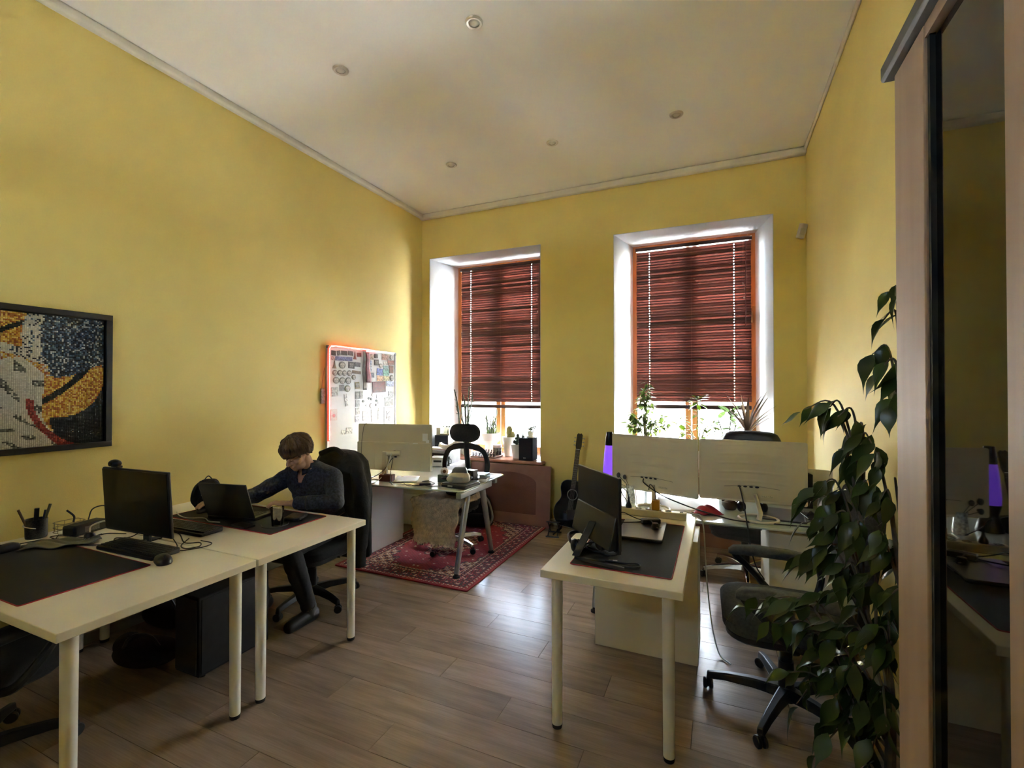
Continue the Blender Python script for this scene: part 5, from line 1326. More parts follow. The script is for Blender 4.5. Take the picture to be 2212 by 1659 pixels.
tin = cup('small cream jar behind the headrest chair', (-3.08, 5.20, ZW), 0.05, 0.075, mat('cream_tin', (0.6, 0.56, 0.36), 0.4), name='jar', cat='jar')

def speaker(label, loc, rz, w, d, h):
    t = thing('speaker', label, 'speaker', loc, rz)
    MB().box((0, 0, h / 2), (w, d, h)).build('cabinet', BLACKM, t, bevel=0.004)
    MB().box((0, -d / 2 - 0.005, h / 2 + 0.01), (w - 0.012, 0.010, h - 0.035)).build('grille', mat('navy_grille_cloth', (0.010, 0.012, 0.02), 0.9, var=0.3, scale=300), t, bevel=0.004)
    MB().box((-0.01, -d / 2 - 0.011, 0.03), (0.032, 0.002, 0.014)).build('badge', STEEL, t)
speaker('black loudspeaker at the right end of the left window sill', (-2.065, 5.17, ZW), 0.0, 0.175, 0.16, 0.262)
speaker('black loudspeaker at the left end of the left window sill', (-3.30, 5.29, ZW), 0.1, 0.19, 0.17, 0.235)
# glass terrarium on the left speaker, and little pots on the right one
te = thing('terrarium', 'small glass terrarium on top of the left loudspeaker', 'terrarium', (-3.27, 5.29, ZW + 0.236), 0.1)
for c_, s_ in (((0, -.04, .05), (.13, .003, .10)), ((0, .04, .05), (.13, .003, .10)), ((-.065, 0, .05), (.003, .08, .10)), ((.065, 0, .05), (.003, .08, .10))):
    MB().box(c_, s_).build('pane', thin_glass('clear_glass'), te)
MB().box((0, 0, 0.008), (0.126, 0.076, 0.016)).build('sand', mat('pale_sand', (0.6, 0.58, 0.55), 0.9), te)
MB().tube([(0.02, 0, .01), (0.022, 0, .05), (0.03, 0, .07)], [.008, .008, .002], 6).build('sprig', CACTD, te, smooth=True)
for x in (-.04, .01, .045): MB().ell((x, 0, .108), (.012, .010, .010), seg=8, rings=6).build('pebble', CACTD, te, smooth=True)
crd = thing('cream_card_box', 'small cream box on the left loudspeaker', 'box', (-3.37, 5.27, ZW + 0.236), 0.1)
MB().box((0, 0, .045), (.045, .06, .09)).build('carton', mat('cream_card', (.55, .52, .36), .7), crd, bevel=.002)
MB().box((0, 0, .0915), (.047, .062, .003)).build('lid', mat('cream_card', (.55, .52, .36), .7), crd)
sp_ = thing('small_succulent', 'white square pot with thin succulent twigs on the right loudspeaker', 'plant', (-2.035, 5.18, ZW + 0.263))
MB().box((0, 0, .01), (.08, .08, .02)).build('saucer', CERAM, sp_, bevel=.003)
MB().loft([[(x, y, z) for x, y in rrect(2 * r, 2 * r, .008, 3)] for z, r in ((.02, .026), (.075, .033))]).build('pot', CERAM, sp_)
stems(sp_, .072, 5, .022, .10, .004, 31, CACTD, True, .06)
fg = thing('green_figurine', 'tiny dark figurine next to the succulent on the loudspeaker', 'figurine', (-2.125, 5.16, ZW + 0.263))
MB().lathe([(0, 0), (.018, 0), (.02, .012), (.009, .02), (.006, .04), (.009, .048), (0, .06)], 14).build('figure', CACTD, fg, smooth=True)
MB().lathe([(0, 0), (.02, 0), (.02, .005), (0, .005)], 14).build('foot', BLACKM, fg)

def chess():
    t = thing('chess_board', 'chess board on the left window sill', 'board game', (-2.62, 5.185, ZW), 0.0)
    m1 = mat('maple_squares', (0.55, 0.42, 0.28), 0.35); m2 = mat('walnut_squares', (0.13, 0.06, 0.035), 0.35)
    MB().box((0, 0, 0.009), (0.33, 0.24, 0.018)).build('frame', mat('board_frame', (0.38, 0.22, 0.15), 0.4), t, bevel=0.003)
    for i in range(8):
        for j in range(8):
            MB().box((-.14 + .04 * i, -.098 + .028 * j, 0.0185), (.0396, .0276, .001)).build('square', m1 if (i + j) % 2 else m2, t)
    rnd = random.Random(4)
    dk = mat('dark_chessmen', (0.035, 0.035, 0.045), 0.35); lt = mat('grey_chessmen', (0.20, 0.19, 0.19), 0.35)
    profs = [[(0, 0), (.011, 0), (.012, .004), (.006, .010), (.0045, .024), (.008, .026), (.0075, .034), (0, .038)], [(0, 0), (.012, 0), (.0125, .005), (.006, .012), (.005, .036), (.009, .039), (.006, .05), (.009, .056), (0, .06)], [(0, 0), (.012, 0), (.0125, .005), (.008, .012), (.0075, .032), (.011, .036), (.011, .044), (0, .044)]]
    me = {}
    spots = [(i, j) for j in (0, 1, 6, 7) for i in range(8)]
    for i, j in spots:
        side = dk if j > 3 else lt; ki = 0 if j in (1, 6) else (1 if i in (2, 3, 4, 5) else 2)
        key = (j > 3, ki)
        if key not in me: me[key] = MB().lathe(profs[ki], 12).mesh('chess_piece', side, True)
        o = bpy.data.objects.new('chess_piece', me[key]); COL.objects.link(o)
        o.location = (-2.62 - .14 + .04 * i, 5.185 - .098 + .028 * j, ZW + 0.019)
        kind = ('pawn', 'tall chess piece', 'rook')[ki]
        tag(o, ('dark ' if j > 3 else 'grey ') + kind + ', ' + ('first', 'second', 'third', 'fourth', 'fifth', 'sixth', 'seventh', 'eighth')[i] + ' from the left in its row on the chess board', 'chess piece', 'chess pieces on the sill')
chess()

# ------------------------------------------------------------------ guitar between the windows
def guitar():
    t = thing('acoustic_guitar', 'black acoustic guitar leaning on a stand between the windows', 'guitar', (-1.455, 4.93, 0.075))
    t.rotation_euler = (-0.17, 0.065, -0.12)
    bm_ = mat('black_lacquer', (0.008, 0.009, 0.012), 0.16, var=0.2, coat=0.5)
    half = [(0.0, 0.0), (0.09, 0.004), (0.155, 0.035), (0.19, 0.09), (0.198, 0.15), (0.18, 0.215), (0.145, 0.265), (0.128, 0.305), (0.133, 0.345), (0.146, 0.39), (0.146, 0.43), (0.128, 0.468), (0.085, 0.493), (0.0, 0.50)]
    S = spline([(x, z, 0) for x, z in half], 4)
    out = [(p.x, p.y) for p in S] + [(-p.x, p.y) for p in reversed(S[1:-1])]
    M = Matrix.Rotation(PI / 2, 4, 'X')
    MB().prism(out, 0.105, M).build('body', bm_, t, bevel=0.006)
    rim = [(x * 0.985, -0.1055, 0.25 + (z - 0.25) * 0.988) for x, z in out]
    MB().tube(rim + [rim[0]], 0.0022, 5, cap=False).build('binding', mat('grey_binding', (0.25, 0.25, 0.25), 0.5), t, smooth=True)
    MB().lathe([(0.0, 0.0), (0.048, 0.0)], 28, (0, 0, 0)).xf(Matrix.Translation((0, -0.1062, 0.345)) @ Matrix.Rotation(PI / 2, 4, 'X')).build('sound_hole', mat('hole_inside', (0.004, 0.004, 0.004), 0.9), t)
    MB().lathe([(0.052, -.0008), (0.060, -.0008), (0.060, .0008), (0.052, .0008), (0.052, -.0008)], 32).xf(Matrix.Translation((0, -0.1066, 0.345)) @ Matrix.Rotation(PI / 2, 4, 'X')).build('rosette', mat('silver_inlay', (0.35, 0.36, 0.36), 0.4), t)
    MB().box((0, -0.111, 0.15), (0.15, 0.010, 0.026)).build('bridge', mat('dark_rosewood', (0.03, 0.018, 0.012), 0.5), t, bevel=0.003)
    MB().box((0, -0.1175, 0.152), (0.075, 0.003, 0.004)).build('saddle', PAPER, t)
    nk = MB().loft([[(x, -0.098 + y, z) for x, y in ((-w, -0.008), (w, -0.008), (w * 0.9, 0.006), (0, 0.014), (-w * 0.9, 0.006))] for z, w in ((0.49, 0.028), (0.83, 0.0225))]).build('neck', bm_, t, smooth=True)
    MB().box((0, -0.1085, 0.62), (0.05, 0.006, 0.44)).build('fingerboard', mat('dark_rosewood', (0.03, 0.018, 0.012), 0.5), nk)
    for k in range(17):
        z = 0.83 - 0.645 * (1 - 2 ** (-(k + 1) / 12))
        if z > 0.41: MB().box((0, -0.112, z), (0.048, 0.0016, 0.0018)).build('fret', STEEL, nk)
    hd = MB().prism([(-0.024, 0.83), (0.024, 0.83), (0.034, 0.87), (0.032, 0.99), (0.016, 1.01), (0, 1.0), (-0.016, 1.01), (-0.032, 0.99), (-0.034, 0.87)], 0.015, Matrix.Translation((0, -0.092, 0)) @ M).build('headstock', bm_, t, bevel=0.002)
    MB().box((0, -0.113, 0.832), (0.044, 0.004, 0.005)).build('nut', PAPER, t)
    for s in (-1, 1):
        for k in range(3):
            z = 0.875 + 0.04 * k
            pgp = MB().cyl((s * 0.034, -0.097, z), (s * 0.05, -0.097, z), 0.003, n=8).build('tuning_peg', STEEL, hd, smooth=True)
            MB().ell((s * 0.054, -0.097, z), (0.007, 0.004, 0.009), seg=10, rings=6).build('peg_button', STEEL, pgp, smooth=True)
    for k in range(6):
        x = -0.02 + 0.008 * k
        MB().tube([(x * 1.3, -0.118, 0.153), (x * 0.85, -0.1155, 0.832)], 0.0007, 4).build('string', STEEL, t)
    MB().cyl((-0.147, -0.05, 0.43), (-0.165, -0.05, 0.44), 0.005, 0.008, 10).build('strap_button', BLACKP, t, smooth=True)
guitar()
gs = thing('guitar_stand', 'black folding guitar stand under the acoustic guitar', 'stand', (-1.45, 4.88, 0))
for s in (-1, 1):
    MB().tube([(s * 0.17, -0.10, 0.012), (s * 0.12, 0.02, 0.06), (s * 0.05, 0.16, 0.32)], 0.009, 8).build('leg', BLACKP, gs, smooth=True)
    MB().tube([(s * 0.12, 0.02, 0.052), (s * 0.12, -0.10, 0.052), (s * 0.12, -0.105, 0.075)], 0.008, 8).build('cradle_arm', RUBBER, gs, smooth=True)
MB().tube([(0, 0.16, 0.32), (0, 0.22, 0.02)], 0.009, 8).build('rear_leg', BLACKP, gs, smooth=True)
fs = thing('guitar_footstool', 'small black guitar footstool on the floor by the brown board', 'footstool', (-1.62, 4.80, 0), 0.15)
MB().box((0, 0, 0.135), (0.13, 0.26, 0.012)).build('footplate', BLACKP, fs, bevel=0.003, rot=(-0.25, 0, 0))
for y in (-0.09, 0.09):
    MB().tube([(-0.07, y, 0.008), (0.07, y, 0.008)], 0.008, 8).build('foot_bar', BLACKP, fs, smooth=True)
    MB().tube([(-0.05, y, 0.008), (-0.05, -y * 0.6, 0.12 + 0.25 * y)], 0.006, 8).build('strut', BLACKP, fs, smooth=True)
    MB().tube([(0.05, y, 0.008), (0.05, -y * 0.6, 0.12 + 0.25 * y)], 0.006, 8).build('strut', BLACKP, fs, smooth=True)
ms = thing('music_stand', 'folded black music stand lying behind the narrow desk', 'music stand', (-1.25, 4.62, 0), 0.4)
for k in range(3):
    a = 2.1 * k
    MB().tube([(0, 0, 0.10), (0.20 * math.cos(a), 0.20 * math.sin(a), 0.012)], 0.006, 8).build('leg', BLACKP, ms, smooth=True)
MB().tube([(0, 0, 0.06), (0, 0, 0.26)], 0.008, 8).build('pole', BLACKP, ms, smooth=True)
MB().box((0, 0, 0.30), (0.30, 0.012, 0.10)).build('tray', BLACKP, ms, bevel=0.003, rot=(-0.5, 0, 0))
cable('grey cable curling on the floor behind the narrow desk', [(-1.42, 4.55, 0.006), (-1.30, 4.45, 0.006), (-1.15, 4.5, 0.006), (-1.1, 4.62, 0.006), (-1.2, 4.72, 0.006), (-1.02, 4.8, 0.006)], 0.0045, mat('grey_cable', (0.16, 0.16, 0.16), 0.5))

# alarm sensor in the corner
se = thing('motion_sensor', 'white motion sensor high in the back right corner', 'sensor', (0.725, 5.10, 3.05), 0.6)
MB().prism(rrect(0.07, 0.05, 0.018), 0.13, Matrix.Translation((0, 0, -0.065))).build('housing', mat('sensor_white', (0.72, 0.68, 0.64), 0.45), se, bevel=0.004, rot=(0.25, 0.12, 0))
MB().box((0.02, 0.035, 0.0), (0.03, 0.06, 0.03)).build('bracket', mat('sensor_white', (0.72, 0.68, 0.64), 0.45), se, bevel=0.004)
MB().box((-0.01, -0.026, -0.01), (0.05, 0.004, 0.06)).build('lens', mat('sensor_lens', (0.6, 0.57, 0.53), 0.3), se, rot=(0.25, 0.12, 0))

# ------------------------------------------------------------------ narrow white desk
desk_mat('black desk mat with red edge on the narrow white desk', -0.648, -0.188, 2.155, 3.02, 0.7405)
def slanted_monitor():
    t = thing('computer_monitor', 'black monitor seen from behind on the narrow white desk', 'monitor', (-0.60, 2.27, 0.7435))
    pr, pl = Vector((-0.428, 2.214, 0)), Vector((-0.718, 2.546, 0))
    c = (pr + pl) / 2; d = (pl - pr); w = d.length
    rz = math.atan2(d.y, d.x) - PI         # local -x runs to the far end, back looks to local -y
    p = thing('panel', None, None); p.parent = t
    p.location = (c.x + 0.60, c.y - 2.27, 0.972 - 0.7435); p.rotation_euler = (0.0, 0, rz)
    h = 0.357
    MB().box((0, 0.008, 0), (w, 0.014, h)).build('back_shell', BLACKP, p, bevel=0.003)
    MB().box((0, 0.0165, 0.004), (w - 0.01, 0.003, h - 0.02)).build('screen', SCREEN, p)
    gb = mat('satin_black_plastic', (0.02, 0.02, 0.021), 0.3, var=0.1)
    MB().loft([[(-w * .47, y0, -h * .46), (w * .47, y0, -h * .46), (w * .47, y1, -h * .02), (-w * .47, y1, -h * .02)] for y0, y1 in ((0.002, 0.002), (-0.045, -0.008))]).build('lower_bulge', gb, p, bevel=0.006)
    for x in (-0.12, -0.06): MB().box((x, -0.036, -h * .33), (0.022, 0.006, 0.03)).build('port_sticker', PAPER, p, rot=(0.2, 0, 0))
    MB().box((0, 0.008, h / 2 - 0.001), (w - 0.004, 0.012, 0.003)).build('top_trim', mat('grey_trim', (0.3, 0.28, 0.24), 0.4), p)
    # stand: inclined neck and a flat V foot
    cen = Vector((c.x + 0.60, c.y - 2.27, 0))
    MB().loft([[(cx_ - .02, cy_ - .008, z), (cx_ + .02, cy_ - .008, z), (cx_ + .02, cy_ + .008, z), (cx_ - .02, cy_ + .008, z)] for cx_, cy_, z in ((-0.04, -0.035, 0.012), (cen.x - 0.01, cen.y - 0.035, 0.16))]).build('neck', BLACKP, t, bevel=0.003)
    for e in ((0.205, -0.10), (-0.02, 0.20)):
        MB().loft([[(x - oy, y + ox, z) for ox, oy, z in ((-.016 * q, 0, 0), (.016 * q, 0, 0), (.012 * q, 0, .014), (-.012 * q, 0, .014))] for x, y, q in ((-0.045, -0.035, 1), (e[0], e[1], 0.7))]).build('stand_foot', BLACKP, t, bevel=0.002)
    return t
slanted_monitor()

ls = thing('laptop', 'closed silver laptop on the narrow desk mat', 'laptop', (-0.405, 2.80, 0.7435), 0.03)
MB().prism(rrect(0.245, 0.36, 0.012), 0.010).build('base', BLACKP, ls, bevel=0.002)
MB().prism(rrect(0.245, 0.36, 0.012), 0.008, Matrix.Translation((0, 0, 0.0105))).build('lid', mat('brushed_silver', (0.42, 0.41, 0.39), 0.3, 0.75, var=0.06, stretch=(1, 30, 1)), ls, bevel=0.002)
MB().box((0.1225, 0, 0.005), (0.002, 0.12, 0.004)).build('port_strip', STEEL, ls)
a1 = thing('power_adapter', 'black charger brick lying on the closed silver laptop', 'adapter', (-0.375, 2.93, 0.7625), 0.5)
MB().box((0, 0, 0.014), (0.11, 0.05, 0.028)).build('brick', BLACKP, a1, bevel=0.006)
MB().box((0, 0, 0.0285), (0.05, 0.03, 0.001)).build('rating_label', mat('grey_label', (0.1, 0.1, 0.1), 0.5), a1)
a2 = thing('power_plug', 'black plug lying on the closed silver laptop', 'plug', (-0.335, 2.82, 0.7625), 0.9)
MB().lathe([(0, 0.0), (0.02, 0.003), (0.023, 0.015), (0.016, 0.034), (0, 0.036)], 16).build('plug_body', BLACKP, a2, smooth=True)
for s in (-1, 1): MB().cyl((s * .009, -0.018, 0.014), (s * .009, -0.036, 0.014), 0.0024, n=8).build('pin', STEEL, a2, smooth=True)
a3 = thing('power_adapter', 'black power brick behind the slanted monitor', 'adapter', (-0.60, 2.93, 0.7435), 0.2)
MB().box((0, 0, 0.018), (0.07, 0.14, 0.036)).build('brick', BLACKP, a3, bevel=0.008)
MB().box((0, 0, 0.0365), (0.04, 0.08, 0.001)).build('rating_label', mat('grey_label', (0.1, 0.1, 0.1), 0.5), a3)
zl = 0.766
cable('black charger cable looping over the closed silver laptop', [(-0.60, 2.86, 0.76), (-0.55, 2.82, zl + .01), (-0.48, 2.87, zl + .006), (-0.44, 2.92, zl), (-0.375, 2.90, zl + .02), (-0.345, 2.85, zl + .006), (-0.335, 2.82, 0.79)], 0.0035)
cable('second black cable arching across the silver laptop', [(-0.60, 2.98, 0.775), (-0.55, 2.97, 0.80), (-0.50, 2.92, 0.80), (-0.45, 2.95, zl + .008), (-0.41, 2.95, zl + .01)], 0.003)
cable('black cables coiled behind the slanted monitor', [(-0.67, 2.45, 0.752), (-0.62, 2.40, 0.75), (-0.56, 2.36, 0.752), (-0.50, 2.32, 0.75), (-0.46, 2.36, 0.75), (-0.50, 2.41, 0.76), (-0.58, 2.43, 0.77), (-0.64, 2.40, 0.76), (-0.60, 2.35, 0.752), (-0.52, 2.33, 0.757)], 0.004)
cable('thin black cable with plug on the front of the narrow mat', [(-0.50, 2.25, 0.748), (-0.45, 2.255, 0.747), (-0.40, 2.255, 0.747), (-0.355, 2.27, 0.747), (-0.335, 2.245, 0.747), (-0.36, 2.215, 0.747), (-0.42, 2.205, 0.747)], 0.003)
us = thing('usb_plug', 'tiny silver usb plug on the narrow mat', 'plug', (-0.455, 2.262, 0.7435), 0.2)
MB().box((0, 0, .004), (.022, .012, .007)).build('shell', STEEL, us); MB().box((-.02, 0, .004), (.02, .014, .008)).build('grip', BLACKP, us, bevel=.002)
def headphones(label, loc, rz):
    t = thing('headphones', label, 'headphones', loc, rz)
    MB().tube(spline([(-.075, 0, .03), (-.085, .04, .05), (-.05, .12, .06), (.05, .12, .06), (.085, .04, .05), (.075, 0, .03)], 6), .008, 8).build('headband', BLACKP, t, smooth=True)
    for s in (-1, 1):
        MB().ell((s * .075, -.005, .035), (.022, .038, .035)).build('ear_cup', BLACKP, t, smooth=True)
        MB().ell((s * .055, -.005, .035), (.014, .034, .031)).build('ear_pad', BLACKF, t, smooth=True)
headphones('black headphones under the slanted monitor', (-0.61, 2.36, 0.7435), 0.7)

# ------------------------------------------------------------------ glass desk at the right
ZR = 0.7265
ps = thing('power_strip', 'long white power strip between the narrow desk and the monitors', 'power strip', (-0.415, 3.165, 0.7405), 0.015)
MB().box((0, 0, 0.0225), (0.46, 0.055, 0.045)).build('housing', MONW, ps, bevel=0.005)
for k in range(6):
    s_ = MB().lathe([(0.0, 0.0), (0.019, 0.0), (0.020, 0.0015)], 20, (0, 0, 0)).build('socket', mat('socket_recess', (0.30, 0.28, 0.22), 0.6), ps, loc=(-0.19 + 0.062 * k, 0, 0.0453))
    for q in (-1, 1): MB().cyl((q * .0095, 0, 0), (q * .0095, 0, 0.001), 0.0026, n=8).build('socket_hole', BLACKM, s_)
MB().box((0.20, 0, 0.0465), (0.02, 0.014, 0.004)).build('switch', BLACKP, ps, bevel=0.001)
ya = thing('yellow_adapter', 'yellow plug adapter standing in the power strip', 'adapter', (-0.373, 3.166, 0.7872))
MB().box((0, 0, 0.032), (0.048, 0.044, 0.064)).build('adapter_body', mat('mustard_plastic', (0.52, 0.24, 0.02), 0.4, var=0.08), ya, bevel=0.005)
MB().lathe([(0, 0), (0.016, 0), (0.016, 0.003), (0, 0.003)], 16, (0, 0, 0.064)).build('socket_face', mat('mustard_dark', (0.3, 0.13, 0.01), 0.5), ya)
bp = thing('power_plug', 'black plug standing in the left end of the power strip', 'plug', (-0.545, 3.163, 0.7872))
MB().lathe([(0, 0), (0.02, 0), (0.019, 0.015), (0.009, 0.035), (0.006, 0.05), (0, 0.05)], 16).build('plug_body', BLACKP, bp, smooth=True)
MB().lathe([(0.006, 0.048), (0.0045, 0.07), (0, 0.07)], 12).build('strain_relief', RUBBER, bp, smooth=True)
cable('thin cable rising from the black plug in the power strip', [(-0.545, 3.163, 0.852), (-0.56, 3.17, 0.89), (-0.60, 3.22, 0.90), (-0.62, 3.30, 0.86), (-0.62, 3.40, 0.80), (-0.6, 3.5, 0.735)], 0.0028)
cable('black cable from the yellow adapter to the left white monitor', [(-0.373, 3.166, 0.857), (-0.375, 3.17, 0.89), (-0.39, 3.20, 0.92), (-0.42, 3.26, 0.93), (-0.44, 3.34, 0.88), (-0.45, 3.44, 0.86)], 0.003)
cable('long black cable sagging from the left white monitor across the desk', [(-0.495, 3.475, 0.925), (-0.48, 3.43, 0.90), (-0.36, 3.36, 0.845), (-0.20, 3.31, 0.80), (-0.05, 3.30, 0.765), (0.10, 3.31, 0.735), (0.28, 3.33, 0.732), (0.46, 3.34, 0.732), (0.58, 3.35, 0.732)], 0.0042)
cable('black cable dropping from the right white monitor over the desk edge', [(0.125, 3.378, 0.94), (0.135, 3.355, 0.90), (0.15, 3.31, 0.82), (0.16, 3.27, 0.745), (0.165, 3.238, 0.715), (0.18, 3.235, 0.60), (0.21, 3.26, 0.48), (0.26, 3.33, 0.38)], 0.0042)
cable('white cable hanging down beside the cream cabinet', [(-0.20, 3.20, 0.787), (-0.15, 3.205, 0.775), (-0.105, 3.225, 0.76), (-0.085, 3.228, 0.66), (-0.07, 3.18, 0.40), (-0.04, 3.10, 0.15), (0.0, 3.02, 0.02), (0.06, 2.95, 0.008)], 0.0042, CABLEW)
paper('white paper sheets between the twin monitors and the power strip', (-0.24, 3.62, ZR), 0.25, 0.30, 0.42, 2)
paper('white sheet lying in the sun under the left white monitor', (-0.30, 3.40, ZR), -0.2, 0.21, 0.2, 1)
rc = MB().grid(lambda u, v: ((u - .5) * .17 * (1 + .2 * math.sin(v * 6)), (v - .5) * .15, 0.004 + 0.045 * max(0, 1 - (2.2 * abs(u - .5)) ** 2) * max(0, 1 - (2.0 * abs(v - .5)) ** 2) + 0.006 * math.sin(u * 14 + v * 9)), 20, 18).build('red_cloth', mat('crimson_cloth', (0.32, 0.012, 0.03), 0.75, var=0.2, scale=30), solid=0.003, loc=(-0.075, 3.46, ZR + 0.004), rot=(0, 0, 0.2), smooth=True)
tag(rc, 'crumpled red cloth on the glass desk under the twin monitors', 'cloth')
bw = thing('wooden_bowl', 'small dark bowl behind the red cloth', 'bowl', (0.075, 3.64, ZR))
MB().lathe([(0, .004), (.03, .006), (.05, .03), (.056, .055), (.06, .055), (.055, .03), (.035, 0), (0, 0)], 24).build('bowl', mat('olive_wood', (.10, .07, .03), .5), bw, smooth=True)
MB().ell((0, 0, .045), (.045, .045, .02)).build('contents', mat('brown_contents', (.12, .08, .05), .8, var=.5, scale=50), bw, smooth=True)
headphones('black headphones on the glass desk under the right white monitor', (0.21, 3.62, ZR), 0.2)
tb = thing('drawing_tablet', 'flat dark tablet on the glass desk right of the monitor stand', 'tablet', (0.40, 3.60, ZR), -0.1)
MB().prism(rrect(0.25, 0.34, 0.012), 0.009).build('tablet_body', mat('slate_plastic', (0.035, 0.036, 0.04), 0.4), tb, bevel=0.002)
MB().prism(rrect(0.19, 0.32, 0.004), 0.0008, Matrix.Translation((-0.02, 0, 0.009))).build('active_area', mat('slate_surface', (0.07, 0.07, 0.078), 0.5), tb)
MB().box((0.115, 0, 0.0095), (0.008, 0.30, 0.001)).build('silver_line', STEEL, tb)
ks = thing('tool_tray', 'clear and black tray of tools by the right wall on the glass desk', 'tray', (0.61, 3.63, ZR), 0.15)
MB().prism(rrect(0.19, 0.17, 0.01), 0.012).build('tray_body', BLACKP, ks, bevel=0.003)
for k in range(4): MB().box((-.06 + .04 * k, 0.0, 0.017), (.016, .12, .010)).build('tool', STEEL if k % 2 else BLACKM, ks, bevel=.003, rot=(0, 0, .3 * (k - 1.5)))
wb_ = thing('small_box', 'small white box with a black front against the right wall', 'box', (0.70, 3.86, ZR), 0.1)
MB().box((0, 0, .055), (.09, .16, .11)).build('carton', BLUEW, wb_, bevel=.004)
MB().box((-.046, -.02, .05), (.003, .06, .05)).build('window', BLACKM, wb_)
pcc = thing('white_folder', 'white folder leaning in the corner behind the right white monitor', 'folder', (0.655, 3.99, ZR), -0.25)
MB().box((0, 0, .13), (.18, .02, .26)).build('cover', mat('pale_folder', (.66, .64, .55), .5), pcc, bevel=.002, rot=(-.12, 0, 0))
MB().box((0.0, -.02, .14), (.10, .004, .06)).build('label_field', PAPER, pcc, rot=(-.12, 0, 0))
dk2 = thing('speaker', 'dark box speaker at the wall behind the right white monitor', 'speaker', (0.545, 3.93, ZR), 0.2)
MB().box((0, 0, .12), (.11, .12, .24)).build('cabinet', BLACKM, dk2, bevel=.004)
MB().cyl((0, -.061, .08), (0, -.066, .08), .04, n=20).build('driver_cone', BLACKP, dk2, smooth=True)
# purple lava lamp
lv = thing('lava_lamp', 'purple glowing lava lamp with black base and cap', 'lamp', (-0.785, 3.70, ZR))
MB().lathe([(0, 0), (.062, 0), (.064, .006), (.042, .09), (.040, .10), (.052, .155), (.052, .160), (0, .160)], 28).build('base', mat('lamp_black', (.012, .012, .014), .3, .4), lv, smooth=True)
MB().lathe([(0, .16), (.050, .161), (.052, .20), (.043, .33), (.034, .405), (0, .405)], 28).build('glowing_liquid', mat('purple_liquid', (.20, .08, .6), .15, emit=(.24, .085, .95), es=.06), lv, smooth=True)
MB().lathe([(.0345, .40), (.036, .405), (.026, .50), (.024, .505), (0, .507)], 28).build('cap', mat('lamp_black', (.012, .012, .014), .3, .4), lv, smooth=True)
# dried bunch / grey fluffy plant and silver jar by the lava lamp
dj = thing('silver_vase', 'patterned silver vase with dried grey flowers beside the lava lamp', 'vase', (-0.60, 3.56, ZR))
MB().lathe([(0, 0), (.034, 0), (.038, .02), (.03, .10), (.034, .13), (.030, .13), (.026, .1), (0, .02)], 22).build('vase_body', mat('silver_pattern', (.6, .62, .62), .25, .5, var=.6, scale=60), dj, smooth=True)
for k in range(12):
    rnd = random.Random(200 + k); a = rnd.uniform(0, 6.28); e = (.05 * math.cos(a) - .04, .04 * math.sin(a), .14 + rnd.random() * .08)
    st = MB().tube([(0, 0, .10), e], .0015, 4).build('dry_stem', mat('dry_grey', (.10, .10, .09), .9), dj)
    MB().ell(e, (.014, .014, .018), seg=8, rings=6).build('dry_flower', mat('dry_grey', (.10, .10, .09), .9), st, smooth=True)

# ------------------------------------------------------------------ plants
def leaf_mesh(name, m, prof, fold=0.18, curl=0.25, wave=0.0, rows=8):
    """unit leaf: base at origin, tip along +x, upper side +z"""
    mb = MB(); bm = mb.bm; V = []
    for i in range(rows + 1):
        v = i / rows
        k = v * (len(prof) - 1); a = int(min(k, len(prof) - 2)); w = prof[a] + (prof[a + 1] - prof[a]) * (k - a)
        z = -curl * v * v + wave * math.sin(v * 9)
        V.append([bm.verts.new((v, s * w, z + fold * abs(s) * w + wave * s * math.cos(v * 7) * w)) for s in (-1, 0, 1)])
    for i in range(rows):
        for j in (0, 1):
            q = (V[i][j], V[i + 1][j], V[i + 1][j + 1], V[i][j + 1])
            bm.faces.new(q)
    bmesh.ops.remove_doubles(bm, verts=bm.verts, dist=1e-5)
    return mb.mesh(name, m, True, 180)

def put_leaf(me, parent, p, d, up, size, name='leaf'):
    d = Vector(d).normalized(); y = Vector(up).cross(d)
    if y.length < 1e-3: y = Vector((0, 1, 0)).cross(d)
    y.normalize(); z = d.cross(y)
    o = bpy.data.objects.new(name, me); COL.objects.link(o); o.parent = parent
    M = Matrix((d, y, z)).transposed().to_4x4()
    o.matrix_basis = Matrix.Translation(Vector(p)) @ M @ Matrix.Scale(size, 4)
    return o

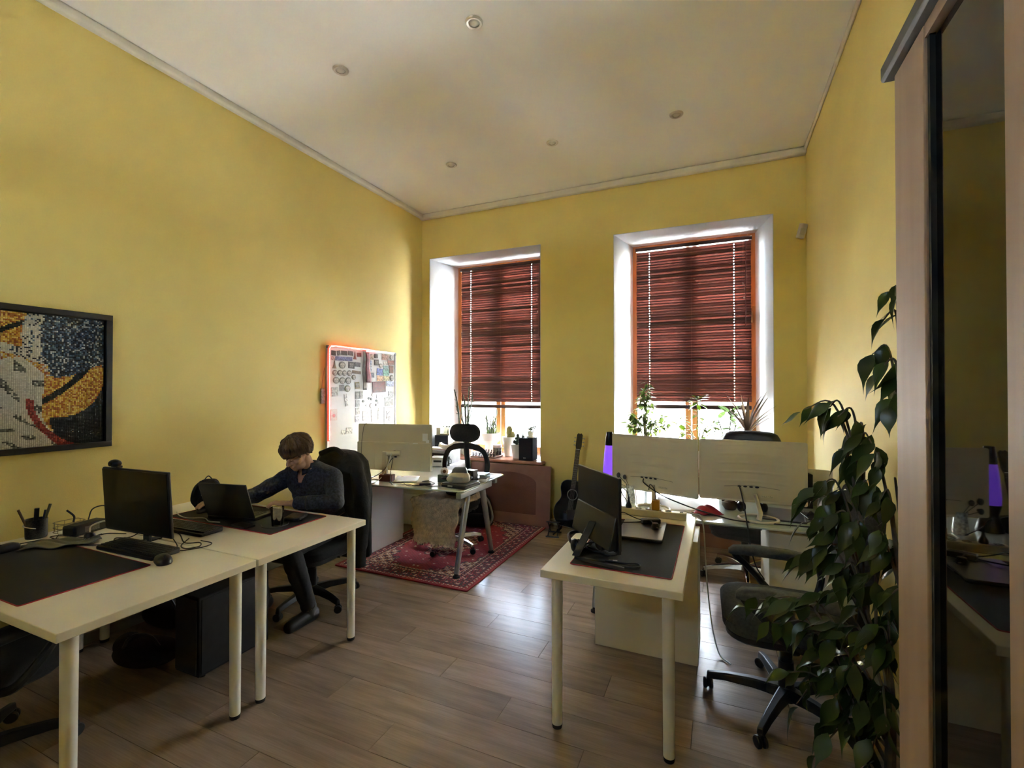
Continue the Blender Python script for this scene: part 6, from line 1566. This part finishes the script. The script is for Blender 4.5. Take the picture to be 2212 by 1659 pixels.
FIC = [0.0, 0.085, 0.16, 0.20, 0.205, 0.18, 0.13, 0.07, 0.026, 0.010, 0.0]
def big_ficus():
    rnd = random.Random(77)
    base = Vector((0.50, 1.72, 0))
    t = thing('weeping_fig', 'tall dark green weeping fig between the cabinet and the grey chair', 'plant', base)
    lm = leaf_mat('ficus_leaf_green', (0.028, 0.055, 0.012), 0.18, 0.3, 0.35)
    bark = mat('ficus_bark', (0.10, 0.085, 0.06), 0.8, var=0.3, scale=30)
    MB().lathe([(0, 0), (0.13, 0), (0.155, 0.02), (0.175, 0.30), (0.185, 0.30), (0.185, 0.325), (0.165, 0.325), (0.16, 0.28), (0, 0.28)], 30).build('pot', mat('terracotta_pot', (0.25, 0.10, 0.055), 0.7, var=0.15), t, smooth=True)
    MB().lathe([(0, 0.29), (0.16, 0.286)], 22).build('soil', SOIL, t)
    trunks = []
    for k, (dx, dy, top) in enumerate(((0.0, 0.0, (0.0, 0.04, 1.92)), (-0.04, 0.02, (-0.08, 0.08, 1.40)), (0.03, -0.02, (-0.04, -0.03, 1.20)))):
        pts = [Vector((dx, dy, 0.27)), Vector((dx * 1.3 + 0.02 * math.sin(k), dy * 1.2, 0.7)), Vector((dx + top[0] * .6, dy + top[1] * .6, top[2] * .66)), Vector(top)]
        P = spline(pts, 8); trunks.append(P)
        MB().tube(P, [0.016 - 0.011 * i / len(P) for i in range(len(P))], 8).build('trunk', bark, t, smooth=True)
    meshes = [leaf_mesh('leaf', lm, FIC, f, c, w) for f, c, w in ((0.22, 0.25, 0.0), (0.35, 0.45, 0.015), (0.12, 0.12, 0.02), (0.5, 0.6, 0.01))]
    T = [(0.258, 1.807, 1.505), (0.324, 1.782, 1.514), (0.339, 1.734, 1.488), (0.455, 1.749, 1.777), (0.487, 1.741, 1.85), (0.438, 1.776, 1.681), (0.442, 1.723, 1.629), (0.487, 1.765, 1.588), (0.457, 1.676, 1.534), (0.405, 1.818, 1.44), (0.428, 1.741, 1.405), (0.431, 1.667, 1.36), (0.373, 1.783, 1.354), (0.306, 1.831, 1.252), (0.357, 1.799, 1.225), (0.269, 1.848, 1.191), (0.396, 1.728, 1.265), (0.425, 1.665, 1.254), (0.323, 1.785, 1.159), (0.256, 1.811, 1.129), (0.382, 1.724, 1.139), (0.424, 1.666, 1.133), (0.295, 1.774, 1.055), (0.243, 1.817, 0.995), (0.344, 1.741, 1.008), (0.402, 1.712, 0.993), (0.442, 1.675, 0.973), (0.308, 1.781, 0.907), (0.198, 1.843, 0.846), (0.131, 1.879, 0.827), (0.095, 1.907, 0.775), (0.171, 1.853, 0.765), (0.249, 1.822, 0.756), (0.33, 1.77, 0.813), (0.401, 1.713, 0.84), (0.445, 1.689, 0.794), (0.261, 1.818, 0.655), (0.183, 1.838, 0.609), (0.349, 1.747, 0.7), (0.233, 1.806, 0.532), (0.413, 1.72, 0.661), (0.32, 1.79, 0.506), (0.38, 1.729, 0.535), (0.444, 1.691, 0.593), (0.283, 1.797, 0.387), (0.412, 1.722, 0.467), (0.508, 1.813, 1.058), (0.501, 1.812, 0.843), (0.502, 1.808, 1.273)]
    n = 0
    for i, q in enumerate(T):
        e = Vector(q) - base
        rise = 0.12 + 0.5 * (e.xy.length)
        best = min((p for P in trunks for p in P), key=lambda p: (p - (e - Vector((0, 0, rise * (1 if e.z > 0.6 else -0.4))))).length)
        mid = best.lerp(e, 0.55) + Vector((rnd.uniform(-.02, .02), rnd.uniform(-.02, .02), 0.05 + 0.25 * (e - best).length))
        P = spline([best, mid, e], 7)
        MB().tube(P, [0.005 - 0.0035 * k / len(P) for k in range(len(P))], 6).build('twig', bark, t, smooth=True)
        cnt = 7 if (i > 9 and i != 4) else (4 if i in (0, 1, 2) else 3)
        if i in (3, 4, 5, 6): cnt = 3
        for k in range(cnt):
            if n >= 298: break
            f = 1 - 0.75 * (k / max(1, cnt)) ** 1.0
            p = P[int(f * (len(P) - 1))] + Vector((rnd.uniform(-.012, .012), rnd.uniform(-.012, .012), rnd.uniform(-.01, .01)))
            tang = (P[-1] - P[-3]).normalized()
            side = Vector((rnd.uniform(-1, 0.7), rnd.uniform(-0.9, 0.9), rnd.uniform(-0.9, 0.1)))
            d = tang * (0.9 if k == 0 else 0.35) + side * 0.8 + Vector((-0.25, 0, -0.25))
            L = rnd.uniform(0.075, 0.125)
            up = Vector((rnd.uniform(-.5, .5), rnd.uniform(-.8, .2), 1))
            o = put_leaf(rnd.choice(meshes), t, p, d, up, L); n += 1
    return t
big_ficus()

def sill_plants():
    zs = 0.7305
    # variegated fig
    rnd = random.Random(5)
    t = thing('variegated_fig', 'bushy pale green fig at the left end of the right sill', 'plant', (-0.735, 5.30, zs))
    MB().lathe([(0, 0), (0.085, 0), (0.11, 0.18), (0.115, 0.18), (0.115, 0.20), (0.10, 0.20), (0.095, 0.17), (0, 0.17)], 26).build('pot', CERAM, t, smooth=True)
    MB().lathe([(0, 0.178), (0.098, 0.176)], 18).build('soil', SOIL, t)
    lm = leaf_mat('pale_fig_leaf', (0.09, 0.13, 0.035), 0.4, 0.4, 0.35)
    me = [leaf_mesh('leaf', lm, FIC, f, c) for f, c in ((0.3, 0.3), (0.15, 0.15), (0.4, 0.5))]
    bark = mat('pale_bark', (0.30, 0.28, 0.13), 0.8)
    tops = [(0.03, 0, 0.90), (-0.04, 0.02, 0.76), (-0.15, -0.02, 0.58), (0.20, 0.0, 0.56), (-0.17, -0.05, 0.46), (0.25, -0.04, 0.48), (0.08, 0.0, 0.72), (0.0, -0.03, 0.82), (-0.05, 0.02, 0.62), (0.10, -0.05, 0.50), (-0.12, 0.0, 0.50)]
    n = 0
    for i, e in enumerate(tops):
        e = Vector(e)
        P = spline([Vector((0, 0, 0.16)), Vector((e.x * .35, e.y * .4, 0.16 + (e.z - .16) * .62)), e], 8)
        MB().tube(P, [0.008 - 0.006 * k / len(P) for k in range(len(P))], 6).build('branch', bark, t, smooth=True)
        for k in range(27):
            p = P[min(len(P) - 1, int(len(P) * (0.45 + 0.55 * rnd.random() ** 0.8)))]
            d = Vector((rnd.uniform(-1, 1), rnd.uniform(-.8, .8), rnd.uniform(-.9, .35)))
            put_leaf(rnd.choice(me), t, p + d.normalized() * 0.012, d, (rnd.uniform(-.4, .4), rnd.uniform(-.4, .4), 1), rnd.uniform(0.065, 0.11)); n += 1
    # leafy shrub with a top rosette and side shoots
    rnd = random.Random(6)
    t = thing('rosette_shrub', 'green leafy shrub in the middle of the right sill', 'plant', (-0.20, 5.34, zs))
    MB().lathe([(0, 0), (0.075, 0), (0.10, 0.17), (0.104, 0.17), (0.104, 0.19), (0.09, 0.19), (0.085, 0.16), (0, 0.16)], 26).build('pot', CERAM, t, smooth=True)
    MB().lathe([(0, 0.168), (0.088, 0.166)], 18).build('soil', SOIL, t)
    prof = [0.0, 0.05, 0.11, 0.17, 0.20, 0.19, 0.13, 0.06, 0.0]
    lm = leaf_mat('bright_shrub_leaf', (0.075, 0.125, 0.018), 0.4, 0.4, 0.3)
    me = [leaf_mesh('leaf', lm, prof, f, c) for f, c in ((0.25, 0.2), (0.15, 0.35))]
    shoots = [((0.0, 0, 0.74), 24, 0.125), ((-0.17, -0.02, 0.52), 12, 0.115), ((0.16, -0.02, 0.50), 13, 0.115), ((-0.12, -0.05, 0.42), 10, 0.11), ((0.22, 0.02, 0.42), 11, 0.11), ((0.05, -0.04, 0.48), 12, 0.11), ((0.10, 0.02, 0.39), 10, 0.11), ((-0.22, .0, .40), 10, .11), ((0.005, 0, 0.60), 12, 0.11)]
    for e, c, L in shoots:
        e = Vector(e)
        P = spline([Vector((0, 0, 0.15)), Vector((e.x * .4, e.y, 0.15 + (e.z - .15) * .7)), e], 8)
        MB().tube(P, [0.009 - 0.006 * k / len(P) for k in range(len(P))], 6).build('branch', mat('yellow_stem', (0.34, 0.30, 0.08), 0.7), t, smooth=True)
        for k in range(c):
            a = 2.4 * k + rnd.uniform(-.3, .3); f = k / c
            p = P[-1] - Vector((0, 0, 0.07 * f))
            put_leaf(rnd.choice(me), t, p, (math.cos(a), math.sin(a) * .8, 0.55 - 0.9 * f), (0, 0, 1), L * rnd.uniform(.8, 1.15))
    # rubber plant
    rnd = random.Random(8)
    t = thing('rubber_plant', 'rubber plant with broad oval leaves on the right sill', 'plant', (0.10, 5.42, zs))
    MB().lathe([(0, 0), (0.06, 0), (0.08, 0.14), (0.084, 0.14), (0.084, 0.16), (0.074, 0.16), (0.07, 0.13), (0, 0.13)], 24).build('pot', CERAM, t, smooth=True)
    MB().lathe([(0, 0.138), (0.072, 0.136)], 18).build('soil', SOIL, t)
    me = leaf_mesh('leaf', leaf_mat('rubber_leaf', (0.06, 0.10, 0.035), 0.35, 0.25, 0.35), [0.0, 0.10, 0.19, 0.24, 0.25, 0.23, 0.17, 0.08, 0.0], 0.12, 0.12)
    for k, (ex, ez) in enumerate(((0.02, 0.60), (-0.10, 0.52), (0.07, 0.46))):
        P = spline([Vector((0, 0, 0.12)), Vector((ex * .4, 0, 0.3)), Vector((ex, 0, ez))], 6)
        MB().tube(P, [0.007] * len(P), 6).build('stem', mat('green_stem', (0.12, 0.14, 0.05), 0.6), t, smooth=True)
        for j in range(7):
            a = 2.4 * j + k; f = j / 7
            put_leaf(me, t, P[-1] - Vector((0, 0, 0.16 * f)), (math.cos(a), math.sin(a) * .6, 0.75 - 0.8 * f), (0, -.3, 1), rnd.uniform(0.13, 0.175))
    # dracaena
    rnd = random.Random(9)
    t = thing('dracaena', 'dracaena with thin arching reddish leaves at the right end of the sill', 'plant', (0.235, 5.27, zs))
    MB().lathe([(0, 0), (0.06, 0), (0.078, 0.13), (0.082, 0.13), (0.082, 0.15), (0.072, 0.15), (0.068, 0.12), (0, 0.12)], 24).build('pot', CERAM, t, smooth=True)
    MB().lathe([(0, 0.128), (0.07, 0.126)], 18).build('soil', SOIL, t)
    MB().tube([(0, 0, 0.12), (0.02, 0, 0.25), (0.035, 0, 0.40)], [0.012, 0.010, 0.009], 8).build('cane', mat('cane_bark', (0.25, 0.20, 0.13), 0.8), t, smooth=True)
    strap = [0.020, 0.026, 0.029, 0.030, 0.029, 0.026, 0.021, 0.015, 0.008, 0.0]
    lm = leaf_mat('dracaena_leaf', (0.11, 0.075, 0.05), 0.3, 0.4, 0.3)
    me = [leaf_mesh('leaf', lm, strap, 0.4, c) for c in (0.10, 0.30, 0.55, 0.9)]
    for k in range(44):
        a = 2.4 * k; f = k / 44
        el = 1.5 - 2.0 * f + rnd.uniform(-.2, .2)
        put_leaf(me[min(3, int(f * 4))], t, (0.035, 0, 0.41 - 0.06 * f), (math.cos(a) * .5, math.sin(a) * .4, max(el, -0.1)), (rnd.uniform(-.2, .2), rnd.uniform(-.2, .2), 1), rnd.uniform(0.34, 0.48) * (1 if el > 0.5 else 0.55))
sill_plants()

# ------------------------------------------------------------------ the person at the laptop
import numpy as np
def build_person():
    root = Vector((-2.73, 2.60, 0))
    t = thing('person', 'person in a dark patterned shirt typing at the open laptop', 'person', root)
    caps = []                # (p0, p1, r0, r1, region)
    def cap(p0, p1, r0, r1, reg): caps.append((Vector(p0), Vector(p1), r0, r1, reg))
    W = lambda x, y, z: Vector((x, y, z))
    # trunk
    cap(W(-2.83, 2.68, .555), W(-2.66, 2.68, .555), .125, .125, 'pants')
    cap(W(-2.80, 2.67, .62), W(-2.68, 2.67, .62), .115, .115, 'shirt')
    cap(W(-2.79, 2.64, .72), W(-2.68, 2.64, .72), .112, .112, 'shirt')
    cap(W(-2.80, 2.60, .82), W(-2.66, 2.60, .82), .113, .113, 'shirt')
    cap(W(-2.82, 2.565, .895), W(-2.64, 2.565, .895), .105, .105, 'shirt')
    cap(W(-2.735, 2.56, .86), W(-2.735, 2.55, .955), .10, .075, 'shirt')
    SL, SR = W(-2.545, 2.58, .925), W(-2.915, 2.545, .925)
    NB = W(-2.735, 2.53, 1.0)
    cap(NB + W(.02, .02, -.02), SL + W(-.01, 0, .012), .066, .06, 'shirt'); cap(NB + W(-.02, .02, -.02), SR + W(.01, 0, .012), .066, .06, 'shirt')
    cap(NB + W(0, .0, -.02), W(-2.725, 2.475, 1.075), .055, .053, 'skin')
    # arms
    EL, WL = W(-2.415, 2.475, .795), W(-2.665, 2.335, .790)
    ER, WR = W(-3.075, 2.375, .80), W(-3.14, 2.165, .785)
    cap(SL, EL, .060, .048, 'shirt'); cap(EL, WL + (EL - WL) * .12, .046, .034, 'shirt'); cap(EL.lerp(WL, .75), WL, .028, .026, 'skin')
    cap(SR, ER, .060, .048, 'shirt'); cap(ER, WR + (ER - WR) * .15, .046, .034, 'shirt'); cap(ER.lerp(WR, .7), WR, .028, .026, 'skin')
    # hands: palm, four bent fingers, thumb from the side of the palm
    def hand(wr, d, side, spread, z_drop):
        d = Vector(d).normalized(); s = Vector((-d.y, d.x, 0)).normalized() * side     # s points to the thumb side
        pc = wr + d * .045 + W(0, 0, .004)
        for k in (-1.5, -.5, .5, 1.5):
            b = wr + d * .018 + s * (k * .010); e = wr + d * .082 + s * (k * .0185) + W(0, 0, .006)
            cap(b, e, .016, .0125, 'skin')
        for k, L in ((-1.5, .060), (-.5, .074), (.5, .080), (1.5, .072)):
            b = wr + d * .084 + s * (k * .0188) + W(0, 0, .006)
            dd = (d + s * (k * spread)).normalized()
            j1 = b + dd * (L * .45) + W(0, 0, .008); j2 = j1 + dd * (L * .32) + W(0, 0, -.010); j3 = j2 + dd * (L * .22) + W(0, 0, -.016)
            cap(b, j1, .0100, .0090, 'skin'); cap(j1, j2, .0090, .0082, 'skin'); cap(j2, j3, .0082, .0074, 'skin')
        tb = wr + d * .028 + s * .026; t1 = tb + d * .030 + s * .024 + W(0, 0, -.006); t2 = t1 + d * .030 + s * .006 + W(0, 0, -.006)
        cap(tb, t1, .0135, .0105, 'skin'); cap(t1, t2, .0105, .0085, 'skin')
    hand(WL, (-.80, -.62, -.02), -1, .04, 0)
    hand(WR, (-.20, -.97, 0.04), 1, .05, 0)
    # legs and shoes
    for hx, kx, ky, ax, ay in ((-2.83, -2.93, 2.20, -2.95, 2.33), (-2.65, -2.55, 2.21, -2.52, 2.34)):
        cap(W(hx, 2.64, .545), W(kx, ky, .535), .088, .062, 'pants'); cap(W(kx, ky, .535), W(ax, ay, .12), .060, .042, 'pants')
        cap(W(ax, ay + .03, .055), W(ax, ay - .15, .042), .046, .036, 'shoe'); cap(W(ax, ay + .01, .11), W(ax, ay, .06), .042, .046, 'shoe')
    # head frame: f face direction, l the person's left, u crown
    hcn = W(-2.725, 2.425, 1.128)
    f = Vector((-.10, -.86, -.46)).normalized(); l = f.cross(Vector((0, 0, 1))).normalized() * -1; u = l.cross(f) * -1
    if u.z < 0: u = -u
    if l.x < 0: l = -l
    H = lambda a, b, c: hcn + l * a + f * b + u * c
    cap(H(0, -.035, .025), H(0, .015, .030), .076, .073, 'skin')           # skull
    cap(H(0, .02, -.02), H(0, .035, -.055), .062, .050, 'skin')             # face
    cap(H(-.022, .035, -.085), H(.022, .035, -.085), .034, .034, 'skin')    # jaw
    cap(H(0, .062, -.100), H(0, .066, -.098), .022, .020, 'skin')           # chin
    cap(H(0, .082, -.005), H(0, .103, -.044), .009, .0135, 'skin')          # nose
    for s in (-1, 1):
        cap(H(s * .010, .092, -.048), H(s * .014, .088, -.047), .009, .008, 'skin')   # nostril wings
        cap(H(s * .012, .079, .012), H(s * .042, .066, .010), .0095, .008, 'skin')    # brow ridge
        cap(H(s * .026, .077, -.014), H(s * .036, .072, -.015), .0085, .0075, 'skin')  # lowered eyelid
        cap(H(s * .040, .052, -.038), H(s * .046, .040, -.035), .024, .022, 'skin')   # cheekbone
        cap(H(s * .076, -.012, .000), H(s * .079, -.018, -.030), .014, .010, 'skin')  # ear
        cap(H(s * .080, -.022, .008), H(s * .082, -.020, -.012), .008, .007, 'skin')
    cap(H(-.017, .083, -.073), H(.017, .083, -.073), .0075, .0075, 'skin')  # lips
    cap(H(-.014, .080, -.084), H(.014, .080, -.084), .0075, .0075, 'skin')
    # merge everything into one continuous surface
    mb = MB()
    def capsule(p0, p1, r0, r1, n=16):
        ax = p1 - p0; L = max(ax.length, 1e-5); ax = ax / L
        pts, rs = [], []
        for k in range(5): a = PI / 2 * (1 - k / 5); pts.append(p0 - ax * r0 * math.sin(a)); rs.append(max(r0 * math.cos(a), r0 * 0.08))
        pts.append(p0); rs.append(r0); pts.append(p1); rs.append(r1)
        for k in range(1, 6): a = PI / 2 * (k / 5); pts.append(p1 + ax * r1 * math.sin(a)); rs.append(max(r1 * math.cos(a), r1 * 0.08))
        mb.tube(pts, rs, n)
    for c in caps: capsule(c[0] - root, c[1] - root, c[2], c[3])
    tmp = bpy.data.objects.new('tmp_body', mb.mesh('tmp_body', WHITE)); COL.objects.link(tmp)
    md = tmp.modifiers.new('remesh', 'REMESH'); md.mode = 'VOXEL'; md.voxel_size = 0.0052; md.use_smooth_shade = True
    sm = tmp.modifiers.new('smooth', 'SMOOTH'); sm.factor = 0.5; sm.iterations = 3
    dg = bpy.context.evaluated_depsgraph_get()
    me = bpy.data.meshes.new_from_object(tmp.evaluated_get(dg)); me.name = 'body'
    bpy.data.objects.remove(tmp)
    nv = len(me.vertices)
    co = np.zeros(nv * 3); me.vertices.foreach_get('co', co); co = co.reshape(-1, 3)
    best = np.full(nv, 9.0); reg = np.zeros(nv, int); names = ['skin', 'shirt', 'pants', 'shoe']
    for p0, p1, r0, r1, rg in caps:
        a = np.array(p0 - root); b = np.array(p1 - root); ab = b - a; L2 = max(ab @ ab, 1e-9)
        s_ = np.clip(((co - a) @ ab) / L2, 0, 1)
        dd = np.linalg.norm(co - a - s_[:, None] * ab, axis=1) - (r0 + (r1 - r0) * s_)
        m_ = dd < best; best[m_] = dd[m_]; reg[m_] = names.index(rg)
    # open V neck: the skin shows below the throat
    vz = co[:, 2]; front = (co[:, 1] < (2.50 - root.y)) & (np.abs(co[:, 0] - (-2.735 - root.x)) < 0.012 + 0.55 * np.clip(vz - 0.905, 0, 1)) & (vz > 0.905)
    reg[front & (reg == 1)] = 0
    reg[(reg == 3) & (co[:, 0] > 0)] = 4
    SKIN = mat('skin', (0.52, 0.30, 0.21), 0.5, var=0.08, scale=30, sub=0.08)
    SHIRT = mat('navy_patterned_shirt', (0.016, 0.020, 0.036), 0.75, var=0.85, scale=70, bump=0.25, bscale=60, detail=3)
    PANTS = mat('dark_trousers', (0.014, 0.014, 0.016), 0.85, var=0.3, scale=60)
    SHOE = mat('black_shoe', (0.01, 0.01, 0.01), 0.5)
    me.materials.clear(); me.materials.append(SKIN)
    me.polygons.foreach_set('use_smooth', [True] * len(me.polygons))
    body = bpy.data.objects.new('body', me); COL.objects.link(body); body.parent = t
    # clothes: the same surface lifted a little off the body, cut cleanly at neck, cuffs and waist
    no = np.zeros(nv * 3); me.vertices.foreach_get('normal', no); no = no.reshape(-1, 3)
    faces = [tuple(p.vertices) for p in me.polygons]
    for nm, ids, mt, lift, fold in (('shirt', (1,), SHIRT, 0.006, 0.006), ('trousers', (2,), PANTS, 0.006, 0.005), ('left_shoe', (4,), SHOE, 0.003, 0.0), ('right_shoe', (3,), SHOE, 0.003, 0.0)):
        keep = [fc for fc in faces if all(reg[v] in ids for v in fc)]
        used = sorted({v for fc in keep for v in fc}); idx = {v: i for i, v in enumerate(used)}
        P = co[used]
        wv = np.sin(P[:, 0] * 47 + P[:, 2] * 39) * np.sin(P[:, 1] * 53 - P[:, 2] * 31) + 0.5 * np.sin(P[:, 2] * 88 + P[:, 0] * 25)
        Q = P + no[used] * (lift + fold * (0.55 + 0.45 * wv))[:, None]
        m2 = bpy.data.meshes.new(nm); m2.from_pydata([tuple(q) for q in Q], [], [tuple(idx[v] for v in fc) for fc in keep])
        m2.materials.append(mt); m2.polygons.foreach_set('use_smooth', [True] * len(m2.polygons))
        o = bpy.data.objects.new(nm, m2); COL.objects.link(o); o.parent = t
        so = o.modifiers.new('solid', 'SOLIDIFY'); so.thickness = 0.004; so.offset = -1
        if nm == 'shirt': shirt = o
    # collar flaps, placket and buttons on the shirt
    N2 = NB - root
    for s in (-1, 1):
        MB().grid(lambda a, b: (N2.x + s * (0.012 + 0.058 * math.sin(a * 2.2 + .15)), N2.y - 0.075 + 0.125 * a, N2.z + 0.000 + 0.032 * (1 - b) + 0.018 * a - 0.045 * b * (1 - a) + 0.0), 8, 4).build('collar', SHIRT, shirt, smooth=True, solid=0.004)
    for k in range(3):
        MB().ell((N2.x - 0.004, N2.y - 0.085 - 0.01 * k + 0.055 * 0, N2.z - 0.125 - 0.07 * k), (.006, .004, .006), seg=10, rings=6).build('button', BLACKP, shirt, smooth=True)
    # watch on the near wrist
    wq = EL.lerp(WL, .66) - root; ax = (WL - EL).normalized()
    ring = []
    e1 = ax.cross(Vector((0, 0, 1))).normalized(); e2 = e1.cross(ax)
    for k in range(25):
        a = 2 * PI * k / 24; ring.append(wq + e1 * (.042 * math.cos(a)) + e2 * (.042 * math.sin(a)))
    MB().tube(ring, .007, 6, cap=False).build('watch_strap', BLACKP, t, smooth=True)
    # hair: thick bowl of combed locks
    HAIR = mat('brown_hair', (0.085, 0.045, 0.022), 0.5, var=0.45, scale=28, stretch=(1, 1, 0.25), bump=0.4, bscale=70)
    rnd = random.Random(12)
    hc0 = hcn - root
    def hp(az, v):           # az 0 = face direction, v 0 crown .. 1 hem
        fr = math.cos(az)
        hem = 1.62 + (0.12 if fr > 0.55 else (0.30 if fr > -0.1 else 0.62 * min(1, -fr + .55)))
        if 0.15 < fr < 0.5: hem = 1.80
        th = v * hem
        wv = 0.004 * math.sin(az * 17 + v * 3) + 0.003 * math.sin(az * 31 - v * 6)
        rx, ry, rz_ = .093 + wv, .107 + wv, .098 + wv
        q = l * (rx * math.sin(th) * math.sin(az)) + f * (ry * math.sin(th) * math.cos(az) - .008) + u * (rz_ * math.cos(th) + .024)
        return hc0 + q
    hair = MB().grid(lambda a, b: hp(a * 2 * PI, 0.02 + 0.98 * b), 72, 18).build('hair', HAIR, t, smooth=True, solid=0.014, angle=180)
    for k in range(110):     # loose locks along the surface
        az = rnd.uniform(0, 2 * PI); v0 = rnd.uniform(0.05, 0.5); v1 = min(1.04, v0 + rnd.uniform(.35, .6))
        pts = [hp(az + .12 * rnd.uniform(-1, 1) * j / 5, v0 + (v1 - v0) * j / 5) for j in range(6)]
        pts = [p + (p - hc0).normalized() * 0.006 for p in pts]
        MB().tube(pts, [.002, .006, .0075, .0075, .006, .0015], 5).build('hair_lock', HAIR, hair, smooth=True)
    # eyebrows and closed-lid lashes
    for s in (-1, 1):
        for nm, pts, r in (('eyebrow', ((.014, .090, .012), (.03, .084, .017), (.046, .070, .012)), .0032), ('eyelashes', ((.020, .0862, -.019), (.031, .082, -.0215), (.041, .0755, -.019)), .0016)):
            MB().tube([H(s * a, b, c) - root for a, b, c in pts], r, 5).build(nm, HAIR, t, smooth=True)
build_person()

# jacket hung over the back of the person's chair
def jacket():
    t = thing('jacket', 'black jacket draped over the back of the person\'s chair', 'jacket', (-2.76, 2.875, 0), 0.05)
    m = mat('black_jacket_cloth', (0.010, 0.010, 0.010), 0.8, var=0.4, scale=20, bump=0.4, bscale=40)
    rings = []
    for z, w, d, dx in ((1.088, .16, .05, -.02), (1.08, .26, .09, -.01), (1.055, .36, .12, 0), (1.0, .44, .15, .01), (.88, .485, .175, .02), (.72, .50, .18, .03), (.55, .50, .17, .035), (.40, .485, .16, .04), (.29, .47, .15, .045)):
        ring = []
        for k, (x, y) in enumerate(rrect(w, d, d * .46, 8)):
            a = math.atan2(y, x); fl = 1 + (.05 + .06 * (1.08 - z)) * math.sin(a * 9 + z * 5) + .03 * math.sin(a * 17 - z * 9)
            ring.append((x * fl + dx, y * fl, z + (.02 * math.sin(a * 5) if z < .35 else 0)))
        rings.append(ring)
    MB().loft(rings).build('shell', m, t, smooth=True, angle=180)
    MB().tube(spline([(.20, -.06, .98), (.265, -.085, .80), (.275, -.08, .58), (.25, -.07, .38), (.235, -.06, .22)], 5), [.055] * 4 + [.062] * 6 + [.058] * 6 + [.05] * 5, 10).build('sleeve', m, t, smooth=True)
    MB().tube(spline([(.12, -.09, 1.06), (.0, -.07, 1.10), (-.12, -.09, 1.06)], 5), .02, 8).build('collar', m, t, smooth=True)
    MB().tube([(.26, -.03, .6), (.265, -.035, .36)], .004, 5).build('zip', STEEL, t, smooth=True)
jacket()
